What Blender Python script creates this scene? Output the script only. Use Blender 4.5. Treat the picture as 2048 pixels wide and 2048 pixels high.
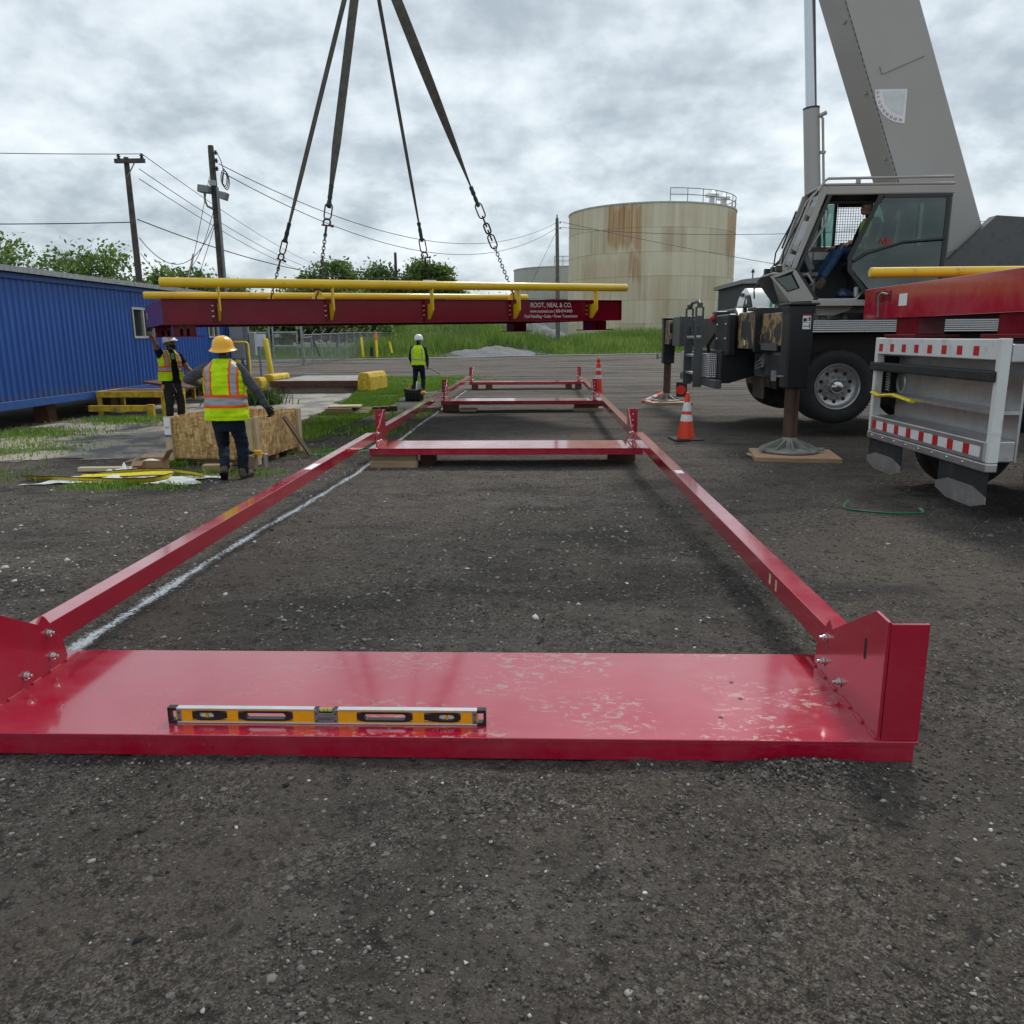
import bpy, bmesh, math, random
import numpy as np
from mathutils import Vector, Matrix, noise as mnoise
random.seed(7); rng = np.random.default_rng(11)
for o in list(bpy.data.objects): bpy.data.objects.remove(o, do_unlink=True)
S = bpy.context.scene; COL = S.collection
R = math.radians

# ------------------------------------------------------------ camera, sky, sun, exposure
cd = bpy.data.cameras.new('camera'); cam = bpy.data.objects.new('camera', cd); COL.objects.link(cam)
cd.sensor_width = 36; cd.lens = 28.125; cd.clip_start = .05; cd.clip_end = 4000
cam.location = (0, 0, 1.69); cam.rotation_euler = (Matrix.Rotation(R(1.99), 3, 'Z') @ Matrix.Rotation(R(90 - 12.4), 3, 'X') @ Matrix.Rotation(R(-.4), 3, 'Z')).to_euler(); S.camera = cam

SUN_AZ, SUN_EL = 22, 48          # degrees east of +Y, above the horizon
W = bpy.data.worlds.new('World'); S.world = W; W.use_nodes = True
nt = W.node_tree; nt.nodes.clear()
def wn(t, **k):
    n = nt.nodes.new(t)
    for a, v in k.items(): setattr(n, a, v)
    return n
def wmath(op, a, b=None):
    n = wn('ShaderNodeMath', operation=op)
    for i, v in enumerate((a, b)):
        if v is None: continue
        if isinstance(v, (int, float)): n.inputs[i].default_value = v
        else: nt.links.new(v, n.inputs[i])
    return n.outputs[0]
tc = wn('ShaderNodeTexCoord'); sep = wn('ShaderNodeSeparateXYZ'); nt.links.new(tc.outputs['Generated'], sep.inputs[0])
zc = wmath('ADD', wmath('MAXIMUM', sep.outputs[2], 0.0), .42)
cx = wmath('DIVIDE', sep.outputs[0], zc); cy = wmath('DIVIDE', sep.outputs[1], zc)
cmb = wn('ShaderNodeCombineXYZ'); nt.links.new(cx, cmb.inputs[0]); nt.links.new(cy, cmb.inputs[1])
def wnoise(scale, det, rough, dist=0.0, off=(0, 0, 0)):
    mp = wn('ShaderNodeMapping'); mp.inputs['Location'].default_value = off
    nt.links.new(cmb.outputs[0], mp.inputs[0])
    n = wn('ShaderNodeTexNoise'); n.inputs['Scale'].default_value = scale; n.inputs['Detail'].default_value = det
    n.inputs['Roughness'].default_value = rough; n.inputs['Distortion'].default_value = dist
    nt.links.new(mp.outputs[0], n.inputs[0]); return n.outputs[0]
n1 = wnoise(3.2, 7, .55, .12, (3.1, 1.7, 0)); n2 = wnoise(9.0, 6, .55, .12, (0, 5, 2)); n3 = wnoise(1.0, 3, .5, 0, (7, 2, 5))
cl = wmath('ADD', wmath('ADD', wmath('MULTIPLY', n1, .56), wmath('MULTIPLY', n2, .46)), wmath('MULTIPLY', n3, .16))
ramp = wn('ShaderNodeValToRGB'); nt.links.new(cl, ramp.inputs[0])
el = ramp.color_ramp.elements
el[0].position = .48; el[0].color = (.33, .385, .43, 1)
el[1].position = .76; el[1].color = (.71, .76, .79, 1)
e = el.new(.56); e.color = (.43, .49, .53, 1)
e = el.new(.63); e.color = (.55, .61, .65, 1)
sky = wn('ShaderNodeTexSky', sky_type='NISHITA'); sky.sun_disc = False
sky.sun_elevation = R(SUN_EL); sky.sun_rotation = R(SUN_AZ)
sk = wn('ShaderNodeMix', data_type='RGBA', blend_type='MULTIPLY'); sk.inputs[0].default_value = 1
nt.links.new(sky.outputs[0], sk.inputs[6]); sk.inputs[7].default_value = (.1, .1, .1, 1)
mx = wn('ShaderNodeMix', data_type='RGBA'); mx.inputs[0].default_value = .93
nt.links.new(sk.outputs[2], mx.inputs[6]); nt.links.new(ramp.outputs[0], mx.inputs[7])
bg = wn('ShaderNodeBackground'); bg.inputs[1].default_value = 1.0
nt.links.new(mx.outputs[2], bg.inputs[0])
wo = wn('ShaderNodeOutputWorld'); nt.links.new(bg.outputs[0], wo.inputs[0])

sd = bpy.data.lights.new('sun', 'SUN'); sd.energy = 1.5; sd.angle = R(12); sd.color = (1, .97, .92)
sun = bpy.data.objects.new('sun', sd); COL.objects.link(sun)
_sd = Vector((math.sin(R(SUN_AZ)) * math.cos(R(SUN_EL)), math.cos(R(SUN_AZ)) * math.cos(R(SUN_EL)), math.sin(R(SUN_EL))))
sun.rotation_euler = _sd.to_track_quat('Z', 'Y').to_euler(); sun.location = (0, 0, 40)
S.view_settings.view_transform = 'Standard'; S.view_settings.look = 'None'
S.view_settings.exposure = 0.45; S.view_settings.gamma = 1; S.view_settings.use_curve_mapping = False
S.render.engine = 'CYCLES'; S.render.resolution_x = 1024; S.render.resolution_y = 1024

# ------------------------------------------------------------ helpers
def smooth(a, b, t):
    t = np.clip((t - a) / (b - a), 0, 1); return t * t * (3 - 2 * t)
def gz(x, y):
    """height of the yard"""
    x = np.asarray(x, float); y = np.asarray(y, float)
    return .165 * (1 - smooth(4, 10.5, y)) + .32 * smooth(34, 66, y)
def world_of(o):
    m = Matrix.Identity(4)
    while o is not None:
        m = o.matrix_basis @ m; o = o.parent
    return m
def tag(o, label=None, cat=None, group=None, kind=None):
    if label: o['label'] = label
    if cat: o['category'] = cat
    if group: o['group'] = group
    if kind: o['kind'] = kind
    return o
def thing(name, loc, label, cat, group=None, rz=0):
    o = bpy.data.objects.new(name, None); COL.objects.link(o)
    o.empty_display_size = .1
    o.location = loc; o.rotation_euler = (0, 0, rz)
    return tag(o, label, cat, group)
def copy_tree(o, parent=None):
    c = o.copy(); COL.objects.link(c); c.parent = parent
    for ch in list(o.children): copy_tree(ch, c)
    return c
def rotm(rx=0, ry=0, rz=0):
    return (Matrix.Rotation(rz, 3, 'Z') @ Matrix.Rotation(ry, 3, 'Y') @ Matrix.Rotation(rx, 3, 'X'))
def basis(d, upv=(0, 0, 1)):
    d = Vector(d).normalized(); u = Vector(upv)
    if abs(d.dot(u)) > .98: u = Vector((0, 1, 0)) if abs(d.y) < .9 else Vector((1, 0, 0))
    a = u.cross(d).normalized(); b = d.cross(a).normalized()
    return a, b, d
class MB:
    def __init__(s): s.v = []; s.f = []; s.m = []; s.mi = 0; s.calls = []
    def add(s, vs, fs):
        k = len(s.v); s.calls.append((k, len(s.f))); s.v += [tuple(p) for p in vs]
        for f in fs: s.f.append(tuple(i + k for i in f)); s.m.append(s.mi)
        return s
    def box(s, c, d, rot=None):
        c = Vector(c); hx, hy, hz = d[0] / 2, d[1] / 2, d[2] / 2
        vs = [Vector((x, y, z)) for z in (-hz, hz) for y in (-hy, hy) for x in (-hx, hx)]
        if rot is not None: vs = [rot @ p for p in vs]
        return s.add([c + p for p in vs], [(0, 2, 3, 1), (4, 5, 7, 6), (0, 1, 5, 4), (2, 6, 7, 3), (0, 4, 6, 2), (1, 3, 7, 5)])
    def bx(s, x0, x1, y0, y1, z0, z1):
        return s.box(((x0 + x1) / 2, (y0 + y1) / 2, (z0 + z1) / 2), (abs(x1 - x0), abs(y1 - y0), abs(z1 - z0)))
    def beam(s, p, q, w, h, upv=(0, 0, 1)):
        p, q = Vector(p), Vector(q); a, b, d = basis(q - p, upv)
        vs = [e + a * x * w / 2 + b * y * h / 2 for e in (p, q) for (x, y) in ((-1, -1), (1, -1), (1, 1), (-1, 1))]
        return s.add(vs, [(3, 2, 1, 0), (4, 5, 6, 7), (0, 1, 5, 4), (1, 2, 6, 5), (2, 3, 7, 6), (3, 0, 4, 7)])
    def prism(s, poly, o, u, v, t):
        """polygon in the plane (o,u,v), extruded by vector t"""
        o, u, v, t = Vector(o), Vector(u), Vector(v), Vector(t); n = len(poly)
        a = [o + u * p[0] + v * p[1] for p in poly]; b = [p + t for p in a]
        return s.add(a + b, [tuple(range(n - 1, -1, -1)), tuple(range(n, 2 * n))] + [(i, (i + 1) % n, n + (i + 1) % n, n + i) for i in range(n)])
    def tube(s, pts, r, n=8, caps=True, closed=False, squash=1.0, upv=(0, 0, 1)):
        pts = [Vector(p) for p in pts]; m = len(pts)
        rr = r if isinstance(r, (list, tuple)) else [r] * m
        vs = []; ref = None
        for i, p in enumerate(pts):
            if closed: d = pts[(i + 1) % m] - pts[i - 1]
            else: d = pts[min(i + 1, m - 1)] - pts[max(i - 1, 0)]
            if d.length < 1e-9: d = Vector((0, 0, 1))
            d.normalize()
            if ref is None: a, b, _ = basis(d, upv)
            else:
                a = ref - d * ref.dot(d)
                a = a.normalized() if a.length > 1e-6 else basis(d, upv)[0]
                b = d.cross(a)
            ref = a
            for k in range(n):
                t = 2 * math.pi * k / n
                vs.append(p + a * math.cos(t) * rr[i] + b * math.sin(t) * rr[i] * squash)
        fs = []
        for i in range(m if closed else m - 1):
            j = (i + 1) % m
            for k in range(n): fs.append((i * n + k, i * n + (k + 1) % n, j * n + (k + 1) % n, j * n + k))
        if caps and not closed:
            fs.append(tuple(range(n - 1, -1, -1))); fs.append(tuple((m - 1) * n + k for k in range(n)))
        return s.add(vs, fs)
    def lathe(s, prof, o=(0, 0, 0), ax=(0, 0, 1), n=24, cap0=True, cap1=True, a0=0, a1=2 * math.pi):
        o = Vector(o); a, b, d = basis(ax); full = abs(a1 - a0 - 2 * math.pi) < 1e-6
        m = n if full else n + 1; vs = []
        for (r, z) in prof:
            for k in range(m):
                t = a0 + (a1 - a0) * k / n
                vs.append(o + d * z + a * math.cos(t) * r + b * math.sin(t) * r)
        fs = []
        for i in range(len(prof) - 1):
            for k in range(n):
                k2 = (k + 1) % m
                fs.append((i * m + k, i * m + k2, (i + 1) * m + k2, (i + 1) * m + k))
        if cap0 and full: fs.append(tuple(range(m - 1, -1, -1)))
        if cap1 and full: fs.append(tuple((len(prof) - 1) * m + k for k in range(m)))
        return s.add(vs, fs)
    def ball(s, c, rad, n=12, rot=None):
        c = Vector(c); rad = Vector(rad) if not isinstance(rad, (int, float)) else Vector((rad,) * 3)
        vs = []; h = n // 2
        for i in range(h + 1):
            t = math.pi * i / h
            for k in range(n):
                p = 2 * math.pi * k / n
                q = Vector((math.sin(t) * math.cos(p) * rad.x, math.sin(t) * math.sin(p) * rad.y, math.cos(t) * rad.z))
                vs.append(c + (rot @ q if rot is not None else q))
        fs = [(i * n + k, (i + 1) * n + k, (i + 1) * n + (k + 1) % n, i * n + (k + 1) % n) for i in range(h) for k in range(n)]
        return s.add(vs, fs)
    def link(s, c, d, nrm, L, w, r, n=6, seg=5):
        """oval chain link: long axis d, lying in the plane of d and d x nrm"""
        d = Vector(d).normalized(); u = d.cross(Vector(nrm)).normalized(); c = Vector(c); hw = w / 2; hl = L / 2 - hw
        pts = []
        for sgn in (1, -1):
            for k in range(seg + 1):
                t = -math.pi / 2 + math.pi * k / seg
                pts.append(c + d * sgn * hl + (d * math.cos(t) * sgn + u * math.sin(t) * sgn) * hw)
        return s.tube(pts, r, n, closed=True)
    def split(s, per, *a, **k):
        """one object for every `per` shapes added"""
        c = s.calls + [(len(s.v), len(s.f))]; out = []
        for i in range(0, len(s.calls), per):
            j = min(i + per, len(s.calls)); b = MB(); b.v = s.v[c[i][0]:c[j][0]]; b.m = s.m[c[i][1]:c[j][1]]
            b.f = [tuple(q - c[i][0] for q in f) for f in s.f[c[i][1]:c[j][1]]]; out.append(b.build(*a, **k))
        return out
    def build(s, name, mat, parent=None, world=True, smooth=False, bevel=0, kind=None, auto=None):
        me = bpy.data.meshes.new(name); vs = s.v
        if parent is not None and world:
            im = world_of(parent).inverted(); vs = [im @ Vector(p) for p in vs]
        me.from_pydata([tuple(p) for p in vs], [], s.f); me.validate()
        mats = mat if isinstance(mat, (list, tuple)) else [mat]
        for m in mats: me.materials.append(M[m] if isinstance(m, str) else m)
        if len(mats) > 1 and len(me.polygons) == len(s.m): me.polygons.foreach_set('material_index', s.m)
        bm = bmesh.new(); bm.from_mesh(me); bmesh.ops.remove_doubles(bm, verts=bm.verts, dist=1e-6)
        bmesh.ops.recalc_face_normals(bm, faces=bm.faces); bm.to_mesh(me); bm.free()
        if smooth or auto:
            me.polygons.foreach_set('use_smooth', [True] * len(me.polygons))
            me.set_sharp_from_angle(angle=R(auto if auto else 50))
        o = bpy.data.objects.new(name, me); COL.objects.link(o); o.parent = parent
        if bevel:
            b = o.modifiers.new('bevel', 'BEVEL'); b.width = bevel; b.segments = 2; b.limit_method = 'ANGLE'; b.angle_limit = R(40)
            b.harden_normals = False
        if kind: o['kind'] = kind
        return o
def part(name, mat, parent, fn, **k):
    mb = MB(); fn(mb); return mb.build(name, mat, parent, **k)
def solo(name, mat, mb, label, cat, group=None, **k):
    """a thing that is one mesh: origin at its base centre"""
    v = np.array([tuple(p) for p in mb.v]); c = Vector(((v[:, 0].min() + v[:, 0].max()) / 2, (v[:, 1].min() + v[:, 1].max()) / 2, v[:, 2].min()))
    mb.v = [Vector(p) - c for p in mb.v]
    o = mb.build(name, mat, None, **k); o.location = c
    return tag(o, label, cat, group)
def text_mesh(name, txt, size, mat, parent, loc, xdir, ydir, extrude=.001, sx=1.0, align='LEFT', shear=0, width=None):
    cu = bpy.data.curves.new(name, 'FONT'); cu.body = txt; cu.size = size; cu.extrude = extrude; cu.align_x = align; cu.shear = shear
    cu.resolution_u = 3
    t = bpy.data.objects.new(name + '_tmp', cu); COL.objects.link(t)
    me = bpy.data.meshes.new_from_object(t.evaluated_get(bpy.context.evaluated_depsgraph_get()))
    bpy.data.objects.remove(t, do_unlink=True)
    if width:
        xs_ = [v.co.x for v in me.vertices]; sx = width / (max(xs_) - min(xs_))
    x = Vector(xdir).normalized(); y = Vector(ydir).normalized(); z = x.cross(y)
    m = Matrix((x * sx, y, z)).transposed().to_4x4(); m.translation = Vector(loc)
    if parent is not None: m = world_of(parent).inverted() @ m
    me.transform(m); me.materials.clear(); me.materials.append(M[mat])
    o = bpy.data.objects.new(name, me); COL.objects.link(o); o.parent = parent
    return o
def np_mesh(name, v, f, mat, nper, smooth=False, attrs=None):
    """fast mesh: v (N,3), f (M,nper)"""
    me = bpy.data.meshes.new(name); v = np.ascontiguousarray(v, np.float32); f = np.ascontiguousarray(f, np.int32)
    me.vertices.add(len(v)); me.vertices.foreach_set('co', v.ravel())
    me.loops.add(f.size); me.loops.foreach_set('vertex_index', f.ravel())
    me.polygons.add(len(f)); me.polygons.foreach_set('loop_start', np.arange(0, f.size, nper, dtype=np.int32))
    me.polygons.foreach_set('loop_total', np.full(len(f), nper, np.int32))
    if smooth: me.polygons.foreach_set('use_smooth', np.ones(len(f), bool))
    for k, a in (attrs or {}).items():
        at = me.attributes.new(k, 'FLOAT', 'POINT'); at.data.foreach_set('value', np.ascontiguousarray(a, np.float32))
    me.update(); me.validate()
    me.materials.append(M[mat]); o = bpy.data.objects.new(name, me); COL.objects.link(o)
    return o
def vnoise(x, y, scale, seed=0):
    """value noise on arrays, -1..1"""
    g = np.random.default_rng(seed).uniform(-1, 1, (256, 256))
    x = np.asarray(x) / scale; y = np.asarray(y) / scale
    xi = np.floor(x).astype(int); yi = np.floor(y).astype(int); fx = x - xi; fy = y - yi
    fx = fx * fx * (3 - 2 * fx); fy = fy * fy * (3 - 2 * fy)
    a = g[xi % 256, yi % 256]; b = g[(xi + 1) % 256, yi % 256]; c = g[xi % 256, (yi + 1) % 256]; d = g[(xi + 1) % 256, (yi + 1) % 256]
    return (a * (1 - fx) + b * fx) * (1 - fy) + (c * (1 - fx) + d * fx) * fy

# ------------------------------------------------------------ materials
M = {}
class NT:
    def __init__(s, name):
        s.m = bpy.data.materials.new(name); s.m.use_nodes = True; s.t = s.m.node_tree; s.t.nodes.clear(); M[name] = s.m
        s.out = s.n('ShaderNodeOutputMaterial'); s.b = s.n('ShaderNodeBsdfPrincipled'); s.l(s.b.outputs[0], s.out.inputs[0])
        s.co = s.n('ShaderNodeTexCoord').outputs['Object']
    def n(s, t, **k):
        n = s.t.nodes.new(t)
        for a, v in k.items(): setattr(n, a, v)
        return n
    def l(s, a, b): s.t.links.new(a, b)
    def set(s, i, v):
        if isinstance(v, (int, float)): i.default_value = v
        elif isinstance(v, (tuple, list)): i.default_value = tuple(v) if len(v) != 3 or len(i.default_value) == 3 else (*v, 1)
        else: s.l(v, i)
    def map(s, scale=(1, 1, 1), rot=(0, 0, 0), loc=(0, 0, 0), co=None):
        m = s.n('ShaderNodeMapping'); s.l(co or s.co, m.inputs[0]); m.inputs['Scale'].default_value = scale
        m.inputs['Rotation'].default_value = rot; m.inputs['Location'].default_value = loc; return m.outputs[0]
    def noise(s, scale, det=4, rough=.55, co=None, dist=0):
        n = s.n('ShaderNodeTexNoise'); s.l(co or s.co, n.inputs[0]); n.inputs['Scale'].default_value = scale
        n.inputs['Detail'].default_value = det; n.inputs['Roughness'].default_value = rough; n.inputs['Distortion'].default_value = dist
        return n.outputs[0]
    def vor(s, scale, co=None, feature='F1', rnd=1):
        n = s.n('ShaderNodeTexVoronoi', feature=feature); s.l(co or s.co, n.inputs[0]); n.inputs['Scale'].default_value = scale
        n.inputs['Randomness'].default_value = rnd; return n
    def ramp(s, f, stops, interp='LINEAR'):
        r = s.n('ShaderNodeValToRGB'); s.l(f, r.inputs[0]); r.color_ramp.interpolation = interp; e = r.color_ramp.elements
        while len(e) < len(stops): e.new(.5)
        for i, (p, c) in enumerate(stops):
            e[i].position = p; e[i].color = (c, c, c, 1) if isinstance(c, (int, float)) else (*c[:3], 1)
        return r.outputs[0]
    def mix(s, f, a, b, blend='MIX'):
        n = s.n('ShaderNodeMix', data_type='RGBA', blend_type=blend); s.set(n.inputs[0], f); s.set(n.inputs[6], a); s.set(n.inputs[7], b)
        return n.outputs[2]
    def math(s, op, a, b=0.0, c=None):
        n = s.n('ShaderNodeMath', operation=op); s.set(n.inputs[0], a); s.set(n.inputs[1], b)
        if c is not None: s.set(n.inputs[2], c)
        return n.outputs[0]
    def xyz(s, co=None):
        n = s.n('ShaderNodeSeparateXYZ'); s.l(co or s.co, n.inputs[0]); return n.outputs
    def bump(s, h, st=.3, d=.01, nrm=None):
        n = s.n('ShaderNodeBump'); n.inputs['Strength'].default_value = st; n.inputs['Distance'].default_value = d; s.l(h, n.inputs['Height'])
        if nrm is not None: s.l(nrm, n.inputs['Normal'])
        s.l(n.outputs[0], s.b.inputs['Normal']); return n.outputs[0]
    def base(s, c): s.set(s.b.inputs['Base Color'], c)
    def rough(s, v): s.set(s.b.inputs['Roughness'], v)
    def metal(s, v): s.set(s.b.inputs['Metallic'], v)
    def attr(s, name):
        n = s.n('ShaderNodeAttribute'); n.attribute_name = name; return n.outputs['Fac']

def simple(name, col, rough=.5, metal=0, var=.25, vs=6.0, dirt=None, dirt_amt=.35, ds=4.0, bump=0.0, bs=60.0, coat=0):
    t = NT(name); n = t.noise(vs, 5)
    c = t.mix(t.ramp(n, [(.3, 0.0), (.7, 1.0)]), tuple(x * (1 - var) for x in col), tuple(min(1, x * (1 + var * .6)) for x in col))
    r = rough
    if dirt:
        d = t.ramp(t.noise(ds, 7, .65), [(.62 - dirt_amt * .35, 0.0), (.72, 1.0)])
        c = t.mix(t.math('MULTIPLY', d, .8), c, dirt); r = t.mix(d, (rough,) * 3, (min(1, rough + .3),) * 3)
    t.base(c); t.rough(r); t.metal(metal)
    if bump: t.bump(t.noise(bs, 4), bump, .004)
    if coat: t.b.inputs['Coat Weight'].default_value = coat; t.b.inputs['Coat Roughness'].default_value = .08
    return t

# ground of the yard: compacted dark fines, lighter dry crust, brown and wet tracks
t = NT('yard_gravel'); X = t.xyz()
big = t.noise(.55, 5, .6); mid = t.noise(2.6, 8, .70); fin = t.noise(26, 8, .78); gr = t.noise(95, 5, .75); vf = t.noise(330, 3, .7); ck = t.noise(11, 6, .75)
trk = t.noise(1.0, 5, .6, co=t.map((.16, 1.5, 1), (0, 0, R(6))))
c = t.mix(t.ramp(mid, [(.36, 0.0), (.62, 1.0)]), (.124, .107, .093), (.215, .190, .166))
c = t.mix(t.ramp(big, [(.42, 0.0), (.62, .8)]), c, (.182, .150, .124))
wet = t.noise(.9, 6, .6, co=t.map((.55, 1.2, 1), (0, 0, R(-24)), (3, 1, 0)))
c = t.mix(t.math('MULTIPLY', t.ramp(wet, [(.52, 0.0), (.64, 1.0)]), .7), c, (.066, .061, .057))
def grains(scale, amt, c):
    v = t.vor(scale); g = t.n('ShaderNodeRGBToBW'); t.l(v.outputs['Color'], g.inputs[0])
    return t.mix(amt, c, t.mix(1.0, c, t.ramp(g.outputs[0], [(.18, .30), (.5, .85), (.80, 1.75)]), 'MULTIPLY')), v
pk = t.ramp(t.noise(1.5, 6, .6, co=t.map((.7, 1.3, 1), (0, 0, R(35)))), [(.40, .12), (.60, 1.0)])
c, _ = grains(170, t.math('MULTIPLY', pk, .75), c); c, _ = grains(60, t.math('MULTIPLY', t.math('MULTIPLY', t.ramp(ck, [(.42, .1), (.62, 1.0)]), pk), .8), c)
c = t.mix(t.math('MULTIPLY', t.ramp(ck, [(.38, 1.0), (.45, 0.0)]), .75), c, (.040, .036, .033))
c = t.mix(t.math('MULTIPLY', t.ramp(fin, [(.38, 1.0), (.46, 0.0)]), .7), c, (.040, .035, .031))
c = t.mix(t.math('MULTIPLY', t.ramp(fin, [(.58, 0.0), (.66, 1.0)]), .5), c, (.26, .248, .235))
for sc_, th in ((24, .25), (60, .30)):
    v = t.vor(sc_); sp3 = t.n('ShaderNodeSeparateColor'); t.l(v.outputs['Color'], sp3.inputs[0]); on = t.math('MULTIPLY', t.math('LESS_THAN', v.outputs['Distance'], th), t.math('GREATER_THAN', sp3.outputs[0], .86))
    c = t.mix(t.math('MULTIPLY', on, .9), c, t.ramp(sp3.outputs[1], [(.0, (.055, .052, .049)), (.5, (.20, .19, .18)), (1.0, (.40, .385, .365))]))
mr = t.n('ShaderNodeMapRange'); t.l(X[1], mr.inputs[0]); mr.inputs[1].default_value = 12; mr.inputs[2].default_value = 30
trm = t.math('MULTIPLY', t.ramp(trk, [(.50, 0.0), (.60, 1.0)]), mr.outputs[0])
c = t.mix(t.math('MULTIPLY', trm, .7), c, (0.241, 0.213, 0.186))
trd = t.math('MULTIPLY', t.ramp(trk, [(.36, 1.0), (.47, 0.0)]), mr.outputs[0])
c = t.mix(t.math('MULTIPLY', trd, .75), c, (0.037, 0.032, 0.029))
t.base(c); t.rough(.95); t.b.inputs['Specular IOR Level'].default_value = .2
h = t.math('ADD', t.math('MULTIPLY', fin, .8), t.math('MULTIPLY', gr, .45)); h = t.math('ADD', h, t.math('MULTIPLY', mid, 1.5)); h = t.math('ADD', h, t.math('MULTIPLY', ck, .8)); t.bump(h, 1.0, .06)

t = NT('pebbles'); a = t.attr('tint')
c = t.ramp(a, [(0.0, (.022, .021, .020)), (.40, (.090, .079, .070)), (.65, (.18, .162, .146)), (.85, (.34, .325, .30)), (1.0, (.66, .65, .62))])
t.base(c); t.rough(.85); t.bump(t.noise(220, 3), .35, .003)

t = NT('chalk'); X = t.xyz()
d = t.math('ABSOLUTE', X[0]); fall = t.math('SUBTRACT', 1.0, t.math('MULTIPLY', d, 8.5))
k = t.math('ADD', t.math('MULTIPLY', fall, .46), t.math('MULTIPLY', t.noise(55, 6, .8), 1.1)); k = t.math('ADD', k, t.math('MULTIPLY', t.noise(1.3, 3), .35)); k = t.math('SUBTRACT', k, .15)
tr = t.n('ShaderNodeBsdfTransparent'); ms = t.n('ShaderNodeMixShader'); 
r_ = t.ramp(t.math('MULTIPLY', t.math('SUBTRACT', k, .88), 2.5), [(.08, 0.0), (.38, 1.0)]); t.l(r_, ms.inputs[0])
t.l(tr.outputs[0], ms.inputs[1]); t.l(t.b.outputs[0], ms.inputs[2]); t.l(ms.outputs[0], t.out.inputs[0]); t.base((.88, .88, .88)); t.rough(.95)

# old concrete with mud
t = NT('concrete'); a = t.noise(1.3, 7, .65, dist=.4); b = t.noise(14, 5, .6)
c = t.mix(t.ramp(b, [(.3, 0.0), (.7, 1.0)]), (.28, .245, .20), (.40, .355, .295)); m_ = t.ramp(a, [(.47, 0.0), (.56, 1.0)])
c = t.mix(m_, c, (.12, .105, .09)); t.base(c); t.rough(t.ramp(a, [(.40, .85), (.62, .4)])); t.bump(t.math('ADD', b, t.noise(90, 3)), .4, .006)
simple('concrete_clean', (.36, .345, .32), .9, var=.3, vs=3, dirt=(.12, .11, .10), dirt_amt=.35, ds=2.0, bump=.4, bs=70)
simple('grey_gravel', (.19, .19, .195), .9, var=.45, vs=9, bump=1.0, bs=14)

# red paint, glossy with dust and scuffs
def redpaint(name, dusty=0.0, col=(.40, .0015, .028), coat=.8):
    t = NT(name)
    c = t.mix(t.ramp(t.noise(1.4, 4), [(.3, 0.0), (.7, 1.0)]), col, tuple(x * 1.12 for x in col))
    sm = t.ramp(t.noise(5, 6, .6, co=t.map((1, 1.6, 1))), [(.40, 0.0), (.75, 1.0)])
    r = t.math('ADD', t.math('MULTIPLY', sm, .16), .13)
    if dusty: c = t.mix(t.math('MULTIPLY', sm, .07 * dusty), c, (.55, .42, .40))
    if dusty > .5:
        clus = t.ramp(t.noise(2.3, 2, .4, co=t.map((1, 1.2, 1), loc=(.2, .4, 0))), [(.43, 0.0), (.56, 1.0)])
        fl = t.ramp(t.noise(26, 5, .66, co=t.map((.8, 1.25, 1), (0, 0, .3)), dist=.6), [(.54, 0.0), (.60, 1.0)])
        X = t.xyz(); gx = t.n('ShaderNodeMapRange'); t.l(X[0], gx.inputs[0]); gx.inputs[1].default_value = -1.3; gx.inputs[2].default_value = .1
        k = t.math('MULTIPLY', t.math('MULTIPLY', clus, fl), gx.outputs[0]); gn = t.n('ShaderNodeNewGeometry'); k = t.math('MULTIPLY', k, t.math('GREATER_THAN', t.xyz(gn.outputs['Normal'])[2], .6))
        c = t.mix(t.math('MULTIPLY', k, .72), c, (.33, .285, .215))
        bk = t.ramp(t.noise(46, 3, .5), [(.69, 0.0), (.72, 1.0)]); c = t.mix(t.math('MULTIPLY', bk, t.math('MULTIPLY', clus, .9)), c, (.03, .02, .02))
        r = t.math('ADD', r, t.math('MULTIPLY', k, .5))
    sc1 = t.ramp(t.noise(1.0, 3, .6, co=t.map((2.2, 70, 70), (0, 0, .12))), [(.66, 0.0), (.72, 1.0)]); sc2 = t.ramp(t.noise(1.0, 3, .6, co=t.map((80, 2.5, 80), (0, 0, -.3))), [(.68, 0.0), (.73, 1.0)]); scm = t.ramp(t.noise(1.8, 4, .6), [(.45, 0.0), (.65, 1.0)])
    c = t.mix(t.math('MULTIPLY', t.math('MULTIPLY', t.math('MAXIMUM', sc1, sc2), scm), .22), c, (.50, .26, .25))
    t.base(c); t.rough(r); t.b.inputs['IOR'].default_value = 1.58 if coat > .5 else 1.35
    if coat < .5: t.rough(.42)
    t.b.inputs['Coat Weight'].default_value = coat; t.b.inputs['Coat Roughness'].default_value = .09; t.b.inputs['Coat IOR'].default_value = 1.6
    t.bump(t.noise(300, 2), .05, .001)
redpaint('red_paint', .3); redpaint('red_paint_dusty', 1.0)
redpaint('red_paint_shaded', 0, (.17, .0015, .013), .0)  # darker copy of the red: shade of back-lit deck faces put into the colour
simple('red_weld', (.5, .05, .07), .3, var=.2, vs=40, bump=.5, bs=160)
simple('yellow_paint', (.80, .52, .012), .32, var=.12, vs=2.0, dirt=(.35, .22, .03), dirt_amt=.12, ds=5, coat=.3)
simple('yellow_chipped', (.72, .47, .012), .55, var=.2, vs=3, dirt=(.12, .10, .07), dirt_amt=.55, ds=9, bump=.2)
simple('bolt_zinc', (.62, .62, .60), .28, 1.0, var=.15, vs=60)
simple('chain_steel', (.055, .048, .043), .45, .7, var=.4, vs=60, dirt=(.10, .05, .03), dirt_amt=.15, ds=40)
simple('shackle_rust', (.12, .06, .042), .55, .5, var=.4, vs=50)
simple('sling_web', (.085, .080, .065), .85, var=.35, vs=8, bump=.5, bs=500)
simple('sleeve_green', (.012, .04, .032), .7, var=.4, vs=20, bump=.6, bs=40)
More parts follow.
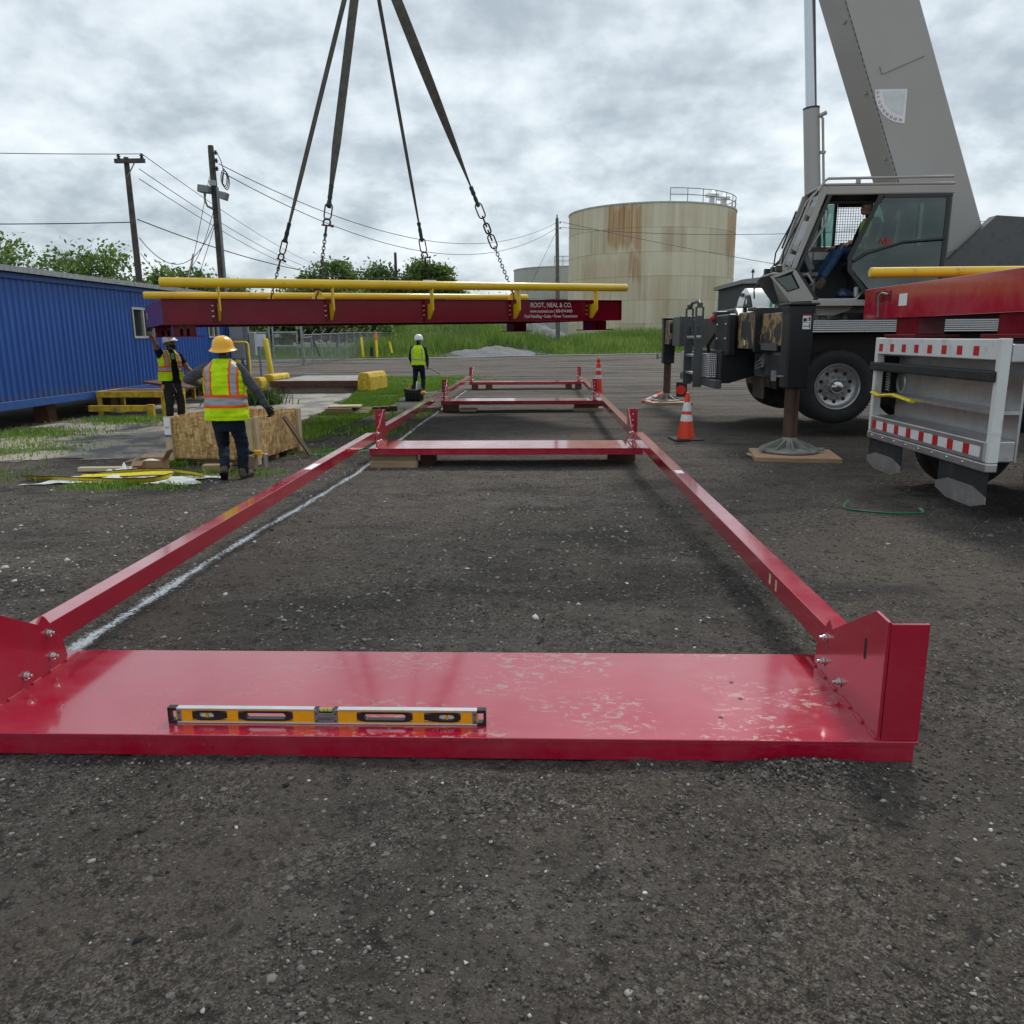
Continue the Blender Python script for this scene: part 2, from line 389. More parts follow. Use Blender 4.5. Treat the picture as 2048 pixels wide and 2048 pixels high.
simple('black_rubber', (.018, .018, .019), .75, var=.3, vs=10, dirt=(.07, .065, .06), dirt_amt=.25, ds=4, bump=.25, bs=60)
simple('tyre_tread', (.035, .033, .031), .9, var=.4, vs=8, dirt=(.11, .10, .09), dirt_amt=.5, ds=6, bump=.6, bs=50)
simple('crane_black', (.013, .014, .017), .42, var=.3, vs=3, dirt=(.035, .032, .03), dirt_amt=.2, ds=3, bump=.08, bs=30)
simple('crane_dark_grey', (.10, .105, .11), .45, .2, var=.25, vs=4, dirt=(.05, .045, .04), dirt_amt=.25, ds=4)
simple('crane_grey', (.38, .365, .33), .42, var=.08, vs=1.2, dirt=(.17, .155, .14), dirt_amt=.12, ds=2, coat=.15)
simple('boom_grey', (.37, .36, .335), .45, var=.06, vs=.8, coat=.15)
simple('float_grey', (.30, .30, .27), .5, .2, var=.25, vs=6)
simple('rod_chrome', (.55, .57, .60), .22, 1.0, var=.06, vs=.5)
simple('alu', (.56, .56, .56), .38, .85, var=.2, vs=5, dirt=(.25, .24, .23), dirt_amt=.2, ds=5)
simple('galvanised', (.34, .36, .37), .5, .6, var=.3, vs=9)
simple('steel_grey', (.23, .24, .25), .5, .4, var=.2, vs=4)
simple('ram_rust', (.115, .065, .045), .55, .35, var=.45, vs=3, dirt=(.05, .035, .03), dirt_amt=.4, ds=6)
simple('white_paint', (.74, .74, .72), .4, var=.1, vs=2, dirt=(.42, .40, .36), dirt_amt=.2, ds=3)
simple('paper_white', (.80, .80, .80), .7, var=.05)
simple('ink_black', (.015, .015, .015), .6, var=.1)
simple('red_tape', (.55, .012, .016), .35, var=.1)
simple('orange_vinyl', (.86, .058, .010), .42, var=.10, vs=4, dirt=(.4, .05, .02), dirt_amt=.1)
simple('orange_faded', (.75, .16, .06), .6, var=.15)
simple('white_reflect', (.78, .79, .80), .35, var=.12, vs=30)
simple('lens_red', (.5, .01, .02), .15, var=.05)
simple('paddle_red', (.80, .03, .01), .4, var=.05)
simple('plastic_black', (.016, .016, .017), .38, var=.3, vs=20)
simple('level_yellow', (.92, .40, .006), .33, var=.08, vs=20)
simple('level_grey', (.22, .22, .23), .4, .3, var=.15, vs=30)
simple('level_alu', (.72, .72, .71), .33, .6, var=.10, vs=14)
t = NT('vial'); t.base((.82, .74, .18)); t.rough(.08); t.b.inputs['Transmission Weight'].default_value = .45; t.b.inputs['IOR'].default_value = 1.4
t = NT('blue_sheet'); X = t.xyz()
st = t.ramp(t.noise(1.0, 5, .6, co=t.map((8, 8, .35))), [(.35, 0.0), (.75, 1.0)])
c = t.mix(t.math('MULTIPLY', st, .6), (.010, .075, .34), (.035, .13, .40)); low = t.math('ADD', X[2], t.math('MULTIPLY', t.noise(3, 5, .65), .5)); c = t.mix(t.ramp(low, [(.70, .75), (.98, 0.0)]), c, (.10, .085, .07)); ru = t.ramp(t.noise(1.0, 6, .7, co=t.map((2.5, 2.5, .5))), [(.64, 0.0), (.70, .8)]); c = t.mix(ru, c, (.10, .10, .14)); t.base(c); t.rough(.42)
simple('blue_trim', (.02, .09, .33), .5, var=.2)
simple('roof_dark', (.05, .055, .06), .6, var=.3)
simple('window_frame', (.45, .45, .43), .5, .3, var=.15)
simple('rust_brown', (.12, .045, .025), .75, var=.4, vs=8, bump=.3)
simple('cabinet_grey', (.33, .35, .36), .5, .2, var=.12, vs=2, dirt=(.22, .22, .21), dirt_amt=.2)
t = NT('dark_glass'); t.base((.02, .025, .025)); t.rough(.06); t.b.inputs['Specular IOR Level'].default_value = .8
t = NT('cab_glass'); t.base((.62, .82, .76)); t.rough(.03); t.b.inputs['IOR'].default_value = 1.45
tr = t.n('ShaderNodeBsdfTransparent'); tr.inputs[0].default_value = (.42, .56, .51, 1); gl = t.n('ShaderNodeBsdfGlossy'); gl.inputs[1].default_value = .03
fr = t.n('ShaderNodeFresnel'); fr.inputs[0].default_value = 1.5; ms = t.n('ShaderNodeMixShader')
t.l(t.math('ADD', fr.outputs[0], .05), ms.inputs[0]); t.l(tr.outputs[0], ms.inputs[1]); t.l(gl.outputs[0], ms.inputs[2]); t.l(ms.outputs[0], t.out.inputs[0])
t = NT('plastic_film'); t.base((.86, .87, .88)); t.rough(.22); tr = t.n('ShaderNodeBsdfTransparent'); ms = t.n('ShaderNodeMixShader'); ms.inputs[0].default_value = .88
t.l(tr.outputs[0], ms.inputs[1]); t.l(t.b.outputs[0], ms.inputs[2]); t.l(ms.outputs[0], t.out.inputs[0]); t.bump(t.noise(18, 5, .6), .8, .02)

def wood(name, a, b, sc=(3, 40, 40), knots=True):
    t = NT(name); n = t.noise(1.0, 5, .6, co=t.map(sc), dist=.5); m2 = t.noise(1.7, 3)
    c = t.mix(t.ramp(n, [(.3, 0.0), (.7, 1.0)]), a, b); c = t.mix(t.math('MULTIPLY', t.ramp(m2, [(.5, 0.0), (.75, 1.0)]), .45), c, tuple(x * .5 for x in a))
    t.base(c); t.rough(.8); t.bump(n, .35, .004)
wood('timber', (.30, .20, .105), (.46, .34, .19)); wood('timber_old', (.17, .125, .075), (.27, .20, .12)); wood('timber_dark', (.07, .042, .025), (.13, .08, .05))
wood('timber_pale', (.52, .42, .25), (.66, .57, .38)); wood('timber_z', (.44, .34, .20), (.62, .50, .31), (40, 40, 3)); wood('ply_edge', (.36, .22, .12), (.50, .33, .19))
t = NT('ply_face'); n = t.noise(1.0, 4, .6, co=t.map((4, 18, 4))); c = t.mix(t.ramp(n, [(.3, 0.0), (.7, 1.0)]), (.42, .26, .155), (.56, .37, .24)); t.base(c); t.rough(.7)
t = NT('osb'); v1 = t.vor(34, t.map((1, 1, .33), (0, .5, 0))); v2 = t.vor(42, t.map((.38, .38, 1), (.2, 0, .4)))
g = t.n('ShaderNodeRGBToBW'); t.l(v1.outputs['Color'], g.inputs[0]); g2 = t.n('ShaderNodeRGBToBW'); t.l(v2.outputs['Color'], g2.inputs[0])
k = t.math('ADD', t.math('MULTIPLY', g.outputs[0], .6), t.math('MULTIPLY', g2.outputs[0], .4))
c = t.ramp(k, [(.15, (.24, .125, .04)), (.42, (.46, .275, .10)), (.62, (.60, .39, .165)), (.85, (.78, .58, .30))])
t.base(c); t.rough(.75); t.bump(k, .4, .003)
simple('cardboard', (.27, .165, .095), .8, var=.12, vs=8)
simple('pole_wood', (.085, .074, .062), .9, var=.45, vs=5, bump=.5, bs=30)
simple('pole_wood_pale', (.15, .14, .125), .9, var=.35, vs=5, bump=.5, bs=30)
simple('wire_black', (.02, .02, .022), .6, var=.1)
simple('strap_green', (.02, .22, .12), .45, var=.15)
simple('strap_yellow', (.85, .66, .008), .6, var=.15, vs=30, dirt=(.15, .11, .02), dirt_amt=.15, ds=25, bump=.4, bs=300)
simple('bollard_yellow', (.86, .60, .012), .42, var=.10, vs=2, dirt=(.5, .32, .03), dirt_amt=.15)

# rusty tank: plates with their own amount of rust, streaks running down
def tankmat(name, rustamt, base0, base1):
    t = NT(name); X = t.xyz(); ang = t.math('ARCTAN2', X[1], X[0])
    cb = t.n('ShaderNodeCombineXYZ'); t.l(t.math('MULTIPLY', ang, 10.0), cb.inputs[0]); t.l(X[2], cb.inputs[2])
    st = t.noise(1.0, 7, .62, co=t.map((1.5, 1, .06), co=cb.outputs[0])); st2 = t.noise(1.0, 5, .6, co=t.map((4.5, 1, .10), co=cb.outputs[0])); bl = t.noise(.35, 5, .6, co=cb.outputs[0])
    row = t.math('FLOOR', t.math('DIVIDE', X[2], 2.45)); offs = t.math('MULTIPLY', row, 1.37)
    cell = t.math('FLOOR', t.math('ADD', t.math('DIVIDE', t.math('MULTIPLY', ang, 10.0), 2.9), offs))
    c2 = t.n('ShaderNodeCombineXYZ'); t.l(cell, c2.inputs[0]); t.l(row, c2.inputs[1]); wnz = t.n('ShaderNodeTexWhiteNoise'); t.l(c2.outputs[0], wnz.inputs[0])
    c = t.mix(t.ramp(st2, [(.25, 0.0), (.75, 1.0)]), base0, base1)
    k = t.math('ADD', t.math('MULTIPLY', st, .75), t.math('MULTIPLY', t.ramp(wnz.outputs[0], [(.35, 0.0), (1.0, 1.0)]), .22)); k = t.math('ADD', k, t.math('MULTIPLY', bl, .28))
    c = t.mix(t.math('MULTIPLY', t.ramp(k, [(.46, 0.0), (.80, 1.0)]), rustamt), c, (.36, .235, .115))
    c = t.mix(t.math('MULTIPLY', t.ramp(k, [(.72, 0.0), (.95, 1.0)]), rustamt), c, (.235, .09, .03))
    dk = t.ramp(t.noise(1.0, 5, .6, co=t.map((2.6, 1, .03), co=cb.outputs[0])), [(.55, 0.0), (.72, 1.0)])
    c = t.mix(t.math('MULTIPLY', dk, .16 if rustamt > .3 else .30), c, (.16, .15, .12))
    if rustamt > .3:
        deg = t.math('MULTIPLY', ang, 57.2958); jt = t.math('MULTIPLY', t.math('SUBTRACT', st2, .5), 9.0); jz = t.math('MULTIPLY', t.math('SUBTRACT', st, .5), 5.0)
        def rng_(v, lo, hi, soft): return t.math('MINIMUM', t.ramp(t.math('DIVIDE', t.math('SUBTRACT', v, lo - soft), 2 * soft), [(0, 0.0), (1, 1.0)]), t.ramp(t.math('DIVIDE', t.math('SUBTRACT', hi + soft, v), 2 * soft), [(0, 0.0), (1, 1.0)]))
        tot = None
        for (a0, a1, z0, z1, s_) in ((-127, -103, 10.0, 14.6, .9), (-111, -103.5, 7.2, 9.7, .8), (-38, -8, 9.8, 14.6, .8), (-150, -112, 5.0, 9.0, .35), (-95, -88, 2.0, 7.2, .3)):
            m_ = t.math('MULTIPLY', t.math('MULTIPLY', rng_(t.math('ADD', deg, jt), a0, a1, 1.2), rng_(t.math('ADD', X[2], jz), z0, z1, .5)), s_); tot = m_ if tot is None else t.math('MAXIMUM', tot, m_)
        c = t.mix(t.math('MULTIPLY', tot, t.ramp(st2, [(.25, .25), (.62, 1.0)])), c, t.mix(t.ramp(st2, [(.4, 0.0), (.65, 1.0)]), (.50, .27, .10), (.33, .135, .045)))
    t.base(c); t.rough(.75)
tankmat('tank_rust', .42, (.68, .60, .43), (.76, .685, .52)); tankmat('tank_pale', .18, (.36, .37, .34), (.56, .57, .54))
simple('tank_white', (.72, .73, .71), .4, var=.06, vs=1)
simple('shed_dark', (.03, .035, .045), .6, var=.3)
simple('green_print', (.02, .30, .17), .5, var=.05)
simple('asphalt_roof', (.25, .25, .25), .7, var=.2)

def leafmat(name, a, b, c_):
    t = NT(name); k = t.attr('tint'); t.base(t.ramp(k, [(0.0, a), (.6, b), (1.0, c_)])); t.rough(.6)
    tl = t.n('ShaderNodeBsdfTranslucent'); t.l(t.ramp(k, [(0.0, a), (.6, b), (1.0, c_)]), tl.inputs[0]); ms = t.n('ShaderNodeMixShader'); ms.inputs[0].default_value = .3
    t.l(t.b.outputs[0], ms.inputs[1]); t.l(tl.outputs[0], ms.inputs[2]); t.l(ms.outputs[0], t.out.inputs[0])
leafmat('tall_grass', (.085, .16, .022), (.18, .30, .045), (.36, .40, .13))
leafmat('short_grass', (.08, .17, .012), (.17, .31, .025), (.34, .40, .10))
leafmat('leaves_dark', (.045, .085, .018), (.095, .17, .035), (.16, .25, .06))
leafmat('leaves_mid', (.065, .12, .022), (.14, .23, .045), (.23, .32, .09))
leafmat('leaves_olive', (.06, .08, .02), (.14, .17, .04), (.24, .26, .08))
simple('grass_soil', (.05, .075, .022), .95, var=.5, vs=3, dirt=(.06, .05, .035), dirt_amt=.4, ds=1.5)
simple('bark', (.06, .05, .04), .9, var=.4, vs=6)

# clothing, skin
def cloth(name, col, rough=.85, var=.25, bump=.5, bs=26, st=.012):
    t = NT(name); n = t.noise(7, 5, .6); w_ = t.noise(bs, 4, .55, co=t.map((1, 1, .45)), dist=.8)
    t.base(t.mix(t.ramp(n, [(.3, 0.0), (.7, 1.0)]), tuple(x * (1 - var) for x in col), tuple(min(1, x * (1 + var * .5)) for x in col)))
    t.rough(rough); t.bump(w_, bump, st); t.b.inputs['Specular IOR Level'].default_value = .25
cloth('hi_vis', (.60, .88, .004), .7, .18, .9, 11, .03); cloth('hi_vis_orange', (.90, .115, .012), .7, .1); cloth('vest_silver', (.36, .37, .39), .35, .1)
cloth('jeans_dark', (.010, .016, .028), .9, .4, .6, 16, .02); cloth('jeans_blue', (.035, .075, .15), .9, .35, .5, 30); cloth('shirt_grey', (.075, .078, .088), .9, .25, .6, 14, .02)
cloth('shirt_black', (.010, .011, .016), .85, .3, .5, 14, .02); cloth('pants_charcoal', (.028, .028, .029), .9, .3, .5, 16, .02); cloth('glove_black', (.014, .014, .014), .7, .3, .3, 60)
cloth('boot_brown', (.11, .085, .065), .8, .35, .4, 40); cloth('boot_black', (.013, .013, .013), .6, .3, .3, 40); cloth('sole_dark', (.03, .022, .018), .8, .3)
cloth('tee_blue', (.30, .36, .38), .8, .1)
simple('skin', (.42, .22, .145), .5, var=.12, vs=20); simple('skin_tan', (.24, .12, .075), .5, var=.12, vs=20); simple('hair_dark', (.012, .010, .009), .6, var=.4, vs=60)
simple('hat_yellow', (.92, .45, .004), .30, var=.05, vs=3, coat=.3); simple('hat_white', (.80, .80, .80), .32, var=.04, coat=.3); simple('hat_blue', (.02, .04, .10), .3, var=.1)
simple('bag_black', (.012, .012, .013), .8, var=.4, vs=30, bump=.5)
simple('tool_yellow', (.82, .40, .01), .4, var=.1)
simple('can_white', (.7, .7, .72), .35, var=.05)
simple('seat_black', (.02, .02, .022), .7, var=.2)
# worn outrigger paint: primer showing in scraped patches
t = NT('outrigger_worn'); X = t.xyz()
n = t.noise(2.3, 4, .55, co=t.map((1, 1.2, .9))); e_ = t.ramp(n, [(.50, 0.0), (.525, 1.0), (.575, 1.0), (.60, 0.0)]); i_ = t.ramp(n, [(.575, 0.0), (.60, 1.0)])
c = t.mix(e_, (.022, .023, .026), (.34, .225, .09)); c = t.mix(i_, c, (.095, .055, .03)); c = t.mix(t.math('MULTIPLY', t.ramp(n, [(.68, 0.0), (.72, 1.0)]), 1.0), c, (.03, .03, .032)); t.base(c); t.rough(.5)
# diamond tread plate
t = NT('tread_plate'); X = t.xyz()
a = t.math('SINE', t.math('MULTIPLY', t.math('ADD', X[0], X[2]), 95.0)); b = t.math('SINE', t.math('MULTIPLY', t.math('SUBTRACT', X[0], X[2]), 95.0))
t.base((.42, .42, .42)); t.metal(.75); t.rough(.36); t.bump(t.math('MULTIPLY', a, b), .9, .006)
simple('mesh_dark', (.02, .02, .022), .5)

# ------------------------------------------------------------ the setting
# yard: one sheet to the horizon, fine near the camera
def axis(lo, hi, fine_lo, fine_hi, d0, growth):
    a = list(np.arange(fine_lo, fine_hi, d0)); d = d0; x = fine_hi
    while x < hi: a.append(x); d *= growth; x += d
    a.append(hi); d = d0; x = fine_lo - d0; b = []
    while x > lo: b.append(x); d *= growth; x -= d
    b.append(lo); return np.array(b[::-1] + a)
def grid_sheet(name, xs, ys, hf, mat, smooth=True):
    gx, gy = np.meshgrid(xs, ys); v = np.stack([gx.ravel(), gy.ravel(), hf(gx, gy).ravel()], 1)
    nx, ny = len(xs), len(ys); i = (np.arange(ny - 1)[:, None] * nx + np.arange(nx - 1)[None]).ravel()
    return np_mesh(name, v, np.stack([i, i + 1, i + 1 + nx, i + nx], 1), mat, 4, smooth)
def yard_h(x, y):
    near = 1 - smooth(7, 16, y)
    n = .008 * vnoise(x, y, .55, 1) + near * (.007 * vnoise(x, y, .19, 2) + .005 * vnoise(x, y, .075, 3) + .004 * vnoise(x, y, .04, 4)) + .015 * vnoise(x, y, 2.6, 5) * smooth(5, 9, y)
    ridge = .018 * np.exp(-((y - 8.6 + .22 * (x - 3)) / .12) ** 2) * smooth(1.6, 2.4, x)
    pile = .032 * np.exp(-(((x - .95) / .17) ** 2 + ((y - 2.64) / .05) ** 2))
    flat = np.exp(-((y - 3.09) / .42) ** 4) * (1 - smooth(1.2, 1.5, x)) * .012
    return gz(x, y) + n + ridge + pile - flat
xs = axis(-900, 900, -2.6, 2.4, .022, 1.035); ys = axis(-30, 1800, .8, 6.5, .022, 1.016)
yard = grid_sheet('yard_ground', xs, ys, yard_h, 'yard_gravel'); yard['kind'] = 'structure'

# loose stones: nobody could count them
def ico():
    t = (1 + 5 ** .5) / 2
    v = np.array([(-1, t, 0), (1, t, 0), (-1, -t, 0), (1, -t, 0), (0, -1, t), (0, 1, t), (0, -1, -t), (0, 1, -t), (t, 0, -1), (t, 0, 1), (-t, 0, -1), (-t, 0, 1)], float)
    f = np.array([(0, 11, 5), (0, 5, 1), (0, 1, 7), (0, 7, 10), (0, 10, 11), (1, 5, 9), (5, 11, 4), (11, 10, 2), (10, 7, 6), (7, 1, 8), (3, 9, 4), (3, 4, 2), (3, 2, 6), (3, 6, 8), (3, 8, 9), (4, 9, 5), (2, 4, 11), (6, 2, 10), (8, 6, 7), (9, 8, 1)])
    return v / np.linalg.norm(v[0]), f
IV, IF = ico()
def stones(name, px, py, sz, tint, label, hf=yard_h, mat='pebbles', cat='stones', zoff=.15):
    n = len(px); v = IV[None] * (1 + rng.uniform(-.42, .38, (n, 12, 1))) * sz[:, None, None] * rng.uniform(.55, 1.35, (n, 1, 3))
    v[:, :, 2] *= .68; a = rng.uniform(0, 6.28, n); ca, sa = np.cos(a)[:, None], np.sin(a)[:, None]
    x = v[:, :, 0] * ca - v[:, :, 1] * sa; y = v[:, :, 0] * sa + v[:, :, 1] * ca
    v = np.stack([x + px[:, None], y + py[:, None], v[:, :, 2] + (hf(px, py) + sz * zoff)[:, None]], 2).reshape(-1, 3)
    f = (IF[None] + 12 * np.arange(n)[:, None, None]).reshape(-1, 3)
    o = np_mesh(name, v, f, mat, 3, False, {'tint': np.repeat(tint, 12)})
    return tag(o, label, cat, kind='stuff')
n = 82000
py = 1.25 + 11 * rng.random(n) ** 1.9; px = rng.uniform(-1, 1, n) * (py * .68 + .5)
den = vnoise(px, py, .5, 21) + .6 * vnoise(px, py, .16, 22) + .5 * vnoise(px, py, 1.6, 23)
keep = den > rng.uniform(-1.1, .9, n); px, py = px[keep], py[keep]; n = len(px)
keep = ~((py > 2.66) & (py < 3.52) & (px < 1.4)); px, py = px[keep], py[keep]; n = len(px)
sz = .0022 + .0050 * rng.random(n) ** 3 + .010 * (rng.random(n) > .992) * rng.random(n); sz *= 1 + .08 * py
ti = np.clip(rng.normal(.36, .22, n), 0, .85); wht = rng.random(n) > .982; ti[wht] = rng.uniform(.8, 1, wht.sum())
stones('loose_stones', px, py, sz, ti, 'dark grey and pale loose stones scattered over the yard')
# heap of dark crumbs against the near beam's right end
n = 1100; px = .95 + .20 * rng.normal(size=n); py = 2.60 + .06 * rng.normal(size=n); k = py < 2.682; px, py = px[k], py[k]; n = len(px)
stones('soil_crumbs', px, py, .002 + .007 * rng.random(n) ** 3, np.clip(rng.normal(.28, .18, n), 0, .9), 'dark soil crumbs heaped against the near beam at its right end', zoff=.4)
# white limestone patches inside the frame
n = 3600; cxs = rng.choice([.1, .35, -.1, -.7, .9, -1.3], n); cys = np.array([4.1, 4.4, 6.4, 7.2, 8.6, 5.6])[np.searchsorted(np.sort([.1, .35, -.1, -.7, .9, -1.3]), cxs) % 6]
px = cxs + .9 * rng.normal(size=n); py = np.maximum(3.6, cys + 1.1 * rng.normal(size=n)); k = (px > -3) & (px < 3); px, py = px[k], py[k]; n = len(px)
stones('pale_stones', px, py, .003 + .015 * rng.random(n) ** 5, np.clip(rng.normal(.62, .16, n), .3, 1), 'pale limestone chips pressed into the yard between the red rails')
n = 9000; px = rng.uniform(-5.5, -2.2, n); py = rng.uniform(4.5, 13, n); k = vnoise(px, py, .8, 31) + .5 * vnoise(px, py, .25, 32) > rng.uniform(-.8, 1, n); px, py = px[k], py[k]; n = len(px)
stones('rubble_stones', px, py, .004 + .016 * rng.random(n) ** 4, np.clip(rng.normal(.6, .2, n), 0, 1), 'mixed grey rubble on the rough ground left of the frame')

def sheet_poly(name, pts, dz, mat, sub=.35, hf=None, kind='structure'):
    """flat irregular sheet following the yard"""
    P = np.array(pts, float); x0, y0 = P.min(0); x1, y1 = P.max(0)
    xs = np.arange(x0, x1 + sub, sub); ys = np.arange(y0, y1 + sub, sub)
    def inside(x, y):
        c = np.zeros(x.shape, bool)
        for (ax, ay), (bx, by) in zip(P, np.roll(P, -1, 0)):
            k = ((ay > y) != (by > y)) & (x < (bx - ax) * (y - ay) / (by - ay + 1e-12) + ax); c ^= k
        return c
    gx, gy = np.meshgrid(xs, ys); wx = gx + .22 * vnoise(gx, gy, .7, 41); wy = gy + .22 * vnoise(gx, gy, .7, 42)
    ok = inside(wx, wy); v = np.stack([gx.ravel(), gy.ravel(), (yard_h(gx, gy) + dz).ravel()], 1)
    nx = len(xs); fs = []
    for j in range(len(ys) - 1):
        for i in range(nx - 1):
            if ok[j, i] or ok[j, i + 1] or ok[j + 1, i]:
                a = j * nx + i; fs.append((a, a + 1, a + nx + 1, a + nx))
    o = np_mesh(name, v, np.array(fs), mat, 4, True)
    if kind: o['kind'] = kind
    return o, inside
sheet_poly('concrete_slab', [(-9.9, 10.6), (-5.6, 11.4), (-5.3, 12.6), (-4.95, 15), (-5.1, 18.5), (-5.3, 21), (-5.6, 24.4), (-9.3, 24.4), (-9.9, 20)], .007, 'concrete', .16)

# grass: blades in one mesh each
def blades(name, px, py, hz, h, w, mat, label, tint_mu=.5, lean=.35, seg=2):
    n = len(px); a = rng.uniform(0, 2 * np.pi, n); ln = np.abs(rng.normal(0, lean, n)); la = rng.uniform(0, 2 * np.pi, n)
    hh = h * rng.uniform(.45, 1.1, n); ww = w * rng.uniform(.6, 1.3, n); dx, dy = np.cos(a) * ww / 2, np.sin(a) * ww / 2
    ox, oy = np.cos(la) * ln * hh, np.sin(la) * ln * hh; z0 = hz
    P = np.zeros((n, 5, 3)); P[:, 0] = np.stack([px - dx, py - dy, z0 - .02], 1); P[:, 1] = np.stack([px + dx, py + dy, z0 - .02], 1)
    P[:, 2] = np.stack([px + ox * .4 + dx * .8, py + oy * .4 + dy * .8, z0 + hh * .6], 1); P[:, 3] = np.stack([px + ox * .4 - dx * .8, py + oy * .4 - dy * .8, z0 + hh * .6], 1)
    P[:, 4] = np.stack([px + ox, py + oy, z0 + hh * (1 - .3 * ln)], 1)
    b = 5 * np.arange(n)[:, None]; f = np.concatenate([b + np.array([[0, 1, 2]]), b + np.array([[0, 2, 3]]), b + np.array([[3, 2, 4]])])
    ti = np.clip(rng.normal(tint_mu, .22, n) + .25 * vnoise(px, py, 2.5, 77), 0, 1)
    o = np_mesh(name, P.reshape(-1, 3), f, mat, 3, False, {'tint': np.repeat(ti, 5)})
    return tag(o, label, 'grass', kind='stuff')
strip = [(-5.0, 12.2), (-4.1, 12.3), (-3.75, 13.5), (-3.7, 16), (-3.7, 19), (-3.75, 22), (-3.3, 25.5), (-2.9, 29), (-3.4, 31), (-5.6, 31), (-5.6, 24.5), (-5.1, 21), (-4.75, 16)]
_, ins = sheet_poly('grass_strip_soil', strip, .011, 'grass_soil', .2)
def scatter(poly, n, seed):
    g = np.random.default_rng(seed); P = np.array(poly); x = g.uniform(P[:, 0].min(), P[:, 0].max(), n); y = g.uniform(P[:, 1].min(), P[:, 1].max(), n)
    c = np.zeros(n, bool)
    for (ax, ay), (bx, by) in zip(P, np.roll(P, -1, 0)): c ^= ((ay > y) != (by > y)) & (x < (bx - ax) * (y - ay) / (by - ay + 1e-12) + ax)
    return x[c], y[c]
gx_, gy_ = scatter(strip, 70000, 5); k = vnoise(gx_, gy_, .9, 51) + .5 * vnoise(gx_, gy_, .3, 52) > -.75 + .5 * smooth(-4.0, -3.5, gx_); gx_, gy_ = gx_[k], gy_[k]
gh = .055 + .05 * np.clip(vnoise(gx_, gy_, .8, 53), 0, 1) + .0028 * (gy_ - 12)
blades('grass_strip', gx_, gy_, yard_h(gx_, gy_), gh, .011 + .0006 * gy_, 'short_grass', 'short green grass strip running beside the frame past the crate')
px, py = [], []
for (cx_, cy_, rx, ry, m) in ((-4.95, 8.85, .35, .25, 600), (-4.2, 8.8, .25, .16, 160), (-3.55, 9.85, .5, .3, 160), (-4.3, 9.8, .5, .3, 200), (-5.0, 10.6, .22, .2, 900), (-8.6, 16.6, .9, .7, 1500), (-9.2, 14.2, 1.0, .8, 1500), (-3.1, 11.7, .5, .3, 350), (-3.0, 14.5, .5, .9, 700), (-2.9, 17.5, .4, .8, 500),
                              (-7.2, 9.4, .9, .7, 700), (-8.2, 12.0, 1.0, .9, 1000), (-9.5, 11.6, 1.0, 1.2, 1200), (-8.4, 23.2, .6, .5, 1200), (-8.6, 31.0, 1.6, 1.8, 5000), (-5.6, 32.5, 2.2, 1.2, 4000)):
    px.append(cx_ + rx * rng.normal(size=m) * .6); py.append(cy_ + ry * rng.normal(size=m) * .6)
px, py = np.concatenate(px), np.concatenate(py)
blades('weed_patches', px, py, yard_h(px, py), .05 + .05 * rng.random(len(px)) + .003 * np.clip(py - 9, 0, 30), .010 + .0006 * py, 'short_grass', 'ragged weeds and grass tufts on the dirt around the crate and steps', .55, .6)

# grassy bank behind the yard
def bank_edge(x): return 60 + .32 * np.clip(x, -40, 60) + 1.0 * vnoise(x, x * 0, 6, 61)
def bank_h(x, y):
    d = y - bank_edge(x); hill = 1.7 * np.exp(-((x + 7.5) / 6.0) ** 2) * smooth(5, 16, d)
    return gz(x, y) - .02 + .9 * smooth(0, 12, d) * (.15 + .85 * smooth(-17, -11, x)) + hill + .10 * vnoise(x, y, 3, 62) * smooth(0, 4, d) - .12 * (d < 0)
xs = np.arange(-150, 170, 1.6); yy = np.concatenate([np.arange(0, 24, .8), np.arange(24, 120, 6)])
gx, gd = np.meshgrid(xs, yy); gy = gd + bank_edge(gx); v = np.stack([gx.ravel(), gy.ravel(), bank_h(gx, gy).ravel()], 1); nx = len(xs)
i = (np.arange(len(yy) - 1)[:, None] * nx + np.arange(nx - 1)[None]).ravel()
np_mesh('grass_bank', v, np.stack([i, i + 1, i + 1 + nx, i + nx], 1), 'grass_soil', 4, True)['kind'] = 'structure'
n = 95000; px = rng.uniform(-45, 62, n); d = rng.random(n) ** 1.5 * 20; py = bank_edge(px) + d
mound = ((px + 3.1) / 4.2) ** 2 + ((d - 1.5) / 4.0) ** 2
k = (mound > 1 + .6 * vnoise(px, py, 1.2, 63)) & (vnoise(px, py, 1.5, 64) > -.85); k &= ~((px < -13.5) & (d > 4)); px, py, d = px[k], py[k], d[k]
hh = (.25 + 1.1 * smooth(.3, 4, d) * (.75 + .45 * vnoise(px, py, 3.5, 65))); path = np.exp(-((px + 1.5 - .25 * d) / 2.2) ** 2) * (d > 3); hh *= 1 - .6 * path
blades('tall_grass', px, py, bank_h(px, py), hh, .055, 'tall_grass', 'tall green grass covering the bank beyond the yard', .45, .3)
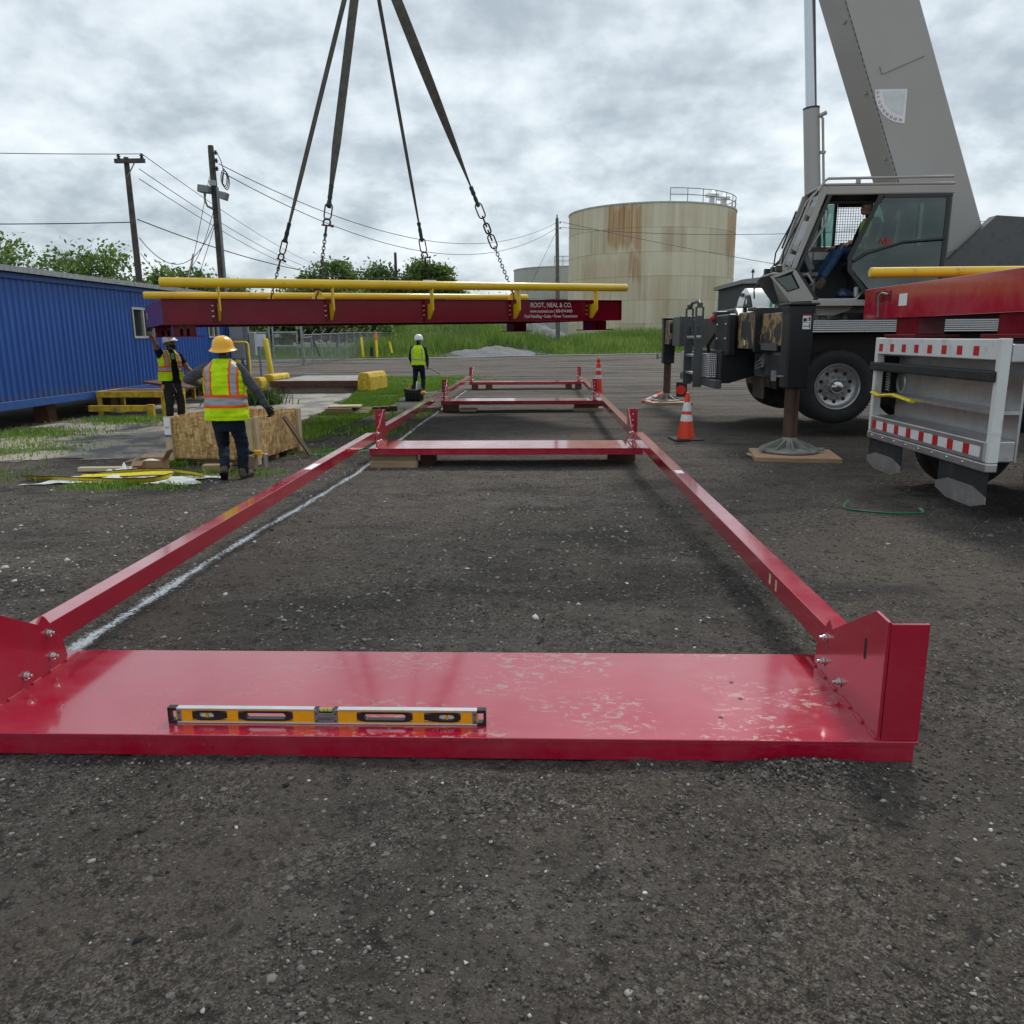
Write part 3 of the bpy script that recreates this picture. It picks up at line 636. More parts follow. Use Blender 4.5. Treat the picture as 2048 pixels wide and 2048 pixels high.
# gravel heap at the foot of the bank, and a second one higher up
def heap(name, cx_, cy_, rx, ry, h, label, seed):
    u = np.linspace(-1, 1, 41); gx, gy = np.meshgrid(u, u); r = np.sqrt(gx ** 2 + gy ** 2); X_ = cx_ + gx * rx; Y_ = cy_ + gy * ry
    z = np.maximum(bank_h(X_, Y_), gz(X_, Y_)) - .25 + (h + .25) * np.clip(1 - r, 0, 1) ** .75 * (1 + .25 * vnoise(X_, Y_, .8, seed)) + .05 * vnoise(X_, Y_, .3, seed + 1)
    v = np.stack([X_.ravel(), Y_.ravel(), z.ravel()], 1); i = (np.arange(40)[:, None] * 41 + np.arange(40)[None]).ravel()
    o = np_mesh(name, v, np.stack([i, i + 1, i + 42, i + 41], 1), 'grey_gravel', 4, False); tag(o, label, 'gravel heap', kind='stuff')
heap('gravel_heap', -3.1, 60.5, 4.3, 3.6, .55, 'grey gravel heap at the foot of the grassy bank', 71)
heap('gravel_heap', -1.6, 76, 5.5, 4, 1.7, 'pale grey gravel heap on top of the bank behind the hanging deck', 73)
# gravel shoulder along the bank's foot
sx = np.linspace(-40, 60, 160); sy = np.linspace(-1.6, .5, 6); gx, gd = np.meshgrid(sx, sy); gy = bank_edge(gx) + gd + .3 * vnoise(gx, gx * 0, 1.1, 66) * (gd < -1)
v = np.stack([gx.ravel(), gy.ravel(), (gz(gx, gy) + .03).ravel()], 1); i = (np.arange(5)[:, None] * 160 + np.arange(159)[None]).ravel()
np_mesh('gravel_shoulder', v, np.stack([i, i + 1, i + 161, i + 160], 1), 'grey_gravel', 4, True)['kind'] = 'structure'
# chalk line: sprayed on the yard
ys = np.concatenate([np.arange(3.55, 14, .06), np.arange(14, 26, .25)]); xs = np.linspace(-.16, .16, 9)
gx, gy = np.meshgrid(xs, ys); gxx = gx - 2.33 + .02 * vnoise(gy, gy * 0, .9, 81) + .0
v = np.stack([gx.ravel(), gy.ravel(), (yard_h(gxx, gy) + .006).ravel()], 1); i = (np.arange(len(ys) - 1)[:, None] * 9 + np.arange(8)[None]).ravel()
o = np_mesh('chalk_line', v, np.stack([i, i + 1, i + 10, i + 9], 1), 'chalk', 4, True); o.location.x = -2.33; o['kind'] = 'structure'

# ------------------------------------------------------------ red scale frame lying on the yard
FX0, FX1 = -2.26, 1.37; BT = .25; BW = .81
BY = [2.69, 10.45, 18.35, 25.97]
frame = thing('weighbridge_foundation', (-.45, 2.69, .165), 'long red painted steel frame of cross beams and side rails lying on the yard', 'steel frame')
def bolt(mb, c, ax, s=1.0):
    c = Vector(c); ax = Vector(ax)
    mb.lathe([(.020 * s, 0), (.020 * s, .004 * s), (.0130 * s, .0042 * s), (.0130 * s, .013 * s), (.0075 * s, .016 * s), (.007 * s, .026 * s), (.005 * s, .028 * s)], c, ax, 12)
for bi, y0 in enumerate(BY):
    mb = MB(); y1 = y0 + BW
    mb.bx(FX0, FX1, y0 - .004, y1, BT - .014, BT)                               # top plate
    mb.bx(FX0 + .012, FX1 - .012, y0 + .002, y0 + .014, BT - .088, BT - .0142); mb.bx(FX0 + .012, FX1 - .012, y1 - .018, y1 - .006, BT - .088, BT - .0142)
    mb.bx(FX0 + .012, FX1 - .012, y0 + .014, y0 + .09, BT - .088, BT - .078)
    for xx in (FX0 + .02, -.45, FX1 - .03): mb.bx(xx, xx + .012, y0 + .015, y1 - .019, BT - .076, BT - .0142)
    cb = mb.build('cross_beam', 'red_paint_dusty', frame, bevel=.0025)
    if bi == 0:
        hm = MB()
        for (hx, hy) in ((.815, 3.185), (.815, 3.03), (.70, 2.865)): hm.lathe([(.0095, .0006), (.0095, .0012)], (hx, hy, BT), (0, 0, 1), 14)
        hm.split(1, 'drilled_hole', 'ink_black', cb)
def upright(bi, side):
    """bolted bracket: sloped web plate welded to the beam with a tall end plate"""
    y0 = BY[bi]; y1 = y0 + BW; xw = 1.225 if side > 0 else -2.165; xo = xw + side * .013
    first = bi == 0; yt = y0 + .012 if first else y1 - .035; s = 1 if first else -1
    def yy(d): return yt + s * d
    poly = [(yy(0), BT), (yy(0), .700), (yy(.105), .705), (yy(.50), .485), (yy(.535), .515), (yy(.555), .50), (yy(.66), .36), (yy(.68), .27), (yy(.655), BT)]
    mb = MB(); mb.prism(poly, (xw, 0, 0), (0, 1, 0), (0, 0, 1), (xo - xw, 0, 0))
    u = mb.build('upright_bracket', 'red_paint', frame, bevel=.002)
    mb = MB(); mb.bx(xo + side * .001, xw + side * .145, yt - .006, yt + .006, BT + .001, .694)
    mb.bx(xo + side * .002, xo + side * .05, yt + s * .01, yt + s * .07, BT + .001, .60); mb.build('end_plate', 'red_paint', u, bevel=.002)
    mb = MB()
    for (d, z) in ((.56, .425), (.565, .315), (.375, .305)): bolt(mb, (xw - side * .001, yy(d), z), (-side, 0, 0), 1.05); bolt(mb, (xo + side * .001, yy(d), z + .012), (side, 0, 0), .8)
    if not first:
        for z in (.46, .54, .62): mb.lathe([(.012, 0), (.012, .006)], (xw + side * .08, yt - .007, z), (0, -1, 0), 8)
    mb.split(1, 'bolt', 'bolt_zinc', u, auto=35)
    mb = MB(); mb.prism([(yy(.165) + .012 * math.cos(q) , .535 + (.03 if math.sin(q) > 0 else -.03) + .012 * math.sin(q)) for q in [i * math.pi / 8 + .01 for i in range(16)]], (xw + side * .001, 0, 0), (0, 1, 0), (0, 0, 1), (-side * .0016, 0, 0)); mb.build('slot', 'ink_black', u)
    mb = MB()
    for q in range(6):
        yq = y0 + .045 + q * .135; L = .028 + .012 * ((q * 7) % 3)
        mb.beam((xw - side * .002, yq - L, BT + .003), (xw - side * .002, yq + L, BT + .003), .012, .010)
    mb.split(1, 'weld_bead', 'red_weld', u, bevel=.002)
for bi in range(4):
    for side in (1, -1): upright(bi, side)
for bi in range(3):
    for side in (1, -1):
        ya = BY[bi] + (.50 if bi == 0 else BW + .012); yb = BY[bi + 1] + .155
        xi = 1.243 if side > 0 else -2.183; xo = xi + side * .125
        mb = MB(); mb.bx(xi, xi + side * .010, ya, yb, .345, .452); mb.bx(xi + side * .0101, xo, ya, yb, .430, .440); mb.bx(xi + side * .0101, xo, ya, yb, .345, .355); mb.bx(xo - side * .008, xo, ya, yb, .3551, .4299)
        rl = mb.build('side_rail', 'red_paint', frame, bevel=.003)
        def flat(name, mat, y_, L, w0=.015, w1=.10): mb = MB(); mb.bx(xi + side * w0, xi + side * w1, y_, y_ + L, .4405, .4415); mb.build(name, mat, rl)
        if bi == 0 and side > 0:
            flat('sticker', 'paper_white', 7.35, .17, .03, .10)
            mb = MB(); mb.bx(xi - .0012, xi - .0002, 4.16, 4.19, .375, .43); mb.bx(xi - .0012, xi - .0002, 4.05, 4.075, .37, .43); mb.split(1, 'torn_sticker', 'timber_pale', rl)
        if bi == 0 and side < 0: flat('sticker', 'paper_white', 7.6, .35, .02, .10)
        if bi == 1 and side < 0: flat('yellow_tape', 'strap_yellow', 15.6, 1.3, .02, .10)
# timber blocks under the beams
def block(x0, x1, y0, y1, z0, z1, label, mat='timber_old', rz=0, name='timber_block', grp='timber packing under the red frame'):
    mb = MB(); mb.box((0, 0, (z1 - z0) / 2), (x1 - x0, y1 - y0, z1 - z0)); mb.v = [Vector(p) + Vector((rng.normal() * .002, rng.normal() * .002, 0)) for p in mb.v]
    o = mb.build(name, mat, None, bevel=.006); o.location = ((x0 + x1) / 2, (y0 + y1) / 2, z0); o.rotation_euler.z = rz
    return tag(o, label, 'block', grp)
g2 = float(gz(0, 10.6)); zb = BT - .089
block(-2.24, -1.63, 10.5, 10.62, (g2 + zb) / 2 + .002, zb - .001, 'upper timber block under the second beam\'s left end', 'timber_old')
block(-2.25, -1.62, 10.49, 10.63, g2 - .02, (g2 + zb) / 2, 'lower timber block under the second beam\'s left end', 'timber')
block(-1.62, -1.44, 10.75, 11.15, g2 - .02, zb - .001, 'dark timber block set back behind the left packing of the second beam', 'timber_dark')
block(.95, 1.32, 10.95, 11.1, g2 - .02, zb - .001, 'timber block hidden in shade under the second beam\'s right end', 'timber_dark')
block(-2.22, -1.86, 18.42, 18.6, .0, zb - .001, 'square end-grain timber block under the third beam\'s left end', 'timber_dark')
block(-1.85, -1.45, 18.5, 18.9, -.01, .045, 'pale flat board beside the third beam\'s left packing', 'timber_pale')
block(-2.75, -2.3, 18.6, 18.78, -.01, .085, 'grey timber offcut left of the third beam on the ground', 'timber_old')
block(.78, 1.45, 18.45, 18.62, -.01, .07, 'long flat timber under the third beam\'s right end', 'timber')
block(.80, 1.36, 18.47, 18.6, .071, zb - .001, 'upper timber on the flat one under the third beam\'s right end', 'timber_dark')
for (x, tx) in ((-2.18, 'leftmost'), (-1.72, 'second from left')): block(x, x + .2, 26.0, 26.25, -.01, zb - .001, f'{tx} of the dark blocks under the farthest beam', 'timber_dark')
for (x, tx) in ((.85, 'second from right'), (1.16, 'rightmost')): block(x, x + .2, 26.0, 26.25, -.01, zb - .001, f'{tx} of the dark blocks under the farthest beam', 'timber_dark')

# ------------------------------------------------------------ spirit level on the near beam
lv = thing('spirit_level', (-.795, 2.79, BT), 'yellow and black box-frame spirit level lying on the near red beam', 'spirit level')
LX0, LX1 = -1.42, -.20; LY = 2.79; LH = .062; LT = .026
def lx(x): return LX0 + x
mb = MB(); mb.bx(LX0 + .03, LX1 - .03, LY - LT / 2, LY + LT / 2, BT + .001, BT + .0065)
mb.bx(LX0 + .03, LX0 + .575, LY - LT / 2, LY + LT / 2, BT + LH - .006, BT + LH); mb.bx(LX0 + .645, LX1 - .03, LY - LT / 2, LY + LT / 2, BT + LH - .006, BT + LH); mb.split(1, 'rail', 'level_alu', lv, bevel=.0008)
def plate_with_hole(name, mat, x0, x1, hx0, hx1, z0, z1, t, parent, hz=.012, seg=6):
    """plate in the XZ plane with a rounded slot through it"""
    mb = MB(); zc = (z0 + z1) / 2; rh = (z1 - z0) / 2 - hz
    out = [(x0, z0), (x1, z0), (x1, z1), (x0, z1)]; inn = []
    for k in range(seg + 1): a = -math.pi / 2 + math.pi * k / seg; inn.append((hx1 - rh + rh * math.cos(a), zc + rh * math.sin(a)))
    for k in range(seg + 1): a = math.pi / 2 + math.pi * k / seg; inn.append((hx0 + rh + rh * math.cos(a), zc + rh * math.sin(a)))
    n = len(inn); oo = []
    for (px_, pz_) in inn:
        dx, dz = px_ - (hx0 + hx1) / 2, pz_ - zc; s = min((x1 - x0) / 2 / max(abs(dx + (hx0 + hx1 - x0 - x1) / 2), 1e-6), (z1 - z0) / 2 / max(abs(dz), 1e-6))
        oo.append((min(max(px_ + (0.03 if dx > 0 else -.03) * (abs(dx) / ((hx1 - hx0) / 2)) ** 3 * 0 + dx * 0, x0), x1), z1 if dz >= 0 else z0))
    for i_, (px_, pz_) in enumerate(inn):                    # push end caps out to the plate's sides
        dx = px_ - (hx0 + hx1) / 2
        if abs(dx) > (hx1 - hx0) / 2 - rh * .45: oo[i_] = (x1 if dx > 0 else x0, min(max(zc + (pz_ - zc) * ((z1 - z0) / 2) / max(rh, 1e-6), z0), z1))
    vs = [(p[0], LY - t / 2, p[1]) for p in oo] + [(p[0], LY - t / 2, p[1]) for p in inn] + [(p[0], LY + t / 2, p[1]) for p in oo] + [(p[0], LY + t / 2, p[1]) for p in inn]
    fs = []
    for i_ in range(n):
        j = (i_ + 1) % n
        fs += [(i_, j, n + j, n + i_), (2 * n + i_, 3 * n + i_, 3 * n + j, 2 * n + j), (i_, 2 * n + i_, 2 * n + j, j), (n + i_, n + j, 3 * n + j, 3 * n + i_)]
    mb.add(vs, fs); return mb.build(name, mat, parent)
z0_, z1_ = BT + .0066, BT + LH - .0061
mb = MB(); segs = [(.03, .094), (.229, .272), (.483, .565), (.655, .728), (.941, .985), (1.124, 1.19)]
for a_, b_ in segs: mb.bx(lx(a_), lx(b_), LY - .010, LY + .010, z0_ + .0046, z1_ - .0046)
mb.bx(lx(.03), lx(1.19), LY - .0098, LY + .0098, z0_, z0_ + .0045); mb.bx(lx(.03), lx(.565), LY - .0098, LY + .0098, z1_ - .0045, z1_); mb.bx(lx(.655), lx(1.19), LY - .0098, LY + .0098, z1_ - .0045, z1_)
mb.split(1, 'web', 'level_yellow', lv)
plate_with_hole('vial_housing', 'plastic_black', lx(.0945), lx(.2285), lx(.118), lx(.178), z0_ + .0046, z1_ - .0046, .022, lv, .009)
plate_with_hole('vial_housing', 'plastic_black', lx(.9855), lx(1.1235), lx(1.04), lx(1.10), z0_ + .0046, z1_ - .0046, .022, lv, .009)
plate_with_hole('hand_grip', 'plastic_black', lx(.2725), lx(.4825), lx(.300), lx(.455), z0_ + .0046, z1_ - .0046, .0235, lv, .008)
plate_with_hole('hand_grip', 'plastic_black', lx(.7285), lx(.9405), lx(.755), lx(.915), z0_ + .0046, z1_ - .0046, .0235, lv, .008)
for xx in (.148, 1.070):
    mb = MB(); mb.tube([(lx(xx), LY, z0_ + .011), (lx(xx), LY, z1_ - .011)], .0055, 10); mb.build('vial', 'level_yellow', lv, smooth=True)
    mb = MB(); mb.bx(lx(xx - .03), lx(xx - .008), LY + .001, LY + .004, z0_ + .0115, z1_ - .0115); mb.bx(lx(xx + .008), lx(xx + .03), LY + .001, LY + .004, z0_ + .0115, z1_ - .0115); mb.split(1, 'vial_plate', 'paper_white', lv)
mb = MB(); mb.bx(lx(.566), lx(.654), LY - .0128, LY + .0128, z0_ - .003, z1_ - .010); mb.box((lx(.577), LY, z1_ - .004), (.016, .024, .016)); mb.box((lx(.643), LY, z1_ - .004), (.016, .024, .016)); mb.build('badge', 'level_grey', lv, bevel=.002)
mb = MB()
for xx in (.573, .647): mb.bx(lx(xx - .008), lx(xx + .008), LY - .0125, LY + .0125, z1_ + .0045, z1_ + .007)
mb.box((lx(.61), LY, z1_ - .008), (.048, .022, .003)); mb.build('vial_seat', 'plastic_black', lv)
mb = MB(); mb.tube([(lx(.588), LY - .003, z1_ + .001), (lx(.632), LY - .003, z1_ + .001)], .0075, 12); mb.build('vial', 'vial', lv, smooth=True)
mb = MB()
for xx in (.603, .617): mb.tube([(lx(xx - .0006), LY - .003, z1_ + .001), (lx(xx + .0006), LY - .003, z1_ + .001)], .0077, 12)
mb.split(1, 'vial_mark', 'ink_black', lv)
mb = MB()
for a_, b_ in ((.035, .052), (1.168, 1.185)): mb.bx(lx(a_), lx(b_), LY - .0118, LY + .0118, z0_, z1_)
mb.split(1, 'end_bracket', 'level_grey', lv, bevel=.001)
mb = MB()
for xx in (.0435, .574, .646, 1.1765):
    for zz in (z0_ + .008, z1_ - .012): mb.lathe([(.0035, 0), (.0035, .001)], (lx(xx), LY - .0132 if .5 < xx < .7 else LY - .0122, zz), (0, -1, 0), 8)
mb.split(1, 'screw', 'ink_black', lv)
for sgn, x0_ in ((1, LX0), (-1, LX1)):
    mb = MB(); a_, b_ = sorted((x0_, x0_ + sgn * .010)); mb.bx(a_, b_, LY - .0145, LY + .0145, BT + .0005, BT + LH + .002)
    a_, b_ = sorted((x0_ + sgn * .0101, x0_ + sgn * .0345)); mb.bx(a_, b_, LY - .0145, LY + .0145, BT + .0005, BT + .013); mb.bx(a_, b_, LY - .0145, LY + .0145, BT + LH - .011, BT + LH + .002)
    mb.build('end_cap', 'plastic_black', lv, bevel=.002)
text_mesh('lettering', 'DeWALT', .0145, 'ink_black', lv, (lx(.610), LY - .0132, z0_ + .012), (1, 0, 0), (0, 0, 1), .0002, 1.1, 'CENTER')

# ------------------------------------------------------------ hanging scale deck
MA = R(29.4); MD = Vector((math.cos(MA), math.sin(MA), .0107)).normalized(); MN = Vector((-math.sin(MA), math.cos(MA), 0)); MU = MD.cross(MN)
MO = Vector((-5.69, 12.30, 1.892)); ML, MW, MH = 8.40, 3.80, .39
def mp(a, b, c): return MO + MD * a + MN * b + MU * c
deck = thing('weighbridge_deck', mp(ML / 2, MW / 2, 0), 'red steel weighbridge deck with yellow guide pipes hanging from four slings', 'weighbridge deck')
MROT = Matrix((MD, MN, MU)).transposed()
def mbox(mb, a0, a1, b0, b1, c0, c1): mb.box(mp((a0 + a1) / 2, (b0 + b1) / 2, (c0 + c1) / 2), (a1 - a0, b1 - b0, c1 - c0), MROT)
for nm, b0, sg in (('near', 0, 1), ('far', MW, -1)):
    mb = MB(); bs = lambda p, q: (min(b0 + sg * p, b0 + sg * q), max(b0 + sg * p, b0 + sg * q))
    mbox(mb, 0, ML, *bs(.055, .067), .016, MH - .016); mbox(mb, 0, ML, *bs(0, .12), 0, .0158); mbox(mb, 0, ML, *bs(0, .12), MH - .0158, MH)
    mb.build('girder', 'red_paint_shaded', deck, bevel=.002)
stiff = [.79, 2.56, 4.30, 6.00, 7.68]
mb = MB()
for a in stiff: mbox(mb, a - .06, a - .045, .002, .0545, .0165, MH - .0165)
mb.split(1, 'stiffener', 'red_paint_shaded', deck)
mb = MB(); mbox(mb, .004, ML - .004, .125, MW - .125, MH - .03, MH - .004); mb.build('deck_plate', 'red_paint_shaded', deck)
for a in (.0, ML - .012): part('end_plate', 'red_paint_shaded', deck, lambda m: mbox(m, a - .013, a, .002, MW - .002, .004, MH - .004) if a < 1 else mbox(m, ML + .001, ML + .013, .002, MW - .002, .004, MH - .004), bevel=.002)
mb = MB()
for k in range(1, 7): mbox(mb, k * ML / 7 - .05, k * ML / 7 + .05, .13, MW - .13, .12, MH - .031)
mb.split(1, 'cross_rib', 'red_paint_shaded', deck)
part('marker_tag', 'paper_white', deck, lambda m: mbox(m, -.0145, -.0135, MW - .42, MW - .34, .15, .27))
for (a, b) in ((.16, .30), (.12, MW - .55), (7.93, .30), (7.70, MW - .55)):
    mb = MB(); mbox(mb, a - .02, a, b, b + .34, -.165, -.001); mbox(mb, a + .30, a + .32, b, b + .34, -.165, -.001); mbox(mb, a + .001, a + .299, b + .30, b + .32, -.165, -.001)
    mbox(mb, a + .001, a + .08, b, b + .02, -.165, -.001); mbox(mb, a + .125, a + .175, b, b + .02, -.165, -.001); mbox(mb, a + .22, a + .299, b, b + .02, -.165, -.001); mbox(mb, a + .081, a + .22, b, b + .021, -.06, -.001)
    ft = mb.build('foot', 'red_paint_shaded', deck, bevel=.002)
    part('base_plate', 'red_paint_shaded', ft, lambda m: mbox(m, a - .14, a + .44, b - .06, b + .40, -.185, -.1655), bevel=.002)
PR = .072
def pipe(b, a0, a1, c):
    mb = MB(); mb.lathe([(PR * .3, -.012), (PR * .75, -.008), (PR, .012), (PR, a1 - a0 - .012), (PR * .75, a1 - a0 + .008), (PR * .3, a1 - a0 + .012)], mp(a0, b, c), MD, 24); return mb.build('guide_pipe', 'yellow_paint', deck, smooth=True)
p_near = pipe(-.17, -.02, ML, MH + .225); p_far = pipe(MW + .17, -.0, ML + .04, MH + .225)
part('warning_sticker', 'paper_white', p_near, lambda m: m.box(mp(4.27, -.2, MH + .225 + PR * .86), (.24, .06, .003), MROT @ rotm(rx=R(62))))
mb = MB()
for a in stiff:
    for sg, b0 in ((1, 0), (-1, MW)):
        pl = [(.05, .05), (.05, .30), (-.10, .32), (-.115, MH + .17), (-.225, MH + .17), (-.225, .20), (-.05, .05)]
        mb.prism([(p, q) for p, q in pl], mp(a, b0, 0), MN * sg, MU, MD * .022)
br = mb.split(1, 'pipe_bracket', 'yellow_paint', deck, bevel=.002)
for i_, a in enumerate(stiff):
    b_ = MB()
    for z in (.12, .20, .28): b_.lathe([(.020, 0), (.020, .012), (.011, .014), (.011, .03)], mp(a - .061, .030, z), -MD, 8)
    b_.split(1, 'bolt', 'bolt_zinc', br[2 * i_], auto=35)
def deck_text(t, size, c, w): return text_mesh('lettering', t, size, 'paper_white', deck, mp(6.83, .0535, c), MD, MU, .0006, 1, 'CENTER', 0, w)
deck_text('ROOT, NEAL & CO.', .125, .255, .90); deck_text('www.rootneal.com | 800-874-8400', .082, .158, .93); deck_text('Fluid Handling • Scales • Power Transmission', .082, .064, 1.16)
LP = {'NL': (2.57, .75), 'NR': (6.33, .65), 'FL': (2.22, 3.05), 'FR': (5.62, 3.05)}
mb = MB()
for k, (a, b) in LP.items(): mb.prism([(-.13, 0), (.13, 0), (.10, .06), (.05, .16), (-.01, .18), (-.06, .15)], mp(a, b - .012, MH - .004), MD, MU, MN * .024)
mb.split(1, 'lifting_eye', 'yellow_paint', deck, bevel=.003)
part('loose_plate', 'rust_brown', deck, lambda m: mbox(m, 4.1, 4.75, .3, .5, MH - .003, MH + .022)); part('loose_plate', 'rust_brown', deck, lambda m: mbox(m, 7.0, 7.4, .4, .6, MH - .003, MH + .03))

# ------------------------------------------------------------ lifting slings
APEX = Vector((-3.099, 16.0, 8.93))
def sling(key, label, lengths, wide, twist):
    a, b = LP[key]; low = mp(a, b, MH + .13); d = (APEX - low); L = d.length; d.normalize()
    t_ch, t_sl = lengths
    th = thing('lifting_sling', low, label, 'sling', 'slings holding the deck')
    side = d.cross(Vector((0, 1, 0))).normalized(); fwd = side.cross(d).normalized()
    P = lambda t: low + d * t
    # webbing: flat strap with a slow twist
    n = 26; vs = []; fs = []
    for i in range(n + 1):
        t = t_sl + .30 + (L - t_sl - .30) * i / n; u = i / n; an = twist[0] + (twist[1] - twist[0]) * u
        w = wide * min(1, .45 + 3.5 * u) / 2; ax = side * math.cos(an) + fwd * math.sin(an); nx_ = d.cross(ax)
        for (sx_, sy_) in ((-1, -1), (1, -1), (1, 1), (-1, 1)): vs.append(P(t) + ax * w * sx_ + nx_ * .009 * sy_)
        if i:
            k = 4 * i
            for q in range(4): fs.append((k - 4 + q, k - 4 + (q + 1) % 4, k + (q + 1) % 4, k + q))
    fs += [(3, 2, 1, 0), tuple(4 * n + q for q in range(4))]
    mb = MB(); mb.add(vs, fs); mb.build('webbing', 'sling_web', th)
    rs = np.random.default_rng(sum(map(ord, key)))
    mb = MB(); mb.tube([P(t_sl - .02 + .38 * i / 9) for i in range(10)], [.062 + .007 * rs.normal() for i in range(10)], 10, squash=.62, upv=side); mb.build('sleeve', 'sleeve_green', th, smooth=True)
    nr = fwd if key in ('NL', 'NR', 'FR') else (side * .8 + fwd * .6)
    mb = MB(); mb.link(P(t_sl - .10), d, nr, .29, .125, .013, 8, 7); mb.build('oblong_link', 'chain_steel', th, smooth=True)
    tt = t_sl - .235
    if key == 'NR':
        for _ in range(3):
            mb = MB(); mb.link(P(tt - .075), d, side if _ % 2 == 0 else fwd, .20, .10, .016, 8, 7); mb.build('coupling_link', 'chain_steel', th, smooth=True); tt -= .135
        mb = MB(); mb.link(P(tt - .06), d, fwd, .27, .125, .014, 8, 7); mb.build('oblong_link', 'chain_steel', th, smooth=True); tt -= .20
    else:
        mb = MB(); c = P(tt - .06); pts = []
        for k in range(15):
            t = -.75 * math.pi + 1.5 * math.pi * k / 14 + math.pi / 2; pts.append(c + d * math.sin(t) * .062 + nr.cross(d) * math.cos(t) * .062)
        sh = mb.tube(pts, .016, 8).build('shackle', 'chain_steel', th, smooth=True)
        mb = MB(); q = nr.cross(d); mb.tube([c - d * .055 - q * .085, c - d * .055 + q * .085], .014, 8); mb.tube([c - d * .055 + q * .085, c - d * .055 + q * .125], .024, 8); mb.build('shackle_pin', 'shackle_rust', sh, smooth=True)
        mb = MB(); mb.beam(P(tt - .12), P(tt - .30), .035, .03); mb.build('clevis', 'chain_steel', th, bevel=.006); tt -= .29
    mb = MB(); k = 0
    while tt > .02:
        mb.link(P(tt), d, side if k % 2 else fwd, .082, .052, .0085, 5, 3); tt -= .058; k += 1
    mb.split(1, 'chain_link', 'chain_steel', th, smooth=True)
    mb = MB(); mb.tube([P(.06), P(.0), P(-.06) + side * .03, P(-.12) + side * .015, P(-.13) - side * .03], [.016, .02, .022, .018, .010], 8); mb.build('hook', 'shackle_rust', th, smooth=True)
sling('NL', 'wide brown webbing sling with green sleeve and shackle, second from left above the deck', (1.55, 1.55), .165, (.35, .2))
sling('FL', 'narrow dark sling reaching the deck\'s far left corner, leftmost of the four', (.9, 1.12), .11, (.6, .5))
sling('FR', 'thin dark sling to the deck\'s far right lifting point, third from left', (.9, 1.22), .10, (1.0, .8))
sling('NR', 'twisted dark webbing sling slanting to the deck\'s right lifting point, rightmost of the four', (.9, 1.75), .19, (1.45, -1.0))
mb = MB(); mb.link(APEX + Vector((0, 0, .10)), (0, 0, 1), (0, 1, 0), .42, .24, .025, 10, 9); solo('master_link', 'chain_steel', mb, 'heavy master link joining the four slings above the picture', 'lifting ring', smooth=True)

# ------------------------------------------------------------ blue site office
bl = thing('site_office', (-11.6, 19.6, 0), 'blue corrugated metal site office with small sliding windows', 'building')
WX = -10.0; WY0, WY1 = 13.0, 27.2; WZ0, WZ1 = .52, 2.98
def corr(mb, y0, y1, z0, z1, pitch=.19, dep=.028):
    ys = []; y = y0
    while y < y1: ys += [(y, 0), (y + pitch * .5, 0), (y + pitch * .62, dep), (y + pitch * .88, dep)]; y += pitch
    ys = [(min(a, y1), b) for a, b in ys] + [(y1, 0)]
    vs = []
    for (a, b) in ys: vs += [(WX + b, a, z0), (WX + b, a, z1)]
    mb.add(vs, [(2 * i, 2 * i + 2, 2 * i + 3, 2 * i + 1) for i in range(len(ys) - 1)])
W1 = (19.85, 20.95, 1.70, 2.45); W2 = (24.4, 25.2, 1.70, 2.35)       # y0,y1,z0,z1
mb = MB(); cuts = [WY0, W1[0], W1[1], W2[0], W2[1], WY1]
corr(mb, WY0, W1[0], WZ0, WZ1); corr(mb, W1[1], W2[0], WZ0, WZ1); corr(mb, W2[1], WY1, WZ0, WZ1)
for w in (W1, W2): corr(mb, w[0], w[1], WZ0, w[2]); corr(mb, w[0], w[1], w[3], WZ1)
mb.build('wall', 'blue_sheet', bl)
part('wall', 'blue_trim', bl, lambda m: m.bx(WX - 3.2, WX - .03, WY1 - .03, WY1, WZ0, WZ1))
part('wall', 'blue_trim', bl, lambda m: m.bx(WX - 3.2, WX - .03, WY0, WY0 + .03, WZ0, WZ1))
part('wall', 'blue_trim', bl, lambda m: m.bx(WX - 3.2, WX - 3.17, WY0 + .03, WY1 - .03, WZ0, WZ1))
part('skirt_beam', 'blue_trim', bl, lambda m: m.bx(WX - .08, WX + .045, WY0, WY1, WZ0 - .13, WZ0 + .03), bevel=.01)
rf = part('roof', 'roof_dark', bl, lambda m: m.prism([(-3.4, 0), (.18, 0), (.18, .05), (-1.6, .30), (-3.4, .10)], (WX, WY0 - .15, WZ1), (1, 0, 0), (0, 0, 1), (0, WY1 - WY0 + .3, 0)))
part('fascia', 'galvanised', rf, lambda m: m.bx(WX + .18, WX + .205, WY0 - .15, WY1 + .15, WZ1 - .05, WZ1 + .055))
part('eave_trim', 'blue_trim', rf, lambda m: m.bx(WX + .035, WX + .08, WY0, WY1, WZ1 - .16, WZ1 - .06))
for w in (W1, W2):
    f = MB(); y0, y1, z0, z1 = w; t_ = .055; x0, x1 = WX - .03, WX + .05
    f.bx(x0, x1, y0, y1, z0, z0 + t_); f.bx(x0, x1, y0, y1, z1 - t_, z1); f.bx(x0, x1, y0, y0 + t_, z0 + t_, z1 - t_); f.bx(x0, x1, y1 - t_, y1, z0 + t_, z1 - t_); f.bx(x0, x1, (y0 + y1) / 2 - .03, (y0 + y1) / 2 + .03, z0 + t_, z1 - t_)
    f.v = [(p[0], p[1], p[2]) for p in f.v]
    fo = f.build('window', 'window_frame', bl)
    for a, b in ((y0 + t_, (y0 + y1) / 2 - .03), ((y0 + y1) / 2 + .03, y1 - t_)): part('pane', 'dark_glass', fo, lambda m: m.bx(WX - .02, WX - .012, a, b, z0 + t_, z1 - t_))
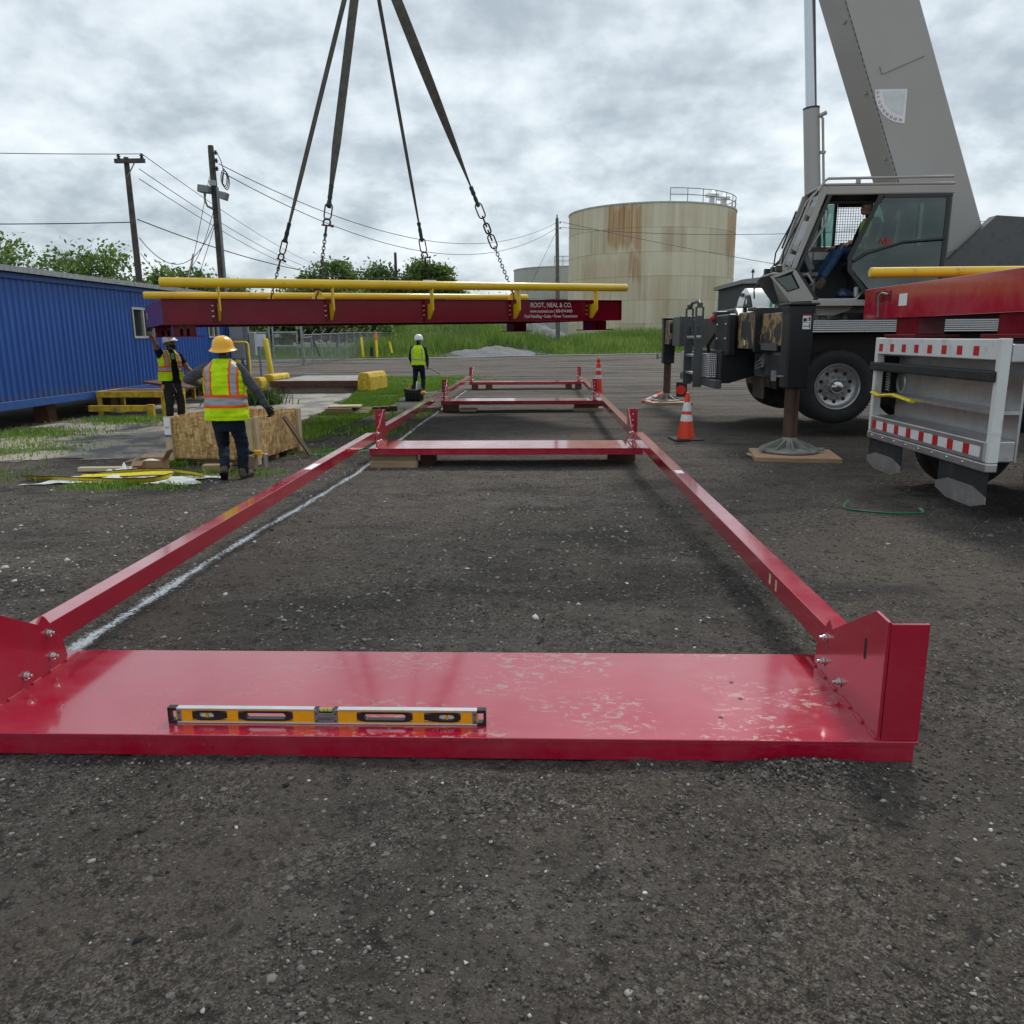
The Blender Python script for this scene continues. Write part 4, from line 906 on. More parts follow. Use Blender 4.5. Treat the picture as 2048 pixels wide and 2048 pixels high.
for yy in (14, 16.5, 19, 21.5, 24, 26): part('support_block', 'rust_brown', bl, lambda m: m.bx(WX - .5, WX - .2, yy - .15, yy + .15, -.05, WZ0 - .14))
# timber and yellow steel steps by the office
def bench(name, x0, x1, y0, y1, z, label, low=None):
    o = thing(name, ((x0 + x1) / 2, (y0 + y1) / 2, 0), label, 'steps')
    for k in range(5):
        a = y0 + (y1 - y0) * k / 5; part('tread_plank', 'rust_brown', o, lambda m: m.bx(x0 + .04, x1 - .04, a + .008, a + (y1 - y0) / 5 - .008, z - .035, z), bevel=.004)
    part('rim', 'yellow_chipped', o, lambda m: (m.bx(x0, x1, y0 - .05, y0, z - .13, z + .005), m.bx(x0, x1, y1, y1 + .05, z - .13, z + .005), m.bx(x0, x0 + .039, y0, y1, z - .13, z + .005), m.bx(x1 - .039, x1, y0, y1, z - .13, z + .005)), bevel=.006)
    for (a, b) in ((x0 + .05, y0), (x1 - .05, y0), (x0 + .05, y1), (x1 - .05, y1)): part('leg', 'yellow_chipped', o, lambda m: m.beam((a, b, -.02), (a, b, z - .131), .09, .07), bevel=.006)
    if low is not None:
        part('low_step', 'yellow_chipped', o, lambda m: m.bx(x0, x1 - .1, y0 - .42, y0 - .33, low - .13, low), bevel=.006)
        part('low_leg', 'yellow_chipped', o, lambda m: m.bx(x1 - .24, x1 - .1, y0 - .425, y0 - .325, -.02, low + .02), bevel=.006)
    return o
bench('steps', -9.9, -8.35, 17.75, 18.75, .54, 'yellow edged low steps with rusty treads below the blue office', .26)
bench('landing', -9.9, -8.1, 21.6, 22.7, .58, 'yellow edged landing behind the two near workers')
mb = MB(); mb.box((-8.9, 19.4, .60), (1.1, .9, .05), rotm(ry=R(8))); solo('rusty_plate', 'rust_brown', mb, 'rusty sheet leaning on the steps under the office wall', 'plate', bevel=.006)
px = -7.6 + .5 * rng.normal(size=2600) * .7; py = 20.7 + .4 * rng.normal(size=2600) * .6
blades('bush', px, py, gz(px, py), .25 + .35 * rng.random(len(px)), .03, 'leaves_dark', 'dark leafy weeds growing under the yellow landing', .4, .7); bpy.data.objects['bush']['category'] = 'weeds'

# electrical cabinet on a frame
cb = thing('electric_cabinet', (-9.5, 26.0, 0), 'tall grey electrical cabinet beside the blue office', 'cabinet')
part('upper_box', 'cabinet_grey', cb, lambda m: m.bx(-9.80, -9.36, 25.6, 26.2, 1.66, 2.45), bevel=.01); part('lower_box', 'cabinet_grey', cb, lambda m: m.bx(-9.78, -9.38, 25.6, 26.2, 1.05, 1.645), bevel=.01)
part('post', 'steel_grey', cb, lambda m: m.bx(-9.33, -9.20, 25.6, 25.75, -.05, 2.5), bevel=.006); part('side_box', 'cabinet_grey', cb, lambda m: m.bx(-9.18, -9.00, 25.6, 25.8, 1.15, 1.85), bevel=.01)
part('cable_loop', 'wire_black', cb, lambda m: m.tube([(-9.5, 25.55, 1.05), (-9.3, 25.5, .8), (-9.35, 25.5, .5), (-9.5, 25.5, .35)], .02, 6), smooth=True)
part('meter', 'bollard_yellow', cb, lambda m: m.bx(-9.62, -9.45, 25.4, 25.55, .55, 1.02), bevel=.02)
hr = thing('handrail', (-9.3, 25.1, 0), 'yellow tube handrail frame in front of the grey cabinet', 'handrail')
part('rail_tube', 'yellow_paint', hr, lambda m: m.tube([(-9.75, 25.1, 1.56), (-9.10, 25.1, 1.56), (-9.04, 25.1, 1.51), (-9.02, 25.1, .1)], .035, 8), smooth=True)
mb = MB(); mb.bx(-10.34, -9.79, 29.0, 29.02, 1.38, 1.83); sgn = thing('blank_sign', (-10.05, 29, 0), 'blank white board standing behind the grey cabinet', 'sign'); mb.build('board', 'paper_white', sgn); part('post', 'galvanised', sgn, lambda m: m.bx(-10.09, -10.03, 29.03, 29.09, -.05, 1.8))

def bollard(x, y, r, h, label, lean=0, cone=False):
    mb = MB(); top = Vector((x + lean, y, h)); mb.tube([(x, y, float(gz(x, y)) - .05), top - Vector((0, 0, .03)), top], [r, r, r * .75], 16); return solo('bollard', 'bollard_yellow', mb, label, 'bollard', smooth=True)
bollard(-9.62, 29.0, .09, 1.66, 'thick yellow bollard leaning left behind the concrete ramp', -.18)
bollard(-12.15, 56, .085, 1.7, 'slim yellow post in the grass left of the black stump', -.1); bollard(-11.2, 56, .085, 1.65, 'slim yellow post in the grass with an orange cone on top', -.02); 
mb = MB(); mb.lathe([(.2, 0), (.2, .03), (.14, .04), (.03, .42), (.02, .43)], (-11.22, 56, 1.62), (0, 0, 1), 14); solo('traffic_cone', 'orange_faded', mb, 'small faded orange cone stuck on a yellow post by the fence', 'cone', smooth=True)
mb = MB(); mb.tube([(-10.15, 56, .6), (-10.32, 56.05, 1.36)], [.08, .08], 8); solo('guy_guard', 'bollard_yellow', mb, 'short leaning yellow guy wire guard in the tall grass', 'wire guard')
mb = MB(); mb.bx(-11.72, -11.5, 56.1, 56.3, .2, 1.05); solo('stump_post', 'plastic_black', mb, 'short black post between the two slim yellow posts', 'post', bevel=.03)

# old scale ramp: concrete slab on kerbs between yellow blocks
rp = thing('concrete_ramp', (-7.0, 26.3, 0), 'old raised concrete scale slab with rusty edge', 'concrete slab')
part('slab', 'concrete_clean', rp, lambda m: m.bx(-8.35, -5.52, 25.0, 28.6, .22, .37), bevel=.02); part('edge_channel', 'rust_brown', rp, lambda m: m.bx(-8.4, -5.5, 24.93, 24.995, .20, .375), bevel=.005); part('footing', 'concrete', rp, lambda m: m.bx(-8.4, -5.55, 25.1, 28.5, -.1, .215), bevel=.03)
def kblock(x0, x1, y0, y1, z0, z1, label, rz=0):
    mb = MB(); w, l, h = (x1 - x0) / 2, (y1 - y0) / 2, z1 - z0
    mb.prism([(-w, 0), (w, 0), (w * .9, h * .75), (w * .6, h), (-w * .6, h), (-w * .9, h * .75)], (0, -l, 0), (1, 0, 0), (0, 0, 1), (0, 2 * l, 0))
    o = mb.build('kerb_block', 'yellow_chipped', None, bevel=.03); o.location = ((x0 + x1) / 2, (y0 + y1) / 2, z0); o.rotation_euler.z = rz; tag(o, label, 'concrete block', 'yellow concrete blocks at the old slab')
kblock(-5.5, -5.05, 24.7, 26.3, .04, .62, 'chipped yellow concrete block at the slab\'s right corner', R(-8))
kblock(-8.85, -8.50, 24.55, 25.1, .06, .50, 'chipped yellow concrete block at the slab\'s left front corner'); kblock(-8.68, -8.30, 25.25, 26.6, .38, .56, 'long yellow kerb block along the slab\'s left edge', R(-6))

# ------------------------------------------------------------ chain-link fence and gate
def gal(mb, p, q, r=.035): mb.tube([p, q], r, 8)
def wire_panel(parent, p, q, z0, z1, s=.16):
    p, q = Vector(p), Vector(q); L = (q - p).length; d = (q - p) / L; H = z1 - z0; mb = MB(); k = -H
    while k < L:
        for sg in (1, -1):
            a0, a1 = max(k, 0), min(k + H, L)
            if a1 > a0:
                za = z0 + (a0 - k) if sg > 0 else z1 - (a0 - k); zb_ = z0 + (a1 - k) if sg > 0 else z1 - (a1 - k)
                mb.beam(p + d * a0 + Vector((0, 0, za)), p + d * a1 + Vector((0, 0, zb_)), .010, .010)
        k += s
    o = mb.build('wire_mesh', 'galvanised', parent, kind='stuff'); return o
gate = thing('mesh_gate', (-15.2, 46, .1), 'galvanised double pipe gate with wire mesh left of the fence', 'gate')
GY = 46; gzz = float(gz(-14, GY))
for (x0, x1) in ((-18.2, -15.31), (-15.11, -13.72)):
    for z in (.25, 1.12, 1.88): part('gate_rail', 'galvanised', gate, lambda m: gal(m, (x0, GY, gzz + z), (x1, GY, gzz + z), .04), smooth=True)
    for x in (x0, x1): part('gate_stile', 'galvanised', gate, lambda m: gal(m, (x, GY, gzz + .1), (x, GY, gzz + (2.2 if abs(x + 15.2) < .3 else 1.95)), .05), smooth=True)
    wire_panel(gate, (x0, GY, gzz), (x1, GY, gzz), .25, 1.88)
part('latch_plate', 'cabinet_grey', gate, lambda m: m.bx(-15.0, -14.72, GY - .06, GY - .03, gzz + 1.62, gzz + 1.80))
fe = thing('chain_link_fence', (-13, 55, .1), 'chain-link fence with barbed wire arms running back along the grass', 'fence')
FP = [(-13.53, 46.2)] + [(-13.53 + .115 * k, 46.2 + 1.7 * k) for k in range(1, 13)]
for i, (x, y) in enumerate(FP):
    z = float(gz(x, y)); part('fence_post', 'galvanised', fe, lambda m: gal(m, (x, y, z - .1), (x, y, z + (2.9 if i == 0 else 1.75)), .07 if i == 0 else .035), smooth=True)
    part('barb_arm', 'galvanised', fe, lambda m: m.beam((x, y, z + 1.75), (x + .30, y - .1, z + 2.02), .04, .04))
    if i:
        (xp, yp) = FP[i - 1]; wire_panel(fe, (xp, yp, z), (x, y, z), .1, 1.72, .2); part('top_rail', 'galvanised', fe, lambda m: gal(m, (xp, yp, z + 1.72), (x, y, z + 1.72), .025))
part('brace', 'galvanised', fe, lambda m: gal(m, (-13.46, 46.0, 1.67), (-12.85, 46.0, 1.72), .04)); part('brace', 'wire_black', fe, lambda m: gal(m, (-12.85, 46.0, 1.72), (-12.47, 46.0, .6), .03)); part('fence_post', 'galvanised', fe, lambda m: gal(m, (-13.36, 46.1, 0), (-13.48, 46.1, 2.3), .05))

# ------------------------------------------------------------ utility poles and wires
def upole(x, y, h, r, label, lean=(0, 0), mat='pole_wood', name='utility_pole'):
    o = thing(name, (x, y, float(gz(x, y))), label, 'utility pole', 'utility poles')
    part('shaft', mat, o, lambda m: m.tube([(x + lean[0] * t, y + lean[1] * t, -.1 + (h + .1) * t) for t in (0, .5, .97, 1)], [r * 1.2, r, r * .8, r * .72], 14), smooth=True); return o
def insul(o, p): part('insulator', 'wire_black', o, lambda m: m.lathe([(.03, 0), (.07, .03), (.03, .06), (.08, .09), (.04, .13), (.05, .16)], p, (0, 0, 1), 10), smooth=True)
u1 = upole(-14.63, 30, 7.99, .115, 'weathered utility pole with a cross arm at the left, above the blue office', (-.05, 0)); part('cross_arm', 'pole_wood', u1, lambda m: m.bx(-15.0, -13.93, 29.75, 29.87, 7.76, 7.90)); part('arm_brace', 'steel_grey', u1, lambda m: m.beam((-14.3, 29.8, 7.76), (-14.6, 29.8, 7.3), .05, .02))
insul(u1, (-14.02, 29.8, 7.90)); insul(u1, (-14.85, 29.8, 7.90))
u2 = upole(-13.1, 34, 9.22, .15, 'tall dark utility pole with lamps and a coil of cable, behind the hanging deck', (-.05, 0))
part('floodlight', 'steel_grey', u2, lambda m: m.box((-13.42, 33.7, 7.53), (.46, .40, .28), rotm(ry=R(8))), bevel=.03); part('floodlight', 'steel_grey', u2, lambda m: m.prism([(0, 0), (.34, -.08), (.25, -.36), (0, -.28)], (-12.90, 33.7, 7.48), (1, 0, 0), (0, 0, 1), (0, .4, 0)), bevel=.02)
part('lamp_bracket', 'steel_grey', u2, lambda m: m.tube([(-13.48, 33.8, 7.4), (-13.48, 33.8, 7.1), (-13.40, 33.8, 6.9), (-13.2, 33.85, 6.8)], .045, 8), smooth=True); part('junction_box', 'cabinet_grey', u2, lambda m: m.bx(-13.2, -12.97, 33.65, 33.8, 7.66, 7.86), bevel=.01)
part('conduit', 'steel_grey', u2, lambda m: m.tube([(-12.92, 33.75, 7.6), (-12.90, 33.75, 4.0), (-12.88, 33.75, .3)], .055, 8), smooth=True)
part('cable_coil', 'wire_black', u2, lambda m: m.tube([(-12.66 + .13 * math.sin(a) + .02 * a / 6, 33.8 + .01 * a, 8.0 + .33 * math.cos(a) - .05 * a / 6) for a in np.linspace(0, 17, 70)], .018, 5), smooth=True)
for z in (8.55, 8.25, 8.85): insul(u2, (-12.93, 33.9, z))
part('cable_drop', 'wire_black', u2, lambda m: m.tube([(-12.88, 33.9, 8.95), (-12.72, 33.85, 8.6), (-12.62, 33.8, 8.2), (-12.72, 33.8, 7.7)], .016, 5), smooth=True)
u3 = upole(1.62, 70, 11.2, .17, 'grey utility pole standing in front of the rusty tank', (-.15, 0), 'pole_wood_pale'); insul(u3, (1.72, 69.8, 10.75)); insul(u3, (1.72, 69.8, 10.3))
part('pole_cap', 'steel_grey', u3, lambda m: m.lathe([(.06, 0), (.06, .25), (.02, .3)], (1.47, 70, 11.2), (0, 0, 1), 8))
u4 = upole(-23.55, 104, 9.9, .16, 'far utility pole with a wide cross arm among the trees'); part('cross_arm', 'pole_wood', u4, lambda m: m.bx(-24.9, -22.2, 103.9, 104.05, 9.65, 9.8))
u5 = upole(-16.6, 96, 11.2, .2, 'far dark pole between the two tree clumps')
def wire(p, q, sag, label, r=.013, n=26):
    p, q = Vector(p), Vector(q); pts = [p.lerp(q, i / n) - Vector((0, 0, sag * 4 * (i / n) * (1 - i / n))) for i in range(n + 1)]
    mb = MB(); mb.tube(pts, r, 5); return solo('overhead_wire', 'wire_black', mb, label, 'wire', 'overhead wires', smooth=True)
wire((-12.83, 33.9, 8.51), (1.4, 69.8, 10.81), 2.3, 'upper wire sagging from the dark pole to the pole by the tank', .017); wire((-12.75, 33.9, 8.2), (1.4, 69.8, 10.38), 2.6, 'lower wire sagging from the dark pole to the pole by the tank', .017)
wire((1.75, 69.8, 10.9), (30, 52, 3.6), .4, 'wire falling right across the rusty tank', .02); wire((1.75, 69.8, 10.45), (34, 52, 9.0), 1.0, 'nearly level wire crossing the rusty tank', .02)
wire((-14.0, 29.8, 8.05), (-24.7, 104, 9.8), .9, 'highest wire from the left pole\'s cross arm toward the far pole', .013); wire((-14.25, 30, 7.6), (-22.4, 104, 9.8), 1.6, 'middle wire from the left pole toward the far pole', .014); wire((-14.28, 30, 7.27), (-23.5, 104, 9.3), 1.4, 'lowest long wire from the left pole toward the far pole', .014)
wire((-14.5, 30, 5.9), (-8.0, 52, 5.4), .8, 'service cable from the left pole passing behind the dark pole', .02); wire((-14.5, 30, 5.27), (-13.2, 34, 6.4), 1.3, 'slack cable drooping between the left pole and the dark pole', .014); wire((-14.5, 30, 4.72), (-13.2, 34, 6.9), 1.7, 'lower slack cable drooping between the left pole and the dark pole', .012)
wire((-13.3, 34, 8.05), (-14.6, 33.5, 3.0), 0, 'guy wire running down left of the dark pole', .012); wire((-13.2, 34, 6.3), (-14.6, 33.4, 2.6), .1, 'second guy wire running down left of the dark pole', .012); wire((1.5, 69.9, 10.3), (-3.2, 72, 1.2), 0, 'guy wire left of the pole by the tank', .014)
wire((-14.02, 29.8, 8.05), (-40, 22, 8.6), .5, 'wire leaving the left pole toward the left', .013); wire((-14.7, 30, 5.8), (-40, 24, 6.6), .5, 'cable leaving the left pole toward the left', .018)
mb = MB(); mb.tube([(-14.08, 33.6, 5.05), (-14.55, 33.45, 3.2), (-15.1, 33.4, 1.0)], .03, 8); solo('guy_guard', 'timber_pale', mb, 'pale yellow sleeve on the guy wire beside the dark pole', 'wire guard', smooth=True)

# ------------------------------------------------------------ trees and shrubs
def tree(name, x, y, h, rx, label, mat, n, trunk=.22, cy_=.62, seed=0, leaf=.24, grp='trees behind the yard', z0=None):
    n = int(n * 3.6); g = np.random.default_rng(seed); z0 = float(bank_h(x, y)) if z0 is None else z0
    o = thing(name, (x, y, z0), label, 'tree' if h > 6 else 'shrub', grp); mb = MB(); tips = []
    mb.tube([(x, y, z0 - .2), (x + .1, y, z0 + h * .3), (x + .2 * g.normal(), y, z0 + h * .6)], [trunk, trunk * .8, trunk * .4], 8)
    for k in range(34):
        a = g.uniform(0, 6.28); r = rx * g.uniform(.35, .92); zz = z0 + h * g.uniform(.38, .97); r *= math.sqrt(max(.08, 1 - ((zz - z0) / h - .5) ** 2 * 3.0))
        p = Vector((x + math.cos(a) * r, y + math.sin(a) * r, zz)); s = Vector((x, y, z0 + h * g.uniform(.2, .5)))
        mb.tube([s, s.lerp(p, .55) + Vector((0, 0, .06 * h * g.random())), p], [trunk * .35, trunk * .2, trunk * .06], 5); tips.append(p)
    mb.build('trunk', 'bark', o)
    T = np.array([tuple(p) for p in tips]); idx = g.integers(0, len(T), n); sp = rx * .17
    c = T[idx] + g.normal(size=(n, 3)) * np.array([sp, sp, sp * .8]); low = g.random(n) < .25
    c[low] = np.stack([x + g.normal(size=low.sum()) * rx * .45, y + g.normal(size=low.sum()) * rx * .45, z0 + h * g.uniform(.25, .7, low.sum())], 1)
    c[:, 2] = np.maximum(c[:, 2], z0 + .25 * h * g.random(n)); u = g.normal(size=(n, 3)); u /= np.linalg.norm(u, axis=1)[:, None]; w = np.cross(u, g.normal(size=(n, 3))); w /= np.linalg.norm(w, axis=1)[:, None]
    s = leaf * g.uniform(.5, 1.3, n)[:, None]; v = np.stack([c - u * s, c + w * s * .55, c + u * s, c - w * s * .55], 1).reshape(-1, 3) - np.array([x, y, z0])
    ti = np.clip(g.normal(.5, .2, n) + .25 * np.repeat(g.normal(size=len(T)), 1)[idx], 0, 1)
    lf = np_mesh('crown', v, np.arange(4 * n).reshape(-1, 4), mat, 4, False, {'tint': np.repeat(ti, 4)}); lf.parent = o
    return o
TR = [(-26.8, 96, 6.6, 3.4, 'leaves_dark', 3600, 'left end of the big tree clump behind the hanging deck'), (-23.6, 95, 9.3, 3.8, 'leaves_mid', 4000, 'light green tree with ragged top in the tree clump, left of the far pole'), (-19.6, 97, 9.0, 4.2, 'leaves_dark', 4200, 'dense dark tree just right of the far cross-arm pole'),
      (-13.9, 97, 8.6, 3.0, 'leaves_mid', 3400, 'tall tree with pointed top behind the third sling'), (-11.5, 98, 7.2, 2.8, 'leaves_mid', 2800, 'rounded tree at the right end of the clump'), (-16.6, 100, 6.2, 2.8, 'leaves_dark', 2400, 'low dark tree in the gap between the two clumps'),
      (-6.4, 112, 3.6, 3.0, 'leaves_mid', 1800, 'small far tree low behind the hanging deck, left of the pale tank')]
for i, (x, y, h, r, m, n, lb) in enumerate(TR): tree('tree', x, y, h, r, lb, m, n, seed=100 + i, leaf=.21)
SH = [(-31, 62, 4.6, 3.4), (-27.3, 60, 4.4, 3.0), (-23.5, 61, 4.9, 3.0), (-20.3, 60, 4.3, 2.8), (-17.4, 62, 5.0, 3.0), (-14.8, 66, 4.6, 2.6), (-36, 62, 5.2, 3.6)]
PLC = ['far left end of the thicket behind the gate', 'thicket bush left of the gate', 'thicket bush behind the gate\'s left leaf', 'olive bush behind the gate\'s right leaf', 'bush behind the first fence posts', 'bush at the right end of the thicket', 'bush left of the thicket above the office roof']
for i, (x, y, h, r) in enumerate(SH): tree('shrub', x, y, h, r, ('dark green ' if i % 2 else 'olive green ') + PLC[i], 'leaves_olive' if i % 2 == 0 else 'leaves_mid', 2200, .12, seed=200 + i, leaf=.2, grp='thicket behind the fence', z0=.2)
for i, (x, y, h, r, lb) in enumerate([(-29.5, 54, 7.0, 3.8, 'leafy tree top just above the office roof at the left edge'), (-24.8, 56, 5.9, 3.0, 'smaller tree above the office roof, right of the left pole'), (-37.5, 56, 8.0, 4.5, 'large tree beyond the office at the far left'), (-46, 62, 9.0, 5, 'tree at the far left beyond the office')]): tree('tree', x, y, h, r, lb, 'leaves_mid', 2600, .2, seed=300 + i, leaf=.17, z0=.2)

# ------------------------------------------------------------ storage tanks
def storage_tank(x, y, r, h, mat, label, courses):
    o = thing('storage_tank', (x, y, .5), label, 'storage tank'); mb = MB(); mb.lathe([(r, .0), (r, h)], (x, y, .5), (0, 0, 1), 96, False, False); mb.build('shell', mat, o, smooth=True)
    mb = MB(); mb.lathe([(r + .06, h - .12), (r + .06, h + .02), (r * .6, h + .45), (.1, h + .8)], (x, y, .5), (0, 0, 1), 96, False, False); mb.build('roof', 'tank_pale', o, smooth=True)
    for k in range(1, courses): mb = MB(); mb.lathe([(r + .005, h * k / courses - .03), (r + .03, h * k / courses - .03), (r + .03, h * k / courses + .02), (r + .005, h * k / courses + .02)], (x, y, .5), (0, 0, 1), 96, False, False); mb.build('weld_seam', mat, o, smooth=True)
    return o
tx_, ty_, tr_, th_ = 12.95, 98, 9.5, 14.75
T1 = storage_tank(tx_, ty_, tr_, th_, 'tank_rust', 'large rusty beige storage tank with a railing on its roof', 6); T1.rotation_euler.z = 0
zt = .5 + th_; rl_ = thing('roof_railing', (tx_, ty_, zt), 'grey pipe railing round the right of the rusty tank\'s roof', 'railing')
a0, a1 = R(-86), R(40); an = np.linspace(a0, a1, 30); ra = tr_ - .15
for zz in (1.35, .72): part('rail_tube', 'galvanised', rl_, lambda m: m.tube([(tx_ + ra * math.cos(a), ty_ + ra * math.sin(a), zt + zz) for a in an], .045, 6), smooth=True)
for a in np.linspace(a0, a1, 12): part('post', 'galvanised', rl_, lambda m: m.tube([(tx_ + ra * math.cos(a), ty_ + ra * math.sin(a), zt), (tx_ + ra * math.cos(a), ty_ + ra * math.sin(a), zt + 1.35)], .045, 6))
for k, a in enumerate((R(-48), R(-30))):
    c = Vector((tx_ + (ra - 1) * math.cos(a), ty_ + (ra - 1) * math.sin(a), zt)); v_ = thing('roof_vent', c, ('taller left' if k == 0 else 'lower right') + ' white vent hood on the rusty tank\'s roof', 'vent', 'vents on the tank roof')
    part('stem', 'white_paint', v_, lambda m: m.lathe([(.30, 0), (.30, .8), (.2, .9)], c, (0, 0, 1), 10)); part('hood', 'white_paint', v_, lambda m: m.lathe([(.3, .85), (.75, .9), (.75, 1.15), (.25, 1.5)], c, (0, 0, 1), 10), auto=30)
T2 = storage_tank(4.3, 128, 8.2, 11.0, 'tank_pale', 'pale grey storage tank partly hidden behind the rusty one', 5)
rl2 = thing('roof_railing', (4.3, 128, 11.5), 'short pipe railing on the pale tank\'s roof', 'railing'); 
for zz in (1.4, .75): part('rail_tube', 'galvanised', rl2, lambda m: m.tube([(2.2, 120.4, 11.45 + zz), (6, 120.4, 11.45 + zz)], .05, 6))
for x in (2.2, 3.4, 4.6, 6.0): part('post', 'galvanised', rl2, lambda m: m.tube([(x, 120.4, 11.2), (x, 120.4, 12.85)], .05, 6))
# dark shed and white tank wagon behind the crane
sh = thing('dark_shed', (27, 68, 0), 'long dark shed with a pale corrugated roof behind the crane', 'shed'); part('wall', 'shed_dark', sh, lambda m: m.bx(16.3, 60, 66, 76, 0, 5.6)); part('roof', 'asphalt_roof', sh, lambda m: m.prism([(0, 0), (45, 0), (45, .3), (22, 3.0), (0, .3)], (15.9, 65.7, 5.6), (1, 0, 0), (0, 0, 1), (0, 10.6, 0)))
part('roof_vent', 'shed_dark', sh, lambda m: m.lathe([(.05, 0), (.05, .5), (.14, .52), (.14, .6), (.03, .8)], (16.9, 66.5, 5.95), (0, 0, 1), 8))
nk = thing('tank_wagon', (14.6, 45, 0), 'white cylindrical fuel tank lettered in green behind the crane', 'fuel tank')
part('barrel', 'tank_white', nk, lambda m: m.lathe([(.15, -.32), (.8, -.25), (1.1, -.10), (1.22, 0), (1.22, 9.5), (1.1, 9.7)], (11.1, 45, 2.90), (1, 0, 0), 40), auto=40)
for x in (12.3, 15.2, 18.7): part('saddle', 'steel_grey', nk, lambda m: m.bx(x, x + .3, 44.2, 45.8, .1, 1.95))
part('hatch', 'shed_dark', nk, lambda m: m.box((10.84, 44.6, 3.75), (.1, .5, .16)))
text_mesh('lettering', 'NOCO', 1.15, 'green_print', nk, (12.0, 43.76, 2.78), (1, 0, 0), (0, 0, 1), .004, 1.15, 'LEFT'); text_mesh('lettering', 'NOCO', .62, 'green_print', nk, (10.74, 45.6, 2.75), (0, -1, 0), (0, 0, 1), .004, 1.0, 'LEFT')

# ------------------------------------------------------------ mobile crane
cr = thing('mobile_crane', (5.5, 15.4, 0), 'grey and black truck crane standing on outriggers with its cab open', 'crane')
def cp(name, mat, fn, parent=None, **k): return part(name, mat, parent or cr, fn, **k)
cp('chassis', 'crane_black', lambda m: (m.bx(3.95, 12.5, 13.75, 17.0, 1.12, 1.70), m.bx(3.86, 12.5, 13.95, 16.8, 1.701, 1.93)), bevel=.02)
cp('wheel_arch', 'crane_black', lambda m: m.bx(4.15, 5.7, 14.3, 16.4, .75, 1.119))
cp('fender', 'tread_plate', lambda m: (m.bx(4.12, 12.4, 13.30, 13.312, 1.715, 1.905), m.bx(4.12, 12.4, 13.3125, 13.94, 1.893, 1.905)))
# outrigger boxes along Y
box = cp('outrigger_box', 'outrigger_worn', lambda m: m.bx(3.34, 3.84, 12.75, 13.9, 1.46, 2.04), bevel=.015)
cp('box_collar', 'crane_black', lambda m: (m.bx(3.30, 3.88, 12.68, 12.745, 1.42, 2.09), m.bx(3.30, 3.45, 12.746, 13.2, 2.045, 2.10)), box, bevel=.01)
cp('outrigger_box', 'crane_black', lambda m: m.bx(3.40, 3.84, 13.91, 18.6, 1.46, 2.02), bevel=.015)
cp('outrigger_box', 'crane_dark_grey', lambda m: m.bx(3.16, 3.6, 18.61, 19.6, 1.44, 2.10), bevel=.015)
b1 = cp('outrigger_beam', 'outrigger_worn', lambda m: m.bx(3.38, 3.80, 11.52, 12.675, 1.53, 1.99), bevel=.012)
cp('hose_tray', 'crane_dark_grey', lambda m: m.bx(3.355, 3.378, 11.7, 12.5, 1.46, 1.56), b1); cp('scuff_label', 'paper_white', lambda m: m.bx(3.325, 3.333, 13.35, 13.42, 1.52, 1.60), box)
cp('outrigger_beam', 'outrigger_worn', lambda m: m.bx(3.10, 3.5, 19.61, 20.5, 1.47, 2.03), bevel=.012)
def jack(x, y, ztop, zbot, s, pad_z):
    lg = cp('jack_leg', 'crane_black', lambda m: m.prism([(-.15 * s, zbot), (.15 * s, zbot), (.16 * s, ztop - .12), (.20 * s, ztop), (-.17 * s, ztop), (-.16 * s, ztop - .12)], (x, y - .17 * s, 0), (1, 0, 0), (0, 0, 1), (0, .34 * s, 0)), bevel=.02)
    cp('top_cap', 'crane_black', lambda m: m.bx(x - .19 * s, x + .23 * s, y - .20 * s, y + .20 * s, ztop + .001, ztop + .03), lg, bevel=.008)
    cp('lock_pin', 'galvanised', lambda m: (m.tube([(x - .15 * s, y - .05, zbot + .16), (x - .27 * s, y - .05, zbot + .16)], .014, 8), m.box((x - .29 * s, y - .05, zbot + .17), (.05, .07, .14))), lg)
    cp('ram', 'ram_rust', lambda m: m.tube([(x, y, zbot + .02), (x, y, pad_z + .20)], .098 * s, 20), smooth=True)
    fl = cp('float_pad', 'float_grey', lambda m: m.lathe([(.40 * s, 0), (.41 * s, .015), (.40 * s, .045), (.37 * s, .05), (.12 * s, .06), (.105 * s, .17), (.095 * s, .20)], (x, y, pad_z), (0, 0, 1), 36), auto=30)
    for k in range(10):
        a = 2 * math.pi * k / 10 + .2; d = Vector((math.cos(a), math.sin(a), 0)); q = Vector((-d.y, d.x, 0))
        mb = MB(); mb.prism([(.10 * s, .05), (.38 * s, .05), (.38 * s, .065), (.11 * s, .175)], Vector((x, y, pad_z)) - q * .007, d, (0, 0, 1), q * .014); mb.build('rib', 'float_grey', fl)
    for a in (R(200), R(-20)): cp('carry_handle', 'float_grey', lambda m: m.box((x + .43 * s * math.cos(a), y + .43 * s * math.sin(a), pad_z + .04), (.09, .05, .05), rotm(rz=a)), fl, bevel=.01)
    return lg
j1 = jack(3.53, 11.38, 2.07, .96, 1.0, .075); jack(3.21, 20.45, 2.07, 1.0, .92, .06)
st = cp('warning_sticker', 'paper_white', lambda m: (m.bx(3.55, 3.66, 11.2085, 11.2095, 1.845, 1.93), m.bx(3.55, 3.66, 11.2085, 11.2095, 1.755, 1.84)), j1)
for (a, b, c_, d_) in ((.558, .60, 1.855, 1.90), (.612, .622, 1.86, 1.91), (.632, .652, 1.86, 1.915), (.56, .60, 1.79, 1.80), (.615, .632, 1.785, 1.80), (.638, .65, 1.77, 1.83)): cp('symbol', 'ink_black', lambda m: m.bx(3 + a, 3 + b, 11.2072, 11.208, c_, d_), j1)
cp('symbol', 'red_tape', lambda m: m.bx(3.555, 3.655, 11.2075, 11.2085, 1.935, 1.948), j1)
